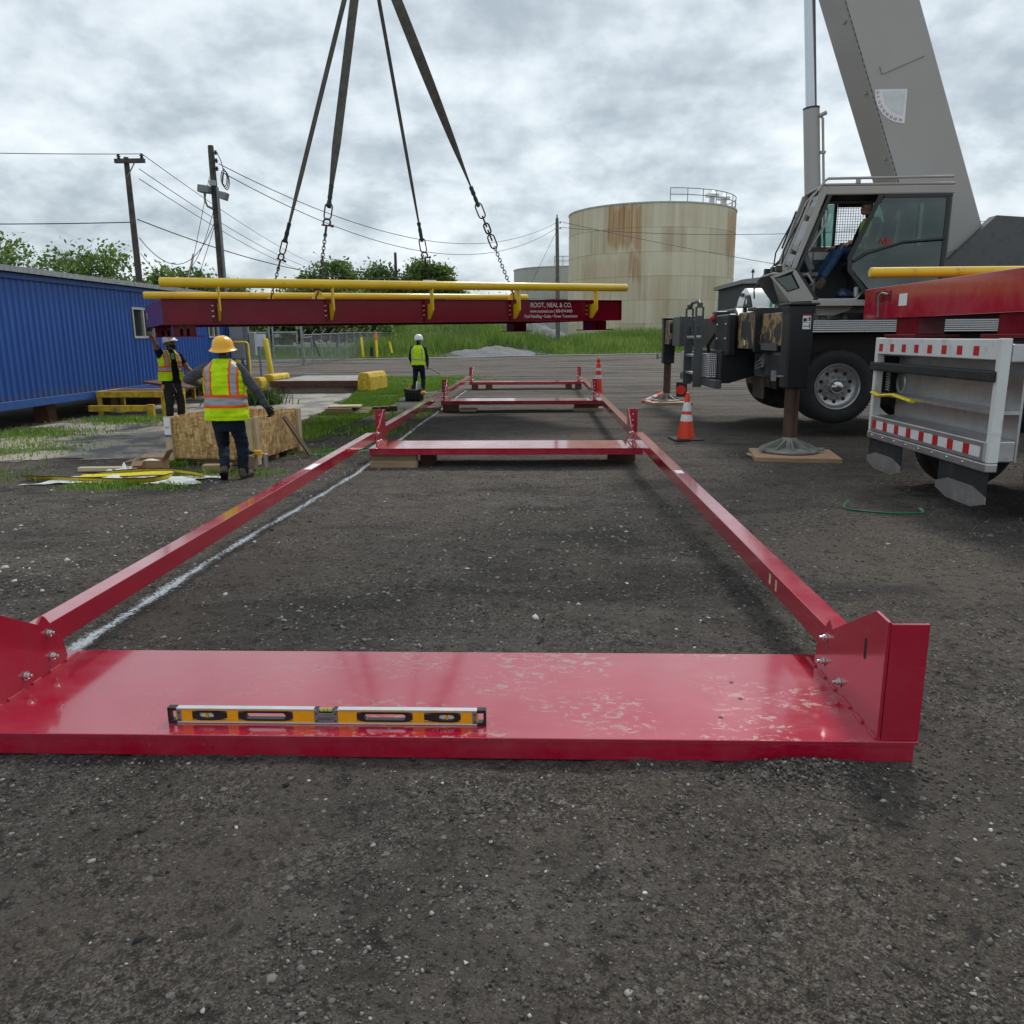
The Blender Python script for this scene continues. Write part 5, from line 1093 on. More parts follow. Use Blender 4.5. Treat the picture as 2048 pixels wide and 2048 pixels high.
# rear body under the boxes
rb = cp('rear_body', 'crane_black', lambda m: m.prism([(3.14, 1.42), (3.14, .86), (3.30, .86), (3.95, 1.06), (4.5, 1.06), (4.5, 1.11), (3.9, 1.45)], (0, 14.2, 0), (1, 0, 0), (0, 0, 1), (0, 2.6, 0)), bevel=.015)
cp('bumper', 'crane_dark_grey', lambda m: m.bx(3.0, 3.13, 14.0, 17.4, .78, .93), rb, bevel=.02)
cp('step_box', 'tread_plate', lambda m: m.bx(2.98, 3.13, 14.45, 15.05, .94, 1.36), rb, bevel=.008); cp('step_box', 'tread_plate', lambda m: m.bx(2.98, 3.13, 16.4, 17.2, .94, 1.36), rb, bevel=.008)
cp('winch_shroud', 'crane_black', lambda m: m.prism([(-.95, 1.5), (.95, 1.5), (1.0, 1.98), (.75, 2.14), (-.70, 2.14), (-1.0, 1.98)], (3.42, 15.3, 0), (0, 1, 0), (0, 0, 1), (.35, 0, 0)), rb, bevel=.03)
lamp_plate = cp('lamp_panel', 'crane_black', lambda m: m.bx(3.18, 3.33, 13.95, 14.95, 1.33, 2.03), bevel=.03)
cp('tail_lamp', 'lens_red', lambda m: m.lathe([(.075, 0), (.07, .04), (.03, .055)], (3.179, 15.12, 1.98), (-1, 0, 0), 16), lamp_plate, smooth=True); cp('lamp_housing', 'crane_black', lambda m: m.bx(3.18, 3.40, 14.96, 15.28, 1.87, 2.10), lamp_plate, bevel=.02)
for (y_, z_) in ((14.12, 1.86), (14.78, 1.86), (14.12, 1.62), (14.78, 1.62)): cp('bolt', 'bolt_zinc', lambda m: m.lathe([(.022, 0), (.018, .015)], (3.179, y_, z_), (-1, 0, 0), 8), lamp_plate)
cp('lift_lug', 'crane_black', lambda m: m.prism([(-.28, 0), (.28, 0), (.10, .22), (-.10, .22)], (3.6, 14.5, 2.141), (0, 1, 0), (0, 0, 1), (.05, 0, 0)), rb, bevel=.02); cp('lug_hole', 'paper_white', lambda m: m.lathe([(.05, 0), (.05, .001)], (3.598, 14.5, 2.25), (-1, 0, 0), 12), rb)
cp('hose', 'plastic_black', lambda m: m.tube([(3.2, 15.05, 1.7), (3.1, 15.15, 1.5), (3.15, 15.25, 1.35), (3.2, 15.1, 1.25), (3.25, 14.95, 1.4)], .03, 8), rb, smooth=True)
# ladder: two slotted side plates with rungs
ld = None
for k, y_ in enumerate((15.15, 16.15)):
    mb = MB(); x0, x1 = (2.85, 3.01); z0, z1 = .74, 2.26; hw = (x1 - x0) / 2
    def slot_plate(mb, holes):
        zs = z0; 
        for (h0, h1) in holes: mb.bx(x0, x1, y_, y_ + .025, zs, h0); mb.bx(x0, x0 + .035, y_, y_ + .025, h0 + .0005, h1 - .0005); mb.bx(x1 - .035, x1, y_, y_ + .025, h0 + .0005, h1 - .0005); zs = h1
        mb.bx(x0, x1, y_, y_ + .025, zs, z1 - .07); mb.bx(x0 + .03, x1 - .03, y_, y_ + .025, z1 - .0695, z1)
    slot_plate(mb, [(1.55, 1.85), (2.03, 2.17)]); o = mb.build('ladder_side', 'crane_dark_grey', cr); ld = ld or o
for z in (.95, 1.28, 1.62): cp('rung', 'galvanised', lambda m: m.bx(2.88, 2.98, 15.18, 16.14, z, z + .05), ld, bevel=.01)
cp('grab_loop', 'crane_dark_grey', lambda m: m.tube([(2.93, 15.17, 2.2), (2.93, 15.25, 2.29), (2.93, 15.9, 2.29), (2.93, 16.13, 2.2)], .03, 8), ld, smooth=True)
cp('mud_flap', 'crane_dark_grey', lambda m: m.bx(3.86, 3.875, 14.05, 14.75, .60, 1.12)); cp('air_tank', 'crane_dark_grey', lambda m: m.bx(3.66, 4.15, 13.3, 14.0, 1.0, 1.40), bevel=.04)  # flap grey instead of rubber black: light falling on it is in the colour
for k in range(3): cp('hydraulic_hose', 'steel_grey', lambda m: m.tube([(3.60, 13.0, 1.45), (3.50, 13.0 - .06 * k, 1.30 - .05 * k), (3.56, 13.5, 1.22 - .04 * k), (3.66, 13.8, 1.3)], .016, 6), smooth=True)
# wheel: tyre with rim, hub, holes and nuts; axis along Y, outer face at y
def wheel(x, y, z, r, parent, w=.30):
    tp = [(r * .60, .02), (r * .66, .0), (r * .80, -.012), (r * .93, .004), (r * .985, .035), (r, .06)]
    for k in range(4): q = .06 + (w - .12) * (k + .5) / 4; tp += [(r, q - .014), (r - .014, q - .012), (r - .014, q + .0), (r, q + .004)]
    tp += [(r, w - .06), (r * .985, w - .03), (r * .92, w), (r * .62, w)]
    mb = MB(); mb.lathe(tp, (x, y, z), (0, 1, 0), 64, False, False)
    for k in range(72):
        a = 2 * math.pi * k / 72
        for yo in (.045, w - .045): mb.box((x + math.cos(a) * r * .99, y + yo, z - math.sin(a) * r * .99), (.016, .05, .022), rotm(ry=a))
    ty = mb.build('wheel', 'black_rubber', parent, auto=40)
    mb = MB(); mb.lathe([(r * .615, .012), (r * .60, .0), (r * .575, .012), (r * .555, .05), (r * .53, .085), (r * .47, .115), (r * .36, .125), (r * .345, .095), (r * .20, .095)], (x, y, z), (0, 1, 0), 48, False, True); rm = mb.build('rim', 'alu', ty, auto=35)
    mb = MB(); mb.lathe([(r * .20, .09), (r * .19, .03), (r * .165, -.01), (r * .10, -.04), (.004, -.05)], (x, y, z), (0, 1, 0), 24, False, False); mb.build('hub_cap', 'rod_chrome', ty, smooth=True)
    for k in range(10):
        a = 2 * math.pi * (k + .5) / 10; c = (x + math.cos(a) * r * .41, y + .1185, z + math.sin(a) * r * .41); mb = MB(); mb.lathe([(r * .050, 0), (r * .050, .003)], c, (0, -1, 0), 14); mb.build('hand_hole', 'ink_black', ty)
        c = (x + math.cos(a + .3) * r * .275, y + .094, z + math.sin(a + .3) * r * .275); mb = MB(); mb.lathe([(.018, 0), (.018, .02), (.010, .035)], c, (0, -1, 0), 6); mb.build('lug_nut', 'galvanised', ty)
    return ty
def plain_tyre(x, y, z, r, parent, w=.30):
    mb = MB(); mb.lathe([(r * .55, .03), (r * .62, 0), (r * .9, 0), (r * .985, .04), (r, .07), (r, w - .07), (r * .985, w - .04), (r * .9, w), (r * .55, w)], (x, y, z), (0, 1, 0), 48, True, True); return mb.build('inner_tyre', 'tyre_tread', parent, auto=40)
wheel(4.90, 13.45, .84, .612, cr); plain_tyre(4.90, 13.84, .84, .612, cr); plain_tyre(4.90, 16.35, .84, .612, cr); plain_tyre(4.90, 16.75, .84, .612, cr)
wheel(6.35, 13.45, .84, .612, cr); plain_tyre(6.35, 13.84, .84, .612, cr); plain_tyre(6.35, 16.75, .84, .612, cr); plain_tyre(10.6, 13.45, .84, .612, cr)
# turntable and upper structure
cp('turntable', 'crane_black', lambda m: m.lathe([(.95, 0), (.95, .16), (.8, .2)], (6.3, 15.4, 1.931), (0, 0, 1), 32), auto=30); cp('upper_frame', 'crane_dark_grey', lambda m: m.prism([(4.4, 2.13), (8.9, 2.13), (9.3, 2.6), (9.0, 3.5), (7.6, 3.6), (6.9, 2.9), (4.5, 2.5)], (0, 14.3, 0), (1, 0, 0), (0, 0, 1), (0, .25, 0)), bevel=.01)
cp('upper_frame', 'crane_dark_grey', lambda m: m.prism([(4.4, 2.13), (8.9, 2.13), (9.3, 2.6), (9.0, 3.5), (7.6, 3.6), (6.9, 2.9), (4.5, 2.5)], (0, 15.45, 0), (1, 0, 0), (0, 0, 1), (0, .25, 0)), bevel=.01)
cp('counterweight', 'crane_dark_grey', lambda m: m.bx(8.95, 9.9, 13.9, 16.9, 2.15, 3.3), bevel=.05)
cp('cab_strut', 'crane_grey', lambda m: m.prism([(4.45, 2.13), (5.05, 2.13), (5.0, 2.06), (4.75, 1.98), (4.48, 1.98)], (0, 13.45, 0), (1, 0, 0), (0, 0, 1), (0, .12, 0)), bevel=.01)
cp('cab_mount', 'crane_dark_grey', lambda m: (m.tube([(4.62, 13.6, 1.91), (4.62, 13.6, 2.10)], .07, 12), m.tube([(5.0, 13.7, 1.91), (5.0, 13.7, 2.1)], .06, 12), m.bx(4.4, 6.9, 13.5, 14.2, 2.02, 2.12)))
# boom: box section in the XZ plane
BDIR = Vector((-.372, 0, .928)); BPER = Vector((.928, 0, .372)); B0 = Vector((4.87, 0, 6.93)) - BDIR * 4.6
def bquad(m, s0, s1, w0, w1, y0, y1): m.prism([(s0, w0), (s1, w0), (s1, w1), (s0, w1)], B0 + Vector((0, y0, 0)), BDIR, BPER, (0, y1 - y0, 0))
bm_ = cp('boom', 'boom_grey', lambda m: bquad(m, 0, 24, 0, 1.12, 14.47, 15.35), bevel=.02)
cp('side_plate', 'boom_grey', lambda m: bquad(m, .2, 23.9, .030, 1.09, 14.455, 14.469), bm_, bevel=.003)
mb = MB()
for k in range(110): bquad(mb, .5 + k * .10, .56 + k * .10, .016, .029, 14.452, 14.466)
mb.build('stitch_weld', 'crane_dark_grey', bm_, kind='stuff')
for s_ in (2.05, 3.15, 4.3, 5.5): cp('lug', 'boom_grey', lambda m: m.box(B0 + BDIR * s_ - BPER * .012 + Vector((0, 14.62, 0)), (.05, .06, .05), rotm(ry=R(-22))), bm_, bevel=.01)
cp('boom', 'boom_grey', lambda m: bquad(m, 24.01, 31, .12, 1.0, 14.55, 15.27), bevel=.02)
cp('wear_pad', 'boom_grey', lambda m: bquad(m, 3.30, 3.43, .24, .95, 14.435, 14.4545), bm_, bevel=.004)
# boom angle dial
dc = B0 + BDIR * 2.55 + BPER * .62 + Vector((-.20, 0, .33)) + Vector((0, 14.452, 0)); dr = .52
def dpt(a, r): return (math.cos(a) * r, math.sin(a) * r)
mb = MB(); mb.prism([dpt(R(180 + k * 8.2), dr) for k in range(12)] + [(.0, 0)], dc, (1, 0, 0), (0, 0, 1), (0, -.004, 0)); dial = mb.build('angle_dial', 'paper_white', bm_)
cp('dial_face', 'alu', lambda m: m.prism([dpt(R(184 + k * 8), dr - .13) for k in range(11)] + [(-.03, -.03)], dc + Vector((0, -.0045, 0)), (1, 0, 0), (0, 0, 1), (0, -.002, 0)), dial)
for k, tx_s in enumerate(('-10', '0', '10', '20', '30', '40', '50', '60', '70')):
    a = R(184 + k * 9.6); t1 = Vector((-math.sin(a), 0, math.cos(a))); t2 = Vector((math.cos(a), 0, math.sin(a)))
    text_mesh('numeral', tx_s, .062, 'ink_black', dial, dc + t2 * (dr - .022) + Vector((0, -.0055, 0)), t1, -t2, .0004, .9, 'CENTER')
# lift cylinder
C0 = Vector((4.95, 14.98, 1.95)); CD = (Vector((4.64, 14.98, 5.45)) - C0).normalized(); CL = (Vector((4.64, 14.98, 5.45)) - C0).length
cy = cp('lift_cylinder', 'boom_grey', lambda m: m.tube([C0, C0 + CD * (CL - .03), C0 + CD * CL], [.135, .135, .125], 28), auto=30); cp('rod', 'rod_chrome', lambda m: m.tube([C0 + CD * (CL - .02), C0 + CD * (CL + 3.1)], .092, 24), cy, smooth=True)
cp('rod_gland', 'crane_black', lambda m: m.tube([C0 + CD * (CL - .012), C0 + CD * (CL + .012)], .138, 28), cy, auto=30)
cp('oil_pipe', 'boom_grey', lambda m: m.tube([C0 + CD * .6 + Vector((.165, -.08, 0)), C0 + CD * (CL - .18) + Vector((.165, -.08, 0)), C0 + CD * (CL - .10) + Vector((.10, -.05, 0))], .022, 10), cy, smooth=True); cp('pipe_elbow', 'boom_grey', lambda m: m.tube([C0 + CD * (CL - .14) + Vector((.10, -.08, 0)), C0 + CD * (CL - .11) + Vector((.22, -.10, .02))], .034, 10), cy, smooth=True)
cp('pipe_clip', 'boom_grey', lambda m: m.box(C0 + CD * (CL - .72) + Vector((.155, -.08, 0)), (.09, .07, .04)), cy)

# ---- cab
YN, YF = 13.20, 14.15
def side(mb, poly, y, t): mb.prism(poly, (0, y, 0), (1, 0, 0), (0, 0, 1), (0, t, 0))
cab = cp('cab_shell', 'crane_grey', lambda m: (side(m, [(3.66, 2.585), (3.98, 2.70), (4.00, 2.67), (3.715, 2.56)], YN, .05), side(m, [(3.64, 2.57), (3.655, 2.585), (3.72, 2.545), (3.905, 2.345), (3.96, 2.19)], YN, .05), side(m, [(3.98, 2.615), (3.985, 2.70), (4.03, 2.66), (4.33, 2.24), (4.30, 2.20), (3.96, 2.19), (3.91, 2.335), (4.10, 2.395)], YN, .05)))
cp('pillar', 'crane_grey', lambda m: side(m, [(4.33, 3.90), (4.45, 3.90), (4.02, 2.69), (3.955, 2.695)], YN, .06), cab, bevel=.012)
cp('door_seal', 'plastic_black', lambda m: side(m, [(4.44, 3.78), (4.50, 3.78), (4.075, 2.66), (4.40, 2.23), (4.34, 2.22), (4.022, 2.66)], YN + .002, .07), cab)
cp('low_window', 'cab_glass', lambda m: side(m, [(3.70, 2.545), (3.975, 2.605), (4.09, 2.405), (3.915, 2.35)], YN + .02, .012), cab); cp('window_seal', 'plastic_black', lambda m: m.tube([(3.705, YN - .002, 2.547), (3.972, YN - .002, 2.607), (4.09, YN - .002, 2.405), (3.915, YN - .002, 2.35)], .009, 6, closed=True), cab)
cp('roof', 'crane_grey', lambda m: (m.bx(4.40, 6.35, YN, YN + .06, 3.775, 3.905), m.bx(4.40, 6.35, YF - .06, YF, 3.775, 3.905), m.bx(4.36, 6.35, YN, YF, 3.9055, 3.945)), cab, bevel=.02)
cp('roof_liner', 'seat_black', lambda m: m.bx(4.45, 6.3, YN + .061, YF - .061, 3.80, 3.90), cab); cp('roof_hatch_rail', 'crane_dark_grey', lambda m: m.tube([(4.5, 13.55, 3.72), (5.3, 13.55, 3.72)], .02, 8), cab)
cp('roof_rail', 'crane_grey', lambda m: m.tube([(4.28, YN, 3.83), (4.37, YN, 3.98), (4.42, YN, 4.01), (6.3, YN, 4.02)], .02, 10), cab, smooth=True); cp('rail_foot', 'crane_grey', lambda m: m.bx(4.84, 4.91, YN - .01, YN + .01, 3.94, 4.01), cab)
cp('sill', 'crane_grey', lambda m: m.bx(4.30, 6.35, YN, YN + .06, 2.12, 2.215), cab, bevel=.01); cp('floor', 'crane_dark_grey', lambda m: m.bx(4.0, 6.35, YN + .06, YF, 2.16, 2.22), cab); cp('sill_tread', 'alu', lambda m: side(m, [(4.40, 2.217), (5.0, 2.217), (5.12, 2.36), (5.10, 2.38), (4.98, 2.235), (4.40, 2.235)], YN + .01, .04), cab)
# far side wall with windows
cp('far_wall', 'crane_dark_grey', lambda m: side(m, [(3.66, 2.57), (3.96, 2.19), (6.35, 2.19), (6.35, 3.10), (4.22, 3.10)], YF - .05, .05), cab); cp('far_pillar', 'crane_grey', lambda m: side(m, [(4.33, 3.90), (4.45, 3.90), (4.02, 2.69), (3.955, 2.695)], YF - .06, .06), cab)
for x in (4.62, 4.86, 5.42, 6.2): cp('far_mullion', 'plastic_black', lambda m: m.bx(x, x + .045, YF - .05, YF - .01, 3.101, 3.774), cab)
cp('far_pane', 'cab_glass', lambda m: m.bx(4.35, 4.855, YF - .03, YF - .024, 3.11, 3.77), cab); cp('far_pane', 'cab_glass', lambda m: m.bx(5.47, 6.19, YF - .03, YF - .024, 3.11, 3.77), cab)
gd = cp('guard_mesh', 'mesh_dark', lambda m: m.bx(4.91, 5.415, YF - .052, YF - .04, 3.72, 3.774), cab)
mb = MB()
for k in range(13): mb.bx(4.92 + k * .041, 4.926 + k * .041, YF - .05, YF - .044, 3.102, 3.719)
for k in range(15): mb.bx(4.91, 5.415, YF - .0435, YF - .038, 3.115 + k * .042, 3.121 + k * .042)
mb.build('guard_wire', 'mesh_dark', gd, kind='stuff')
cp('rear_wall', 'crane_dark_grey', lambda m: m.bx(6.30, 6.35, YN + .061, YF - .051, 2.221, 3.80), cab)
cp('wall_decal', 'paper_white', lambda m: m.bx(4.32, 4.55, YF - .0535, YF - .0515, 2.86, 3.04), cab); cp('wall_decal', 'paper_white', lambda m: m.bx(4.57, 4.82, YF - .0535, YF - .0515, 2.90, 3.04), cab); cp('wall_decal', 'paper_white', lambda m: m.bx(4.42, 4.55, YF - .0535, YF - .0515, 2.62, 2.85), cab)
for (a, b) in ((4.32, 4.55), (4.57, 4.82)): cp('decal_bar', 'red_tape', lambda m: m.bx(a, b, YF - .0545, YF - .0536, 3.02, 3.038), cab)
cp('windshield', 'cab_glass', lambda m: m.prism([(0, .07), (YF - YN - .13, .07), (YF - YN - .13, 1.25), (0, 1.25)], (3.975, YN + .065, 2.70), (0, 1, 0), Vector((.45, 0, 1.2)).normalized(), (.006, 0, 0)), cab)
cp('front_beam', 'crane_grey', lambda m: m.beam((3.97, YN + .06, 2.70), (3.97, YF - .06, 2.70), .08, .06), cab, bevel=.01); cp('nose_panel', 'crane_grey', lambda m: m.add([(3.655, YN + .05, 2.58), (3.90, YF - .06, 2.60), (4.05, YF - .06, 2.20), (3.97, YN + .05, 2.20)], [(0, 1, 2, 3)]), cab); cp('nose_panel', 'crane_grey', lambda m: m.add([(3.655, YN + .05, 2.58), (3.90, YF - .06, 2.60), (3.98, YF - .06, 2.69), (3.94, YN + .05, 2.69)], [(0, 1, 2, 3)]), cab)
PU = Vector((.45, 0, 1.2)).normalized(); PO = Vector((-1.2, 0, .45)).normalized()
for k, y_ in enumerate((YN + .03, 13.68, YF - .03)):
    b_ = Vector((3.93 + .07 * k, y_, 2.66)); off = PO * .13
    g_ = cp('front_guard', 'crane_grey', lambda m: m.tube([b_ + PO * .02 - PU * .02, b_ + off * .8 - PU * .02, b_ + off + PU * .06, b_ + off + PU * 1.12, b_ + off * .55 + PU * 1.27, b_ + PU * 1.36], .017, 10), cab, smooth=True)
    for (s0, s1) in ((.06, .14), (.30, .40), (.84, 1.0)): cp('guard_web', 'crane_grey', lambda m: m.prism([(s0, .02), (s1, .02), (s1 - .015, .112), (s0 + .015, .112)], b_ - Vector((0, .005, 0)), PU, PO, (0, .01, 0)), g_)
for k, y_ in enumerate((13.45, 13.9)): cp('wiper', 'plastic_black', lambda m: m.tube([(3.86, y_, 2.72), (3.90, y_ + .05, 3.0), (4.15, y_ - .03, 3.55)], .013, 6), cab, smooth=True); cp('wiper_blade', 'plastic_black', lambda m: m.beam(Vector((4.02, y_, 3.05)) + PO * .04, Vector((4.20, y_ - .05, 3.62)) + PO * .04, .02, .03), cab)
for y_ in (13.30, 13.55, 13.95): cp('work_lamp', 'plastic_black', lambda m: m.box((3.78, y_, 2.70), (.10, .12, .11)), cab, bevel=.02)
cp('lamp_bar', 'crane_grey', lambda m: m.tube([(3.76, YN + .02, 2.62), (3.70, YN + .1, 2.63), (3.74, YF, 2.63), (3.80, YF + .1, 2.6)], .018, 8), cab, smooth=True); cp('mirror_arm', 'plastic_black', lambda m: m.tube([(3.76, YF, 2.6), (3.68, YF + .2, 2.45), (3.72, YF + .3, 2.3)], .014, 6), cab)
cp('grab_handle', 'crane_grey', lambda m: m.tube([(4.16, YN + .04, 2.60), (4.20, YN - .02, 2.61), (4.29, YN - .02, 2.48), (4.27, YN + .04, 2.44)], .016, 8), cab, smooth=True); cp('grab_handle', 'crane_grey', lambda m: m.tube([(4.46, YN + .1, 3.60), (4.50, YN + .12, 3.55), (4.48, YN + .12, 3.40), (4.24, YN + .12, 2.98), (4.22, YN + .08, 2.95)], .018, 8), cab, smooth=True)
cp('console', 'crane_dark_grey', lambda m: (m.box((4.22, 13.62, 2.86), (.10, .55, .42), rotm(ry=R(-28))), m.bx(4.14, 4.44, 13.4, 13.8, 2.58, 2.65), m.bx(4.36, 4.42, 13.45, 13.75, 2.22, 2.58)), cab, bevel=.015)
seat = cp('seat', 'seat_black', lambda m: (m.box((5.22, 13.68, 2.74), (.50, .52, .14)), m.box((5.52, 13.68, 3.10), (.14, .50, .70), rotm(ry=R(8))), m.box((5.60, 13.68, 3.55), (.10, .30, .18), rotm(ry=R(8))), m.bx(5.05, 5.4, 13.5, 13.86, 2.22, 2.66)), cab, bevel=.04); cp('armrest', 'seat_black', lambda m: m.box((5.12, 13.40, 2.96), (.45, .07, .07)), seat, bevel=.02)
# open sliding door with tinted pane
DP = [(5.17, 3.76), (4.77, 2.84), (4.785, 2.64), (5.12, 2.235), (6.25, 2.235), (6.25, 3.76)]
dr_ = cp('door_frame', 'plastic_black', lambda m: (side(m, [(5.17, 3.76), (4.77, 2.84), (4.785, 2.64), (5.12, 2.235), (5.20, 2.235), (4.85, 2.66), (4.84, 2.84), (5.25, 3.76)], 13.10, .03), m.bx(5.201, 6.25, 13.10, 13.13, 2.235, 2.29), m.bx(5.251, 6.25, 13.10, 13.13, 3.71, 3.76), m.bx(6.19, 6.25, 13.10, 13.13, 2.291, 3.709)), cab)
cp('door_glass', 'cab_glass', lambda m: side(m, [(5.24, 3.705), (4.845, 2.84), (4.855, 2.665), (5.205, 2.295), (6.185, 2.295), (6.185, 3.705)], 13.112, .008), dr_)
text_mesh('lettering', 'NB', .13, 'red_tape', dr_, (5.22, 13.098, 3.03), (1, 0, 0), (0, 0, 1), .0005, 1.0, 'LEFT', .25)
cp('door_bar', 'plastic_black', lambda m: m.tube([(4.86, 13.09, 2.78), (5.05, 13.085, 2.90), (5.6, 13.085, 3.06), (6.2, 13.085, 3.1)], .022, 8), dr_, smooth=True)
# things lying in the cab
mb = MB(); mb.ball((4.88, 13.45, 2.30), (.14, .12, .10), 14); mb.lathe([(.15, 0), (.165, .006), (.15, .012)], (4.88, 13.45, 2.27), (0, 0, 1), 20); solo('hard_hat', 'hat_blue', mb, 'dark blue hard hat lying on the crane cab floor', 'hard hat', smooth=True)
mb = MB(); mb.lathe([(.035, 0), (.036, .01), (.036, .17), (.02, .185)], (5.06, 13.42, 2.236), (0, 0, 1), 14); solo('spray_can', 'can_white', mb, 'white spray can standing on the crane cab floor', 'can', smooth=True)
# plywood under the floats
def plypad(x, y, w, d, rz, label, z=0.0, h=.07):
    o = thing('jack_pad', (x, y, z), label, 'plywood pad', 'plywood pads under the crane jacks', rz)
    mb = MB(); mb.bx(-w / 2, w / 2, -d / 2, d / 2, 0, h - .004); mb.build('core', 'ply_edge', o, world=False, bevel=.006); mb = MB(); mb.bx(-w / 2 + .004, w / 2 - .004, -d / 2 + .004, d / 2 - .004, h - .0039, h); mb.build('top_ply', 'ply_face', o, world=False)
    mb = MB(); mb.tube([(-w / 2 + .02, -d * .15, h * .5), (-w / 2 - .05, -d * .12, h * .8), (-w / 2 - .06, d * .02, h * .7), (-w / 2 + .02, d * .08, h * .5)], .012, 6); mb.build('rope_handle', 'timber_pale', o, world=False, smooth=True); return o
plypad(3.55, 11.22, 1.12, .95, R(-9), 'orange plywood pad with rope handle under the near crane jack', -.005); plypad(3.22, 20.35, 1.0, .95, R(8), 'plywood pad under the far crane jack', 0)

# ------------------------------------------------------------ flatbed truck at the right edge, loaded with another deck
tk = thing('flatbed_truck', (7.0, 8.0, 0), 'white flatbed truck seen from its tail at the right edge', 'truck'); TX = 3.75
def tp(name, mat, fn, parent=None, **k): return part(name, mat, parent or tk, fn, **k)
TY0, TY1 = 6.75, 9.25
tp('deck', 'alu', lambda m: m.bx(TX + .09, 11.5, TY0, TY1, 1.45, 1.60), bevel=.01); tp('chassis', 'crane_black', lambda m: m.bx(TX + .6, 11.5, 7.4, 8.6, .8, 1.449))
tl = tp('tail_frame', 'white_paint', lambda m: (m.bx(TX, TX + .085, TY1 - .07, TY1, .62, 1.645), m.bx(TX, TX + .085, TY0, TY0 + .07, .62, 1.645), m.bx(TX + .002, TX + .085, TY0 + .0705, TY1 - .0705, 1.47, 1.64)), bevel=.008)
tp('back_panel', 'alu', lambda m: m.bx(TX + .25, TX + .27, TY0 + .07, TY1 - .07, .62, 1.45)); tp('side_board', 'black_rubber', lambda m: m.bx(TX + .1, TX + .35, TY1 + .001, TY1 + .03, .9, 1.5), bevel=.02)
tp('rub_bar', 'black_rubber', lambda m: m.bx(TX - .04, TX + .08, TY0 + .03, TY1 + .02, 1.29, 1.38), bevel=.015)
sp_ = tp('step_bumper', 'alu', lambda m: (m.bx(TX - .02, TX + .24, TY0 + .05, TY1 - .1, .62, .80), m.bx(TX - .015, TX + .085, TY0, TY1 - .01, .54, .618)), bevel=.012)
tp('shelf', 'alu', lambda m: m.bx(TX + .03, TX + .249, TY0 + .07, TY1 - .2, 1.02, 1.05))
for k in range(8):
    y_ = TY1 - .16 - k * .28; tp('reflector', 'red_tape', lambda m: m.bx(TX - .0225, TX - .0205, y_ - .10, y_, .66, .75), sp_); tp('reflector', 'white_reflect', lambda m: m.bx(TX - .0225, TX - .0205, y_ - .275, y_ - .105, .66, .75), sp_)
    tp('reflector', 'red_tape', lambda m: m.bx(TX - .001, TX + .001, y_ - .04, y_ + .05, 1.50, 1.58), tl); tp('bolt', 'bolt_zinc', lambda m: m.lathe([(.013, 0), (.008, .01)], (TX - .0155, y_, .58), (-1, 0, 0), 8), sp_)
for (y0, y1) in ((TY1 - .85, TY1 - .02), (TY0 + .02, TY0 + .85)):
    fl = tp('mud_flap', 'black_rubber', lambda m: m.bx(TX + .02, TX + .03, y0, y1, .27, .539)); tp('flap_plate', 'alu', lambda m: m.prism([(y0 - .02, .27), (y0 + .2, .21), (y1 - .2, .21), (y1 + .02, .27), (y1 + .02, .33), (y1 - .2, .39), (y0 + .2, .39), (y0 - .02, .33)], (TX + .012, 0, 0), (0, 1, 0), (0, 0, 1), (.006, 0, 0)), fl)
tp('strap', 'strap_yellow', lambda m: m.tube([(TX - .02, 9.15, 1.05), (TX - .05, 8.9, 1.03), (TX - .03, 8.6, 1.06), (TX - .01, 8.2, 1.02)], .035, 8, squash=.5), smooth=True); tp('spring', 'galvanised', lambda m: m.tube([(TX + .05 + .02 * math.cos(a), 8.95 + .02 * math.sin(a), 1.08 + .0022 * a * 2) for a in np.linspace(0, 50, 120)], .006, 5), smooth=True)
tp('hose_ring', 'galvanised', lambda m: m.lathe([(.10, 0), (.115, .012), (.10, .024)], (TX + .1, 8.72, 1.18), (-1, 0, 0), 24, False, False), smooth=True)
for (x, y) in ((4.75, 6.8), (4.75, 8.9), (6.1, 6.8), (10.2, 6.8)): plain_tyre(x, y, .52, .52, tk, .30)
dk2 = thing('loaded_weighbridge_deck', (7.5, 8.4, 1.86), 'red steel scale deck with yellow pipes loaded on the truck at right', 'weighbridge deck'); DX = 4.02
def dp(name, mat, fn, parent=None, **k): return part(name, mat, parent or dk2, fn, **k)
ep = dp('end_plate', 'red_paint', lambda m: m.bx(DX, DX + .013, 6.62, 10.36, 1.86, 2.22), bevel=.004); dp('deck_plate', 'red_paint', lambda m: m.bx(DX + .014, 11.8, 6.62, 10.36, 2.19, 2.215))
for y_ in (6.62, 10.24): dp('girder', 'red_paint_shaded', lambda m: m.bx(DX + .014, 11.8, y_, y_ + .12, 1.862, 2.189))
for y_ in (6.9, 8.98): dp('foot', 'red_paint_shaded', lambda m: (m.bx(DX + .06, DX + .34, y_, y_ + .55, 1.68, 1.859), m.bx(DX - .02, DX + .45, y_ - .12, y_ + .67, 1.648, 1.679)), bevel=.004)
dp('recess', 'red_paint_shaded', lambda m: (m.bx(DX - .006, DX - .0005, 9.78, 10.02, 2.05, 2.17), m.bx(DX - .006, DX - .0005, 9.60, 9.72, 2.06, 2.17)), ep); dp('handle_rod', 'galvanised', lambda m: m.tube([(DX - .008, 9.66, 2.13), (DX - .05, 9.74, 2.15), (DX - .05, 9.82, 2.12), (DX - .03, 9.84, 1.88)], .011, 8), ep, smooth=True); dp('label', 'paper_white', lambda m: m.bx(DX - .003, DX - .0008, 9.18, 9.38, 1.99, 2.12), ep)
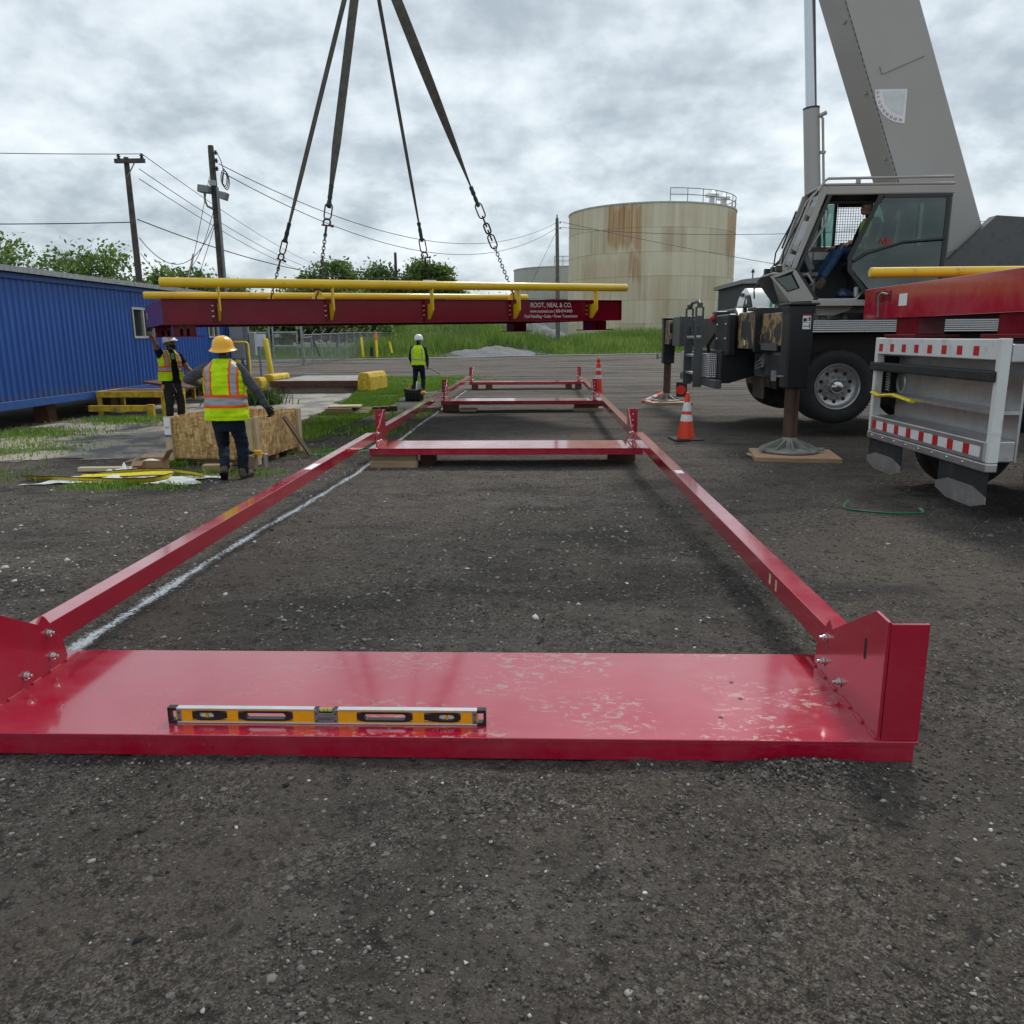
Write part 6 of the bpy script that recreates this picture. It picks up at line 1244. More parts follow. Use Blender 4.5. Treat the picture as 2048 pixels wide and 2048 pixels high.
for y_ in (6.5, 10.48): dp('guide_pipe', 'yellow_paint', lambda m: m.lathe([(.005, 0), (.05, .0), (.062, .012), (.062, 7.6)], (4.10, y_, 2.43), (1, 0, 0), 24), auto=40); dp('pipe_bracket', 'yellow_paint', lambda m: m.bx(5.5, 5.52, y_ - .06, y_ + .06, 2.0, 2.37))

# ------------------------------------------------------------ cones
def cone_mesh(o, h, r0, r1, bands, base, bh=.035):
    mb = MB(); mb.box((0, 0, bh / 2), (base, base, bh)); mb.build('base', 'black_rubber', o, world=False, bevel=.015); zs = sorted({0, 1, *[b for p in bands for b in p]})
    for a, b in zip(zs, zs[1:]):
        w = any(p[0] <= a and b <= p[1] for p in bands); f = lambda t: r0 + (r1 - r0) * t; e = .0015 if w else 0
        mb = MB(); mb.lathe([(f(a) + e, bh + h * a), (f(b) + e, bh + h * b)], (0, 0, 0), (0, 0, 1), 28, False, b == 1); mb.build('reflective_band' if w else 'cone_body', 'white_reflect' if w else 'orange_vinyl', o, world=False, smooth=True)
c1 = thing('traffic_cone', (2.41, 13.2, 0), 'orange traffic cone with two white bands between the right rail and the crane', 'cone', rz=R(8)); cone_mesh(c1, .70, .145, .035, [(.40, .555), (.63, .84)], .48)
part('tip', 'orange_vinyl', c1, lambda m: m.lathe([(.034, .735), (.026, .738), (.024, .775), (.018, .778)], (2.41, 13.2, 0), (0, 0, 1), 20), smooth=True)
c2 = thing('delineator_cone', (1.47, 20.2, 0), 'tall slim orange delineator cone behind the third beam\'s right upright', 'cone', rz=R(10)); cone_mesh(c2, .95, .13, .052, [(.62, .72), (.83, .90)], .36, .05); part('knob', 'orange_vinyl', c2, lambda m: m.lathe([(.052, 1.0), (.035, 1.02), (.03, 1.05), (.05, 1.07), (.05, 1.10), (.025, 1.13), (.02, 1.16)], (1.47, 20.2, 0), (0, 0, 1), 20), smooth=True)
c3 = thing('fallen_cone', (3.32, 20.95, .16), 'orange and white cone lying on its side by the far crane jack', 'cone'); cone_mesh(c3, .70, .145, .03, [(.40, .555), (.63, .84)], .36); c3.rotation_euler = (0, R(-100), R(18))
pd = thing('stop_paddle', (3.78, 20.9, 0), 'black board with a red disc leaning at the far crane jack', 'paddle'); part('board', 'plastic_black', pd, lambda m: m.box((3.66, 20.9, .32), (.28, .03, .38), rotm(rx=R(-12))), bevel=.01); part('disc', 'paddle_red', pd, lambda m: m.lathe([(.12, 0), (.12, .004)], (3.64, 20.88, .31), (0, -1, .2), 24))

# ------------------------------------------------------------ people
def V(*a): return Vector(a)
class Body:
    """blend of tapered limbs, remeshed into one continuous skin; faces take the material of the nearest limb"""
    def __init__(s): s.mb = MB(); s.segs = []; s.mats = []
    def mi(s, m):
        if m not in s.mats: s.mats.append(m)
        return s.mats.index(m)
    def cap(s, p, q, r0, r1, m, sq=1.0, upv=(0, 0, 1)):
        p, q = Vector(p), Vector(q); d = (q - p); L = d.length; d = d / L if L > 1e-6 else Vector((0, 0, 1)); pts, rr = [], []
        for k in range(4): a = math.pi / 2 * (1 - k / 4); pts.append(p - d * r0 * math.sin(a)); rr.append(max(r0 * math.cos(a), .0008))
        for k in range(5): t = k / 4; pts.append(p.lerp(q, t)); rr.append(r0 + (r1 - r0) * t)
        for k in range(1, 5): a = math.pi / 2 * k / 4; pts.append(q + d * r1 * math.sin(a)); rr.append(max(r1 * math.cos(a), .0008))
        s.mb.tube(pts, rr, 14, squash=sq, upv=upv); s.segs.append((p, q, r0 * (1 + sq) / 2, r1 * (1 + sq) / 2, s.mi(m)))
    def loft(s, rings, ax, m):
        ax = Vector(ax).normalized(); n = 20; vs = []; k = len(rings)
        for (c, w, dp) in rings:
            c = Vector(c); ay = V(0, 0, 1).cross(ax)
            for i in range(n):
                a = 2 * math.pi * i / n; ca, sa = math.cos(a), math.sin(a); e = .85
                vs.append(c + ax * w * math.copysign(abs(ca) ** e, ca) + ay * dp * math.copysign(abs(sa) ** e, sa))
        fs = [(j * n + i, j * n + (i + 1) % n, (j + 1) * n + (i + 1) % n, (j + 1) * n + i) for j in range(k - 1) for i in range(n)] + [tuple(range(n - 1, -1, -1)), tuple((k - 1) * n + i for i in range(n))]
        s.mb.add(vs, fs)
        for j in range(k - 1): s.segs.append((Vector(rings[j][0]), Vector(rings[j + 1][0]), (rings[j][1] + rings[j][2]) / 2, (rings[j + 1][1] + rings[j + 1][2]) / 2, s.mi(m)))
    def done(s, name, parent, voxel=.009, smooth=3, wr=0.0):
        me = bpy.data.meshes.new('tmp'); me.from_pydata([tuple(p) for p in s.mb.v], [], s.mb.f)
        bm = bmesh.new(); bm.from_mesh(me); bmesh.ops.recalc_face_normals(bm, faces=bm.faces); bm.to_mesh(me); bm.free()
        o = bpy.data.objects.new('tmp', me); COL.objects.link(o); r = o.modifiers.new('r', 'REMESH'); r.mode = 'VOXEL'; r.voxel_size = voxel
        sm = o.modifiers.new('s', 'SMOOTH'); sm.factor = .5; sm.iterations = smooth
        res = bpy.data.meshes.new_from_object(o.evaluated_get(bpy.context.evaluated_depsgraph_get())); bpy.data.objects.remove(o, do_unlink=True)
        n = len(res.polygons); cen = np.zeros(n * 3, np.float32); res.polygons.foreach_get('center', cen); cen = cen.reshape(-1, 3); best = np.full(n, 1e9); idx = np.zeros(n, np.int32)
        for (p, q, r0, r1, m) in s.segs:
            p_, q_ = np.array(p), np.array(q); d = q_ - p_; L2 = max(d @ d, 1e-9); t = np.clip((cen - p_) @ d / L2, 0, 1); dist = np.linalg.norm(cen - p_ - t[:, None] * d, axis=1) - (r0 + (r1 - r0) * t)
            k = dist < best; best[k] = dist[k]; idx[k] = m
        if wr:
            nv = len(res.vertices); co = np.zeros(nv * 3, np.float32); res.vertices.foreach_get('co', co); co = co.reshape(-1, 3); nm = np.zeros(nv * 3, np.float32); res.vertices.foreach_get('normal', nm); nm = nm.reshape(-1, 3)
            skinv = np.zeros(nv, bool)
            for pl_ in res.polygons:
                if s.mats[idx[pl_.index]] in ('skin', 'skin_tan', 'hair_dark'): skinv[list(pl_.vertices)] = True
            w = np.array([mnoise.noise(Vector((c[0] * 8, c[1] * 8, c[2] * 17))) + .6 * mnoise.noise(Vector((c[0] * 18 + c[2] * 9, c[1] * 18, c[2] * 34))) for c in co]); w[skinv] = 0; co = co + nm * (w * wr)[:, None]; res.vertices.foreach_set('co', co.astype(np.float32).ravel())
        res.materials.clear()
        for m in s.mats: res.materials.append(M[m])
        res.polygons.foreach_set('material_index', idx); res.polygons.foreach_set('use_smooth', np.ones(n, bool))
        res.transform(world_of(parent).inverted()); ob = bpy.data.objects.new(name, res); COL.objects.link(ob); ob.parent = parent; return ob
def fingers(b, wrist, d, palm_n, m, L=.185, curl=.5, thumb_side=1, spread=.16):
    """palm and five fingers of different length; palm_n is the palm's normal, fingers curl towards it"""
    d = Vector(d).normalized(); pn = Vector(palm_n); pn = (pn - d * pn.dot(d)).normalized(); s = d.cross(pn).normalized() * thumb_side; wrist = Vector(wrist)
    pc = wrist + d * L * .50
    for k in (-1, 0, 1): b.cap(wrist + d * .012 + s * .012 * k, pc + s * .026 * k, .019, .0165, m)
    for i, (off, ln) in enumerate(((.034, .40), (.012, .45), (-.011, .42), (-.032, .33))):
        base = pc + s * off; dd = (d + s * spread * (off / .03)).normalized(); l = L * ln; c = curl * (1 + .12 * i); p = base; seg = (.45, .32, .23); r = .0098
        for j, f in enumerate(seg):
            a = c * (j + .5); v = (dd * math.cos(a) + pn * math.sin(a)).normalized(); q = p + v * l * f * 1.05; b.cap(p, q, r, r * .92, m); p = q; r *= .92
    p = wrist + d * L * .15 + s * .022; v = (d * .55 + s * .8 + pn * .25).normalized(); q = p + v * L * .24; b.cap(p, q, .0135, .0115, m); v = (d * .9 + s * .35 + pn * .35).normalized(); b.cap(q, q + v * L * .20, .0112, .0095, m)
def hands(name, parent, m, specs):
    out = []
    for sp in specs: b = Body(); fingers(b, *sp[:3], m, **sp[3]); out.append(b.done(name, parent, .0042, 2))
    return out
def head(b, c, f, skin, hair, beard=False, s=1.0):
    """skull, jaw, nose, brow, ears; f = facing"""
    c = Vector(c); f = Vector(f).normalized(); r = f.cross(V(0, 0, 1)).normalized(); u = r.cross(f).normalized()
    P = lambda a, b_, c_: c + f * a * s + r * b_ * s + u * c_ * s
    b.cap(P(-.012, 0, .03), P(.008, 0, .03), .083 * s, .080 * s, skin); b.cap(P(.02, 0, -.03), P(.045, 0, -.065), .062 * s, .045 * s, skin)
    b.cap(P(.075, 0, .012), P(.100, 0, -.022), .010 * s, .0145 * s, skin); b.cap(P(.078, -.03, .03), P(.078, .03, .03), .012 * s, .012 * s, skin)
    b.cap(P(.085, -.018, -.052), P(.085, .018, -.052), .0095 * s, .0095 * s, 'hair_dark' if beard else skin)
    for sg in (-1, 1): b.cap(P(-.008, .082 * sg, .015), P(-.012, .086 * sg, -.02), .012 * s, .010 * s, skin); b.cap(P(.055, .035 * sg, .0), P(.05, .04 * sg, -.02), .022 * s, .022 * s, skin)
    b.cap(P(-.045, 0, .02), P(-.05, 0, -.045), .062 * s, .048 * s, hair); b.cap(P(-.03, 0, .06), P(-.01, 0, .065), .070 * s, .068 * s, hair)
    if beard: b.cap(P(.055, 0, -.075), P(.055, 0, -.105), .046 * s, .030 * s, 'hair_dark'); b.cap(P(.03, -.055, -.045), P(.055, -.03, -.085), .026 * s, .026 * s, 'hair_dark'); b.cap(P(.03, .055, -.045), P(.055, .03, -.085), .026 * s, .026 * s, 'hair_dark')
def eyes(parent, c, f, s=1.0):
    c = Vector(c); f = Vector(f).normalized(); r = f.cross(V(0, 0, 1)).normalized(); u = r.cross(f)
    for sg in (-1, 1):
        mb = MB(); mb.ball(c + f * .073 * s + r * .031 * sg * s + u * .012 * s, .011 * s, 10); mb.build('eye', 'ink_black', parent, smooth=True)
def hard_hat(parent, c, mat, f, full=True, s=1.0, tilt=(0, 0)):
    """dome with raised ribs and a brim"""
    f = Vector(f).normalized(); r = f.cross(V(0, 0, 1)).normalized(); c = Vector(c); rot = Matrix((r, f, V(0, 0, 1))).transposed() @ rotm(rx=tilt[0], ry=tilt[1])
    mb = MB(); prof = [(.155 * s, -.004), (.158 * s, .0), (.15 * s, .004), (.128 * s, .018), (.122 * s, .04), (.118 * s, .075 * s), (.102 * s, .115 * s), (.072 * s, .143 * s), (.035 * s, .156 * s), (.002, .160 * s)]
    n = 36; vs = []
    for j, (rr, z) in enumerate(prof):
        for i in range(n):
            a = 2 * math.pi * i / n; k = rr
            if not full and j < 3: k = .121 * s + max(0, math.sin(a)) ** 2 * .055 * s * (1 if j else .9)
            drop = -.018 * (abs(math.sin(a)) ** 2) * (j < 3)
            bump_ = .0
            if 4 <= j <= 8:
                for rb_ in (-.045, 0, .045):
                    x_ = math.cos(a) * k
                    if abs(x_ - rb_ * s) < .010 * s: bump_ = .006 * s
            vs.append(c + rot @ V(math.cos(a) * (k + bump_ * .3), math.sin(a) * (k + bump_ * .3) * 1.10, z + drop + bump_))
    mb.add(vs, [(j * n + i, j * n + (i + 1) % n, (j + 1) * n + (i + 1) % n, (j + 1) * n + i) for j in range(len(prof) - 1) for i in range(n)]); o = mb.build('hard_hat', mat, parent, smooth=True)
    so = o.modifiers.new('t', 'SOLIDIFY'); so.thickness = .004; ss = o.modifiers.new('s', 'SUBSURF'); ss.levels = 1; ss.render_levels = 1
    for sg in (-1, 1): mb = MB(); mb.box(c + rot @ V(.123 * s * sg, -.03, .02), (.016, .03, .018), rot); mb.build('hat_lug', mat, o, bevel=.004)
    return o
def vest(parent, rings, ax, pick, open_front=None, wr=.006, nz=64, na=112):
    """rings: (centre, half width, half depth) from hem to neck; pick(u, z, front) gives the material"""
    ax = Vector(ax).normalized(); ay = V(0, 0, 1).cross(ax); R_ = [(np.array(c), w, d) for (c, w, d) in rings]; zs = np.array([c[2] for c, _, _ in R_]); vs = []; info = []
    for j in range(nz + 1):
        z = zs[0] + (zs[-1] - zs[0]) * j / nz; cx_ = [np.interp(z, zs, [c[k] for c, _, _ in R_]) for k in range(2)]; w = np.interp(z, zs, [r[1] for r in R_]); d = np.interp(z, zs, [r[2] for r in R_])
        for i in range(na):
            a = 2 * math.pi * i / na; ca, sa = math.cos(a), math.sin(a); e = .78; u = math.copysign(abs(ca) ** e, ca) * w; t = math.copysign(abs(sa) ** e, sa) * d
            p = V(cx_[0], cx_[1], z) + ax * u + ay * t; nrm = (ax * ca + ay * sa)
            k = mnoise.noise(p * 9) + .8 * mnoise.noise(Vector((p.x * 5, p.y * 5, p.z * 26))); p = p + nrm * wr * k; vs.append(p); info.append((u, z, t))
    mats = []; fs = []; mi = []
    for j in range(nz):
        for i in range(na):
            q = (j * na + i, j * na + (i + 1) % na, (j + 1) * na + (i + 1) % na, (j + 1) * na + i); u = sum(info[k][0] for k in q) / 4; z = sum(info[k][1] for k in q) / 4; t = sum(info[k][2] for k in q) / 4
            m = pick(u, z, t)
            if m is None: continue
            if m not in mats: mats.append(m)
            fs.append(q); mi.append(mats.index(m))
    mb = MB(); mb.v = vs; mb.f = fs; mb.m = mi; o = mb.build('vest', mats, parent, smooth=True); o.modifiers.new('t', 'SOLIDIFY').thickness = .006; return o

# ---- worker with the yellow hard hat, seen from behind
wa = thing('person', (-3.73, 9.5, 0), 'worker in yellow hard hat and lime vest seen from behind at the crate', 'person', 'workers')
b = Body(); ax = (1, .05, 0)
b.loft([(V(-3.735, 9.52, .66), .150, .115), (V(-3.735, 9.52, .76), .175, .125), (V(-3.74, 9.51, .92), .170, .12), (V(-3.74, 9.50, 1.12), .185, .125), (V(-3.74, 9.50, 1.30), .195, .115), (V(-3.74, 9.50, 1.40), .15, .085)], ax, 'shirt_grey')
b.cap(V(-3.74, 9.50, 1.40), V(-3.735, 9.52, 1.50), .062, .055, 'skin_tan'); head(b, V(-3.735, 9.535, 1.575), (-.12, 1, -.06), 'skin_tan', 'hair_dark', s=.98)
b.cap(V(-3.925, 9.5, 1.345), V(-4.14, 9.42, 1.225), .070, .060, 'shirt_grey'); b.cap(V(-4.14, 9.42, 1.225), V(-4.12, 9.66, 1.15), .058, .045, 'shirt_grey')
b.cap(V(-3.555, 9.5, 1.335), V(-3.365, 9.50, 1.09), .070, .056, 'shirt_grey'); b.cap(V(-3.365, 9.5, 1.09), V(-3.285, 9.56, .90), .054, .042, 'shirt_grey')
b.cap(V(-3.835, 9.51, .70), V(-3.865, 9.63, .40), .098, .072, 'jeans_dark'); b.cap(V(-3.865, 9.63, .40), V(-3.765, 9.36, .185), .070, .060, 'jeans_dark'); b.cap(V(-3.64, 9.51, .70), V(-3.605, 9.56, .40), .100, .074, 'jeans_dark'); b.cap(V(-3.605, 9.56, .40), V(-3.595, 9.50, .12), .072, .064, 'jeans_dark')
b.loft([(V(-3.735, 9.52, .60), .14, .11), (V(-3.735, 9.52, .70), .178, .13), (V(-3.735, 9.52, .80), .178, .128)], ax, 'jeans_dark')
b.cap(V(-3.76, 9.33, .165), V(-3.81, 9.44, .055), .046, .044, 'boot_brown'); b.cap(V(-3.755, 9.30, .145), V(-3.79, 9.36, .10), .048, .046, 'boot_brown'); b.cap(V(-3.595, 9.47, .075), V(-3.57, 9.68, .055), .046, .042, 'boot_brown'); b.cap(V(-3.595, 9.48, .12), V(-3.595, 9.5, .08), .052, .05, 'boot_brown')
b.done('body', wa, .0085, 3, .008)
mb = MB(); mb.prism([(-.05, -.02), (-.04, .14), (0, .17), (.04, .14), (.05, -.02), (0, -.05)], V(-3.745, 9.275, .125), (1, .1, 0), V(-.25, .66, -.55).normalized(), V(0, -.3, -.35).normalized() * .022); mb.build('boot_sole', 'sole_dark', wa, bevel=.006)
mb = MB(); mb.prism([(-.05, -.03), (-.042, .20), (0, .24), (.042, .20), (.05, -.03), (0, -.055)], V(-3.595, 9.46, .004), (1, -.1, 0), (.1, 1, 0), (0, 0, .022)); mb.build('boot_sole', 'sole_dark', wa, bevel=.006)
hands('glove', wa, 'glove_black', [(V(-3.283, 9.565, .895), V(.14, .10, -.32), V(-.6, .5, -.1), dict(curl=.55, thumb_side=1, L=.19)), (V(-4.115, 9.67, 1.145), V(.15, .55, -.75), V(.2, .8, .3), dict(curl=.5, thumb_side=-1, L=.18))])
def pickA(u, z, t):
    if t < 0 or True:
        if .885 < z < 1.035: return 'vest_silver' if .92 < z < 1.0 else 'hi_vis_orange'
        a = abs(u + .004)
        if z > 1.0 and .098 < a < .205 and abs(t) > .03: return 'vest_silver' if .122 < a < .182 else 'hi_vis_orange'
    return 'hi_vis'
vest(wa, [(V(-3.74, 9.5, .735), .252, .165), (V(-3.74, 9.5, .86), .250, .165), (V(-3.74, 9.5, 1.0), .246, .16), (V(-3.74, 9.5, 1.16), .244, .158), (V(-3.74, 9.5, 1.28), .238, .148), (V(-3.74, 9.5, 1.355), .215, .128), (V(-3.74, 9.5, 1.41), .145, .098), (V(-3.74, 9.5, 1.455), .090, .080)], (1, .05, 0), pickA, wr=.014)
hard_hat(wa, V(-3.735, 9.53, 1.555), 'hat_yellow', (-.1, 1, 0), True, 1.04, (R(4), 0))

# ---- bearded worker reaching up to the deck's end
wb = thing('person', (-7.45, 16.2, 0), 'bearded worker in open lime vest reaching up to steady the hanging deck', 'person', 'workers')
b = Body(); fB = V(.80, -.60, 0).normalized(); axB = V(.60, .80, 0); z_ = .10; c0 = V(-7.46, 16.2, 0)
def T(a, bb, c_): return c0 + fB * a + axB * bb + V(0, 0, c_)
b.loft([(T(0, 0, .68), .155, .135), (T(0, 0, .80), .185, .15), (T(.02, 0, .95), .180, .15), (T(.01, 0, 1.15), .19, .135), (T(0, 0, 1.32), .20, .12), (T(0, 0, 1.42), .14, .085)], axB, 'shirt_black')
b.cap(T(.01, 0, 1.42), T(.05, 0, 1.51), .062, .058, 'skin_tan'); hB = T(.085, 0, 1.585); hfB = V(.93, -.22, .30); head(b, hB, hfB, 'skin_tan', 'hair_dark', True, 1.0)
SR = T(0, -.19, 1.37); b.cap(SR, V(-7.585, 15.92, 1.575), .066, .054, 'skin_tan'); b.cap(SR, SR.lerp(V(-7.585, 15.92, 1.575), .45), .075, .072, 'shirt_black'); b.cap(V(-7.585, 15.92, 1.575), V(-7.64, 15.82, 1.80), .050, .036, 'skin_tan')
SL = T(0, .19, 1.36); EL = V(-7.17, 16.36, 1.08); b.cap(SL, EL, .066, .052, 'skin_tan'); b.cap(SL, SL.lerp(EL, .5), .076, .07, 'shirt_black'); b.cap(EL, V(-6.95, 16.18, .98), .048, .036, 'skin_tan')
b.cap(T(0, -.09, .74), T(.04, -.11, .42), .105, .082, 'pants_charcoal'); b.cap(T(.04, -.11, .42), T(0, -.11, .13), .080, .072, 'pants_charcoal'); b.cap(T(0, .09, .74), T(.05, .13, .42), .105, .082, 'pants_charcoal'); b.cap(T(.05, .13, .42), T(.0, .14, .13), .080, .072, 'pants_charcoal')
b.loft([(T(0, 0, .62), .145, .12), (T(0, 0, .72), .185, .15), (T(0, 0, .86), .188, .152)], axB, 'pants_charcoal')
for sg, y_ in ((-1, -.11), (1, .14)): b.cap(T(-.01, y_, .075), T(.19, y_ * 1.1, .055), .052, .046, 'boot_black'); b.cap(T(-.01, y_, .12), T(0, y_, .08), .056, .052, 'boot_black')
b.done('body', wb, .0095, 3, .008); eyes(wb, hB, hfB)
hands('glove', wb, 'glove_black', [(V(-7.64, 15.82, 1.805), V(.02, -.05, 1), V(.9, -.3, 0), dict(curl=.45, thumb_side=1, L=.20))]); hands('glove', wb, 'glove_black', [(V(-6.95, 16.18, .98), V(.7, -.5, .1), V(0, .2, -1), dict(curl=.5, thumb_side=-1))])
def pickB(u, z, t):
    fr = -t if True else t
    front = t > 0
    if front and abs(u) < .055 + .10 * max(0, (1.40 - z)) * .55 and abs(t) > .02: return None
    if 1.03 < z < 1.15: return 'vest_silver' if 1.06 < z < 1.12 else 'hi_vis_orange'
    a = abs(u)
    if z > 1.15 and .085 < a < .185: return 'vest_silver' if .108 < a < .158 else 'hi_vis_orange'
    return 'hi_vis'
# the vest's local depth axis is V(0,0,1) x ax = away from the front, so the front is t < 0
def pickB2(u, z, t): return pickB(u, z, -t)
vest(wb, [(T(0, 0, .86), .245, .20), (T(0, 0, 1.0), .24, .19), (T(0, 0, 1.15), .236, .175), (T(0, 0, 1.28), .228, .155), (T(0, 0, 1.37), .205, .130), (T(0, 0, 1.43), .135, .10), (T(0, 0, 1.465), .095, .085)], axB, pickB2 if (V(0, 0, 1).cross(axB)).dot(fB) < 0 else pickB, wr=.014)
hard_hat(wb, V(hB.x - .015, hB.y + .01, hB.z + .035), 'hat_white', V(.93, -.22, 0), False, .98, (R(16), 0))
mb = MB(); mb.box(T(.02, -.205, .74), (.05, .05, .09), rotm(rz=R(-37))); mb.build('tape_measure', 'tool_yellow', wb, bevel=.012); mb = MB(); mb.tube([T(.14, -.06, .82), T(.16, -.05, .74), T(.15, -.02, .70), T(.16, .0, .62)], .006, 5); mb.build('key_chain', 'bolt_zinc', wb)
mb = MB(); mb.box(T(.135, 0, 1.34), (.02, .07, .12), Matrix((fB, axB, V(0, 0, 1))).transposed()); mb.build('undershirt', 'tee_blue', wb, bevel=.008)

# ---- far worker walking away with a rod
wc = thing('person', (-3.72, 25.0, 0), 'distant worker in white hard hat and lime vest walking away holding a rod', 'person', 'workers')
b = Body(); c0 = V(-3.72, 25.0, 0); fB = V(.15, .99, 0).normalized(); axB = V(.99, -.15, 0)
b.loft([(T(0, 0, .70), .155, .12), (T(0, 0, .82), .180, .13), (T(0, 0, 1.0), .175, .12), (T(0, 0, 1.18), .185, .125), (T(0, 0, 1.33), .195, .11), (T(0, 0, 1.42), .13, .08)], axB, 'shirt_black')
b.cap(T(0, 0, 1.42), T(.03, 0, 1.52), .06, .056, 'skin_tan'); head(b, T(.045, .01, 1.595), V(.35, .93, -.18), 'skin_tan', 'hair_dark', s=.97)
b.cap(T(0, -.19, 1.34), V(-3.98, 25.0, 1.05), .068, .056, 'shirt_black'); b.cap(V(-3.98, 25, 1.05), V(-3.95, 25.2, .86), .054, .042, 'shirt_black'); b.cap(T(0, .19, 1.33), V(-3.455, 25.0, 1.05), .068, .056, 'shirt_black'); b.cap(V(-3.455, 25, 1.05), V(-3.44, 24.95, .84), .054, .042, 'shirt_black')
b.cap(T(0, -.09, .76), T(-.02, -.12, .42), .1, .074, 'jeans_dark'); b.cap(T(-.02, -.12, .42), T(-.0, -.14, .12), .07, .06, 'jeans_dark'); b.cap(T(0, .09, .76), T(.08, .11, .42), .1, .074, 'jeans_dark'); b.cap(T(.08, .11, .42), T(-.04, .13, .12), .07, .06, 'jeans_dark')
for y_ in (-.14, .13): b.cap(T(-.02, y_, .075), T(.17, y_, .055), .048, .044, 'boot_black'); b.cap(T(-.02, y_, .12), T(-.01, y_, .08), .05, .05, 'boot_black')
b.done('body', wc, .011, 3, .007)
hands('glove', wc, 'glove_black', [(V(-3.44, 24.95, .84), V(.1, -.05, -1), V(-1, 0, 0), dict(curl=.8, thumb_side=1)), (V(-3.95, 25.2, .86), V(.1, .2, -1), V(1, 0, 0), dict(curl=.6, thumb_side=-1))])
def pickC(u, z, t):
    if .97 < z < 1.02: return 'vest_silver'
    if z > 1.02 and .125 < abs(u) < .165 and abs(t) > .03: return 'vest_silver'
    return 'hi_vis'
vest(wc, [(T(0, 0, .84), .225, .155), (T(0, 0, 1.0), .222, .15), (T(0, 0, 1.2), .222, .148), (T(0, 0, 1.32), .215, .132), (T(0, 0, 1.40), .135, .095), (T(0, 0, 1.44), .09, .08)], axB, pickC, nz=40, na=72)
hard_hat(wc, T(.045, .01, 1.60), 'hat_white', V(.35, .93, 0), False, 1.06, (R(-3), 0))
mb = MB(); mb.tube([V(-3.50, 24.99, .80), V(-3.05, 24.8, .57)], .015, 8); solo('steel_rod', 'plastic_black', mb, 'thin dark rod held by the distant worker', 'rod')

# ---- crane operator in the cab
wd = thing('person', (5.25, 13.68, 2.22), 'crane operator in jeans sitting in the open cab with hands on his knee', 'person', 'workers')
b = Body(); c0 = V(5.25, 13.68, 0); fB = V(-1, -.12, 0).normalized(); axB = V(-.12, 1, 0)
b.loft([(T(-.02, 0, 2.80), .16, .13), (T(-.02, 0, 2.92), .18, .14), (T(-.04, 0, 3.10), .175, .13), (T(-.06, 0, 3.28), .19, .125), (T(-.06, 0, 3.42), .195, .11), (T(-.05, 0, 3.50), .12, .08)], axB, 'shirt_black')
b.cap(T(-.04, 0, 3.50), T(.0, 0, 3.57), .058, .055, 'skin'); hD = T(.03, 0, 3.64); head(b, hD, V(-1, -.15, 0), 'skin', 'hair_dark', False, .95)
b.cap(T(.03, -.10, 2.88), V(4.83, 13.52, 3.03), .095, .078, 'jeans_blue'); b.cap(V(4.83, 13.52, 3.03), V(4.56, 13.50, 2.60), .074, .060, 'jeans_blue'); b.cap(T(.03, .10, 2.88), V(4.78, 13.80, 2.96), .095, .076, 'jeans_blue'); b.cap(V(4.78, 13.80, 2.96), V(4.50, 13.74, 2.56), .072, .058, 'jeans_blue')
b.cap(V(4.53, 13.50, 2.53), V(4.40, 13.50, 2.40), .05, .045, 'boot_brown'); b.cap(V(4.55, 13.50, 2.50), V(4.50, 13.5, 2.42), .055, .05, 'boot_brown'); b.cap(V(4.48, 13.74, 2.47), V(4.36, 13.74, 2.33), .05, .044, 'boot_brown')
b.cap(T(-.05, -.19, 3.42), V(5.22, 13.38, 3.14), .068, .056, 'shirt_black'); b.cap(V(5.22, 13.38, 3.14), V(4.96, 13.44, 3.10), .052, .040, 'shirt_black'); b.cap(V(4.96, 13.44, 3.10), V(4.91, 13.45, 3.10), .036, .032, 'skin'); fingers(b, V(4.93, 13.45, 3.10), V(-.9, .2, -.25), V(0, .2, -1), 'skin', L=.20, curl=.45, thumb_side=1)
b.cap(T(-.05, .19, 3.42), V(5.15, 13.95, 3.10), .068, .056, 'shirt_black'); b.cap(V(5.15, 13.95, 3.10), V(4.82, 13.80, 3.06), .052, .04, 'shirt_black'); fingers(b, V(4.80, 13.79, 3.06), V(-1, -.05, -.12), V(0, -.1, -1), 'skin', L=.19, curl=.4, thumb_side=-1)
b.done('body', wd, .0075, 2, .005); eyes(wd, hD, V(-1, -.15, 0), .95)
def pickD(u, z, t): return 'vest_silver' if (.08 < abs(u) < .12 or 3.08 < z < 3.13) else 'hi_vis'
vest(wd, [(T(-.03, 0, 2.86), .205, .165), (T(-.04, 0, 3.1), .20, .15), (T(-.06, 0, 3.30), .212, .143), (T(-.06, 0, 3.42), .205, .125), (T(-.05, 0, 3.49), .12, .09)], axB, pickD, nz=36, na=64)

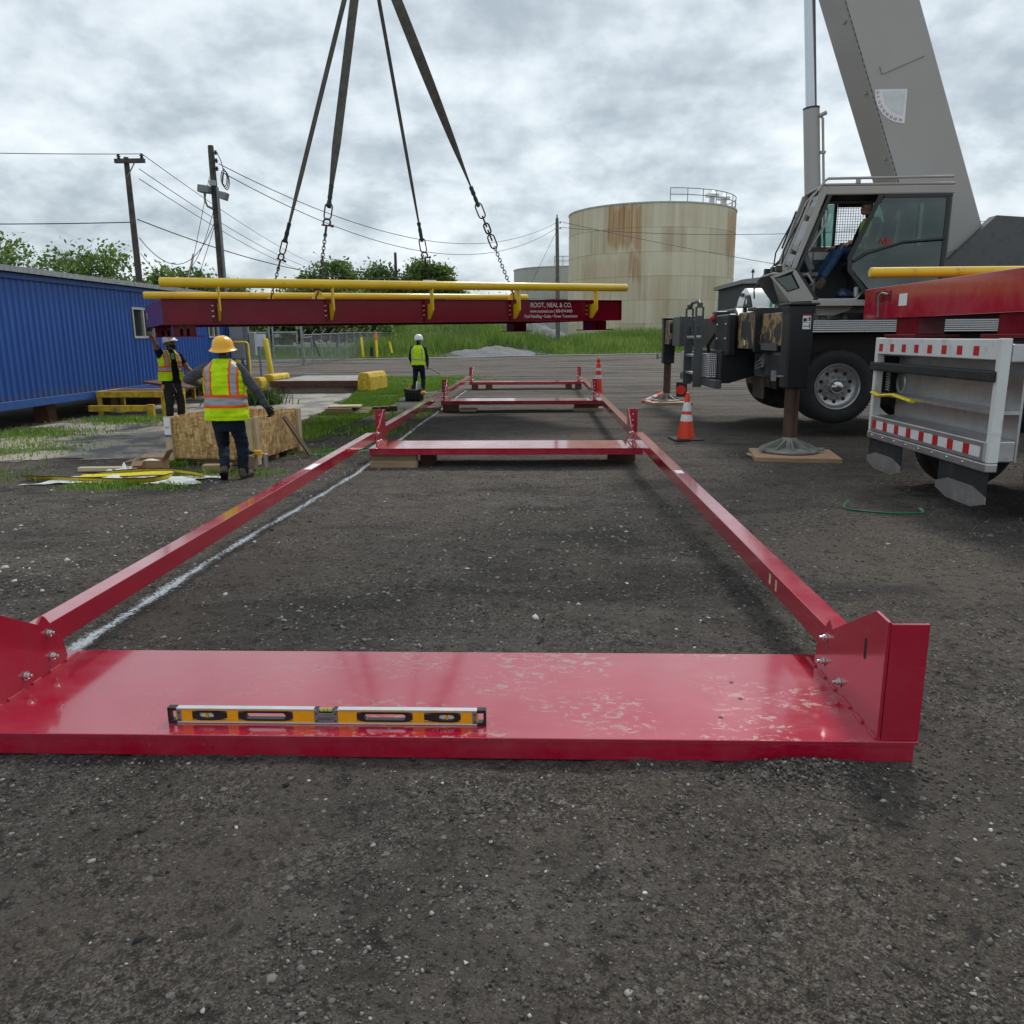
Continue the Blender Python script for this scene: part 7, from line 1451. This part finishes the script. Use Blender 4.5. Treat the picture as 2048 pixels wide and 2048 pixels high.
# ------------------------------------------------------------ crate and litter on the left
CC = V(-3.80, 10.50, .06); cr1 = V(-.99, .139, 0); cr2 = V(.139, .99, 0); CLn, CRt, CH = 1.27, 1.42, .60
ct = thing('wooden_crate', CC + cr1 * .6 + cr2 * .7 - V(0, 0, .06), 'open topped crate of strand board with pale corner posts', 'crate')
def cpan(name, o, u, L, z0, z1, t, mat, **k): mb = MB(); mb.prism([(0, z0), (L, z0), (L, z1), (0, z1)], o, u, (0, 0, 1), t); return mb.build(name, mat, ct, **k)
cpan('panel', CC + cr1 * .05, cr1, CLn - .1, .03, CH - .01, cr2 * .012, 'osb', bevel=.002); cpan('panel', CC + cr2 * .05, cr2, CRt - .1, .03, CH - .01, cr1 * .012, 'osb', bevel=.002)
cpan('panel', CC + cr2 * (CRt - .012) + cr1 * .05, cr1, CLn - .1, .03, CH - .01, cr2 * .012, 'osb'); cpan('panel', CC + cr1 * (CLn - .012) + cr2 * .05, cr2, CRt - .1, .03, CH - .01, cr1 * .012, 'osb')
cpan('floor_panel', CC + cr1 * .03 + V(0, 0, .03), cr1, CLn - .06, 0, .018, cr2 * (CRt - .04), 'osb')
for (a, b_) in ((0, 0), (CLn - .10, 0), (0, CRt), (CLn - .1, CRt)):
    cpan('corner_post', CC + cr1 * a + cr2 * (b_ - .040 if b_ == 0 else b_), cr1, .10, -.04, CH, cr2 * .038, 'timber_z', bevel=.004)
for (a, b_) in ((0, 0), (0, CRt - .10)): cpan('corner_post', CC - cr1 * .040 + cr2 * (b_ + (.0 if b_ else -.0)), cr2, .10, -.04, CH + .005, cr1 * .038, 'timber_z', bevel=.004)
for b_ in (.1, CRt / 2, CRt - .2): cpan('skid', CC + cr1 * .05 + cr2 * b_ - V(0, 0, .06), cr1, CLn - .1, 0, .085, cr2 * .09, 'timber', bevel=.004)
for (a, sh_) in ((CLn - .095, 0), (.30, .32)):
    p = CC + cr1 * a - cr2 * (.0415 if sh_ == 0 else .0015); mb = MB(); mb.prism([(0, .36 if not sh_ else .45), (.095, .36 if not sh_ else .45), (.095, CH - .01), (0, CH - .01)], p, cr1, (0, 0, 1), -cr2 * .001); pl = mb.build('paper_label', 'paper_white', ct)
    if not sh_: text_mesh('lettering', '#1', .055, 'ink_black', pl, p - cr2 * .0022 + cr1 * .075 + V(0, 0, .44), -cr1, (0, 0, 1), .0003)
for z in (.12, .33): mb = MB(); mb.prism([(0, z), (.10, z), (.10, z + .022), (0, z + .022)], CC + cr1 * (CLn - .10) - cr2 * .0412, cr1, (0, 0, 1), -cr2 * .001); mb.build('paint_mark', 'blue_trim', ct)
mb = MB(); mb.beam(V(-3.63, 11.28, .60), V(-3.30, 11.36, .03), .12, .025, (1, 0, 0)); solo('leaning_plank', 'timber_dark', mb, 'dark brown plank leaning against the crate\'s right side', 'plank', bevel=.003)
block(-4.33, -3.98, 10.02, 10.17, .01, .10, 'sawn timber block on the ground in front of the crate', 'timber', R(8), grp=None); block(-3.86, -3.70, 10.16, 10.32, .01, .19, 'grey upright block between the worker\'s legs', 'timber_old', 0, grp=None)
dl = thing('cordless_drill', (-3.78, 10.24, .19), 'yellow and black cordless drill on a block by the worker\'s legs', 'drill'); part('motor', 'tool_yellow', dl, lambda m: m.tube([(-3.90, 10.22, .235), (-3.80, 10.22, .235)], .038, 12), smooth=True); part('chuck', 'plastic_black', dl, lambda m: m.tube([(-3.80, 10.22, .235), (-3.74, 10.22, .235), (-3.72, 10.22, .235)], [.034, .028, .015], 12), smooth=True); part('grip', 'plastic_black', dl, lambda m: m.beam((-3.86, 10.22, .21), (-3.87, 10.30, .20), .04, .035), bevel=.008); part('battery', 'tool_yellow', dl, lambda m: m.box((-3.68, 10.27, .225), (.09, .07, .06)), bevel=.01)
mb = MB(); mb.lathe([(.035, 0), (.035, .17), (.025, .175)], (-3.60, 10.32, .03), (0, 0, 1), 12); solo('metal_can', 'alu', mb, 'small metal canister beside the crate\'s front corner post', 'can', smooth=True)
# cardboard box with open flaps
bxo = thing('cardboard_box', (-4.95, 9.95, .02), 'open brown cardboard box with white packing beside the crate', 'box', rz=R(6))
mb = MB(); w, d, h = .36, .26, .17
for (x0, x1, y0, y1) in ((-w / 2, w / 2, -d / 2, -d / 2 + .006), (-w / 2, w / 2, d / 2 - .006, d / 2), (-w / 2, -w / 2 + .006, -d / 2 + .0061, d / 2 - .0061), (w / 2 - .006, w / 2, -d / 2 + .0061, d / 2 - .0061)): mb.bx(x0, x1, y0, y1, 0, h)
mb.bx(-w / 2 + .007, w / 2 - .007, -d / 2 + .007, d / 2 - .007, .001, .006); mb.build('carton', 'cardboard', bxo, world=False)
for (o_, u_, v_) in ((V(w / 2, -d / 2, h), V(0, d, 0), V(.07, 0, .12)), (V(-w / 2, -d / 2, h), V(0, d, 0), V(-.13, 0, -.03)), (V(-w / 2, d / 2, h), V(w, 0, 0), V(0, .11, .03)), (V(-w / 2, -d / 2, h), V(w * .4, 0, 0), V(0, -.08, -.05))): mb = MB(); mb.prism([(0, 0), (1, 0), (.95, 1), (.05, 1)], o_, u_, v_, u_.cross(v_).normalized() * .004); mb.build('flap', 'cardboard', bxo, world=False)
def film(name, cx_, cy_, rx, ry, hgt, label, seed, mat='plastic_film', n=28, cat='plastic sheet'):
    u = np.linspace(-1, 1, n); gx, gy = np.meshgrid(u, u); r = np.sqrt(gx ** 2 + gy ** 2); X_ = cx_ + gx * rx * (1 + .25 * vnoise(gx, gy, .6, seed)); Y_ = cy_ + gy * ry * (1 + .25 * vnoise(gx, gy, .5, seed + 1))
    z = yard_h(X_, Y_) + .012 + hgt * np.clip(.5 + .5 * vnoise(X_, Y_, .12, seed + 2) + .4 * vnoise(X_, Y_, .05, seed + 3), 0, 1.4) * np.clip(1.15 - r * .8, .1, 1); i = (np.arange(n - 1)[:, None] * n + np.arange(n - 1)[None]).ravel()
    o = np_mesh(name, np.stack([X_.ravel() - cx_, Y_.ravel() - cy_, z.ravel()], 1), np.stack([i, i + 1, i + 1 + n, i + n], 1), mat, 4, True); o.location = (cx_, cy_, 0); return tag(o, label, cat)
film('plastic_sheet', -4.95, 9.28, .95, .30, .06, 'crumpled clear plastic sheet under the yellow sling', 91); film('plastic_wrap', -5.15, 9.75, .22, .14, .16, 'crumpled white plastic wrap heap left of the cardboard box', 95); film('packing_paper', -4.93, 9.96, .11, .08, .05, 'white packing paper in the cardboard box', 97, 'paper_white', 16, 'packing'); bpy.data.objects['packing_paper'].location.z = .13
mb = MB(); mb.box((-5.45, 9.98, .06), (.9, .09, .05), rotm(rz=R(3))); solo('pale_batten', 'timber_pale', mb, 'pale wooden batten lying behind the plastic wrap', 'batten', bevel=.003)
# yellow flat sling, looped on the plastic
def strap(name, pts, w, mat, label, cat, up=V(0, 0, 1), edge=None):
    pts = [Vector(p) for p in pts]; n = len(pts); sm = []
    for i in range(n - 1):
        p0, p1, p2, p3 = pts[max(i - 1, 0)], pts[i], pts[i + 1], pts[min(i + 2, n - 1)]
        for k in range(8): t = k / 8; sm.append(.5 * ((2 * p1) + (p2 - p0) * t + (2 * p0 - 5 * p1 + 4 * p2 - p3) * t * t + (3 * p1 - p0 - 3 * p2 + p3) * t ** 3))
    sm.append(pts[-1]); o = thing(name, sm[0], label, cat)
    for nm, m_, w0, w1, th_ in ((('webbing', mat, -w / 2, w / 2, .006),) + ((('edge_binding', edge, -w / 2 - .006, -w / 2 + .004, .009), ('edge_binding', edge, w / 2 - .004, w / 2 + .006, .009)) if edge else ())):
        vs = []; fs = []
        for i, p in enumerate(sm):
            d = (sm[min(i + 1, len(sm) - 1)] - sm[max(i - 1, 0)]).normalized(); s_ = d.cross(up); s_ = s_.normalized() if s_.length > 1e-4 else V(1, 0, 0); tl = (s_ + V(0, 0, .75 + .35 * math.sin(i * .07))).normalized(); nn = tl.cross(d).normalized()
            for (a, c_) in ((w0, -1), (w1, -1), (w1, 1), (w0, 1)): vs.append(p + tl * a + nn * th_ / 2 * c_)
            if i: k = 4 * i; fs += [(k - 4 + q, k - 4 + (q + 1) % 4, k + (q + 1) % 4, k + q) for q in range(4)]
        fs += [(3, 2, 1, 0), tuple(4 * (len(sm) - 1) + q for q in range(4))]; mb = MB(); mb.add(vs, fs); mb.build(nm, m_, o)
    return o
strap('webbing_sling', [(-6.2, 9.30, .07), (-5.6, 9.18, .07), (-5.0, 9.02, .08), (-4.55, 8.98, .09), (-4.33, 9.08, .12), (-4.36, 9.22, .13), (-4.6, 9.30, .12), (-5.0, 9.30, .10), (-5.45, 9.34, .08), (-5.55, 9.42, .07), (-5.3, 9.52, .09), (-4.95, 9.62, .10), (-4.6, 9.62, .10), (-4.25, 9.50, .09), (-4.05, 9.38, .08)], .075, 'strap_yellow', 'yellow flat lifting sling lying in loops on the plastic sheet', 'sling', edge='ink_black')
strap('steel_strapping', [(-3.35, 11.55, .03), (-3.1, 11.75, .05), (-2.75, 11.9, .06), (-2.55, 11.85, .04), (-2.9, 11.6, .02), (-3.3, 11.45, .02), (-3.0, 11.35, .02), (-2.65, 11.45, .02)], .022, 'strap_green', 'green packing strap coiled on the ground right of the crate', 'strap')
strap('steel_strapping', [(3.02, 7.75, .11), (2.90, 7.55, .10), (2.87, 7.36, .10), (3.0, 7.25, .10), (3.25, 7.17, .10), (3.45, 7.16, .11), (3.50, 7.32, .12)], .022, 'strap_green', 'bent green packing strap on the dark yard at the right', 'strap')
# timber pile and offcuts beside the grass
pl_ = [(-4.74, -4.17, 17.65, 17.85, 0, .15, 'front timber block of the small pile beside the grass', 'timber', 2), (-4.70, -4.1, 18.0, 18.2, 0, .14, 'rear timber block of the small pile beside the grass', 'timber_old', -4)]
for (a, b_, c_, d_, e_, f_, lb, mt, rz) in pl_: block(a, b_, c_, d_, e_, f_, lb, mt, R(rz), grp='small timber pile by the grass')
block(-4.72, -4.02, 17.75, 18.25, .152, .19, 'pale flat board on top of the small timber pile', 'timber_pale', R(5), 'plywood_offcut', 'small timber pile by the grass')
for k in range(4): block(-4.28, -3.80, 17.72 + .14 * k, 17.78 + .14 * k, .02 + .025 * k, .06 + .025 * k, ('lowest', 'second', 'third', 'topmost')[k] + ' pale stick poking out right of the small timber pile', 'timber_pale', R(14 - 5 * k), 'timber_stick', 'small timber pile by the grass')
for k in range(3): block(-3.92 + .20 * k, -3.74 + .20 * k, 18.7, 18.95, 0, .09 + .01 * k, ('left', 'middle', 'right')[k] + ' brown offcut in the row right of the timber pile', 'timber_dark', R(6 * k - 5), 'timber_offcut', 'offcuts beside the timber pile')
# black tool bag
bg_ = thing('tool_bag', (-3.38, 21.6, 0), 'black open tool bag with tools sticking out beside the left rail', 'tool bag'); part('bag', 'bag_black', bg_, lambda m: m.prism([(-.20, 0), (.20, 0), (.24, .34), (.10, .30), (-.12, .31), (-.24, .36)], (-3.38, 21.45, 0), (1, 0, 0), (0, 0, 1), (0, .32, 0)), bevel=.03)
for k in range(5): part('pocket', 'bag_black', bg_, lambda m: m.box((-3.54 + .08 * k, 21.43, .15), (.07, .05, .2)), bevel=.015)
for (x, h_, mt) in ((-3.50, .46, 'tool_yellow'), (-3.42, .44, 'ink_black'), (-3.30, .52, 'paper_white'), (-3.24, .48, 'alu')): part('tool_handle', mt, bg_, lambda m: m.tube([(x, 21.6, .2), (x + .03, 21.6, h_)], .026, 8), smooth=True)
idr = thing('impact_driver', (-3.05, 21.6, .0), 'yellow impact driver with long bit hanging on the tool bag', 'drill'); part('motor', 'tool_yellow', idr, lambda m: m.tube([(-3.16, 21.5, .22), (-3.04, 21.5, .23)], .055, 10), smooth=True); part('handle', 'plastic_black', idr, lambda m: m.beam((-3.12, 21.5, .20), (-3.13, 21.5, .02), .06, .05), bevel=.01); part('bit', 'bolt_zinc', idr, lambda m: m.tube([(-3.04, 21.5, .23), (-2.72, 21.5, .24)], .012, 8))
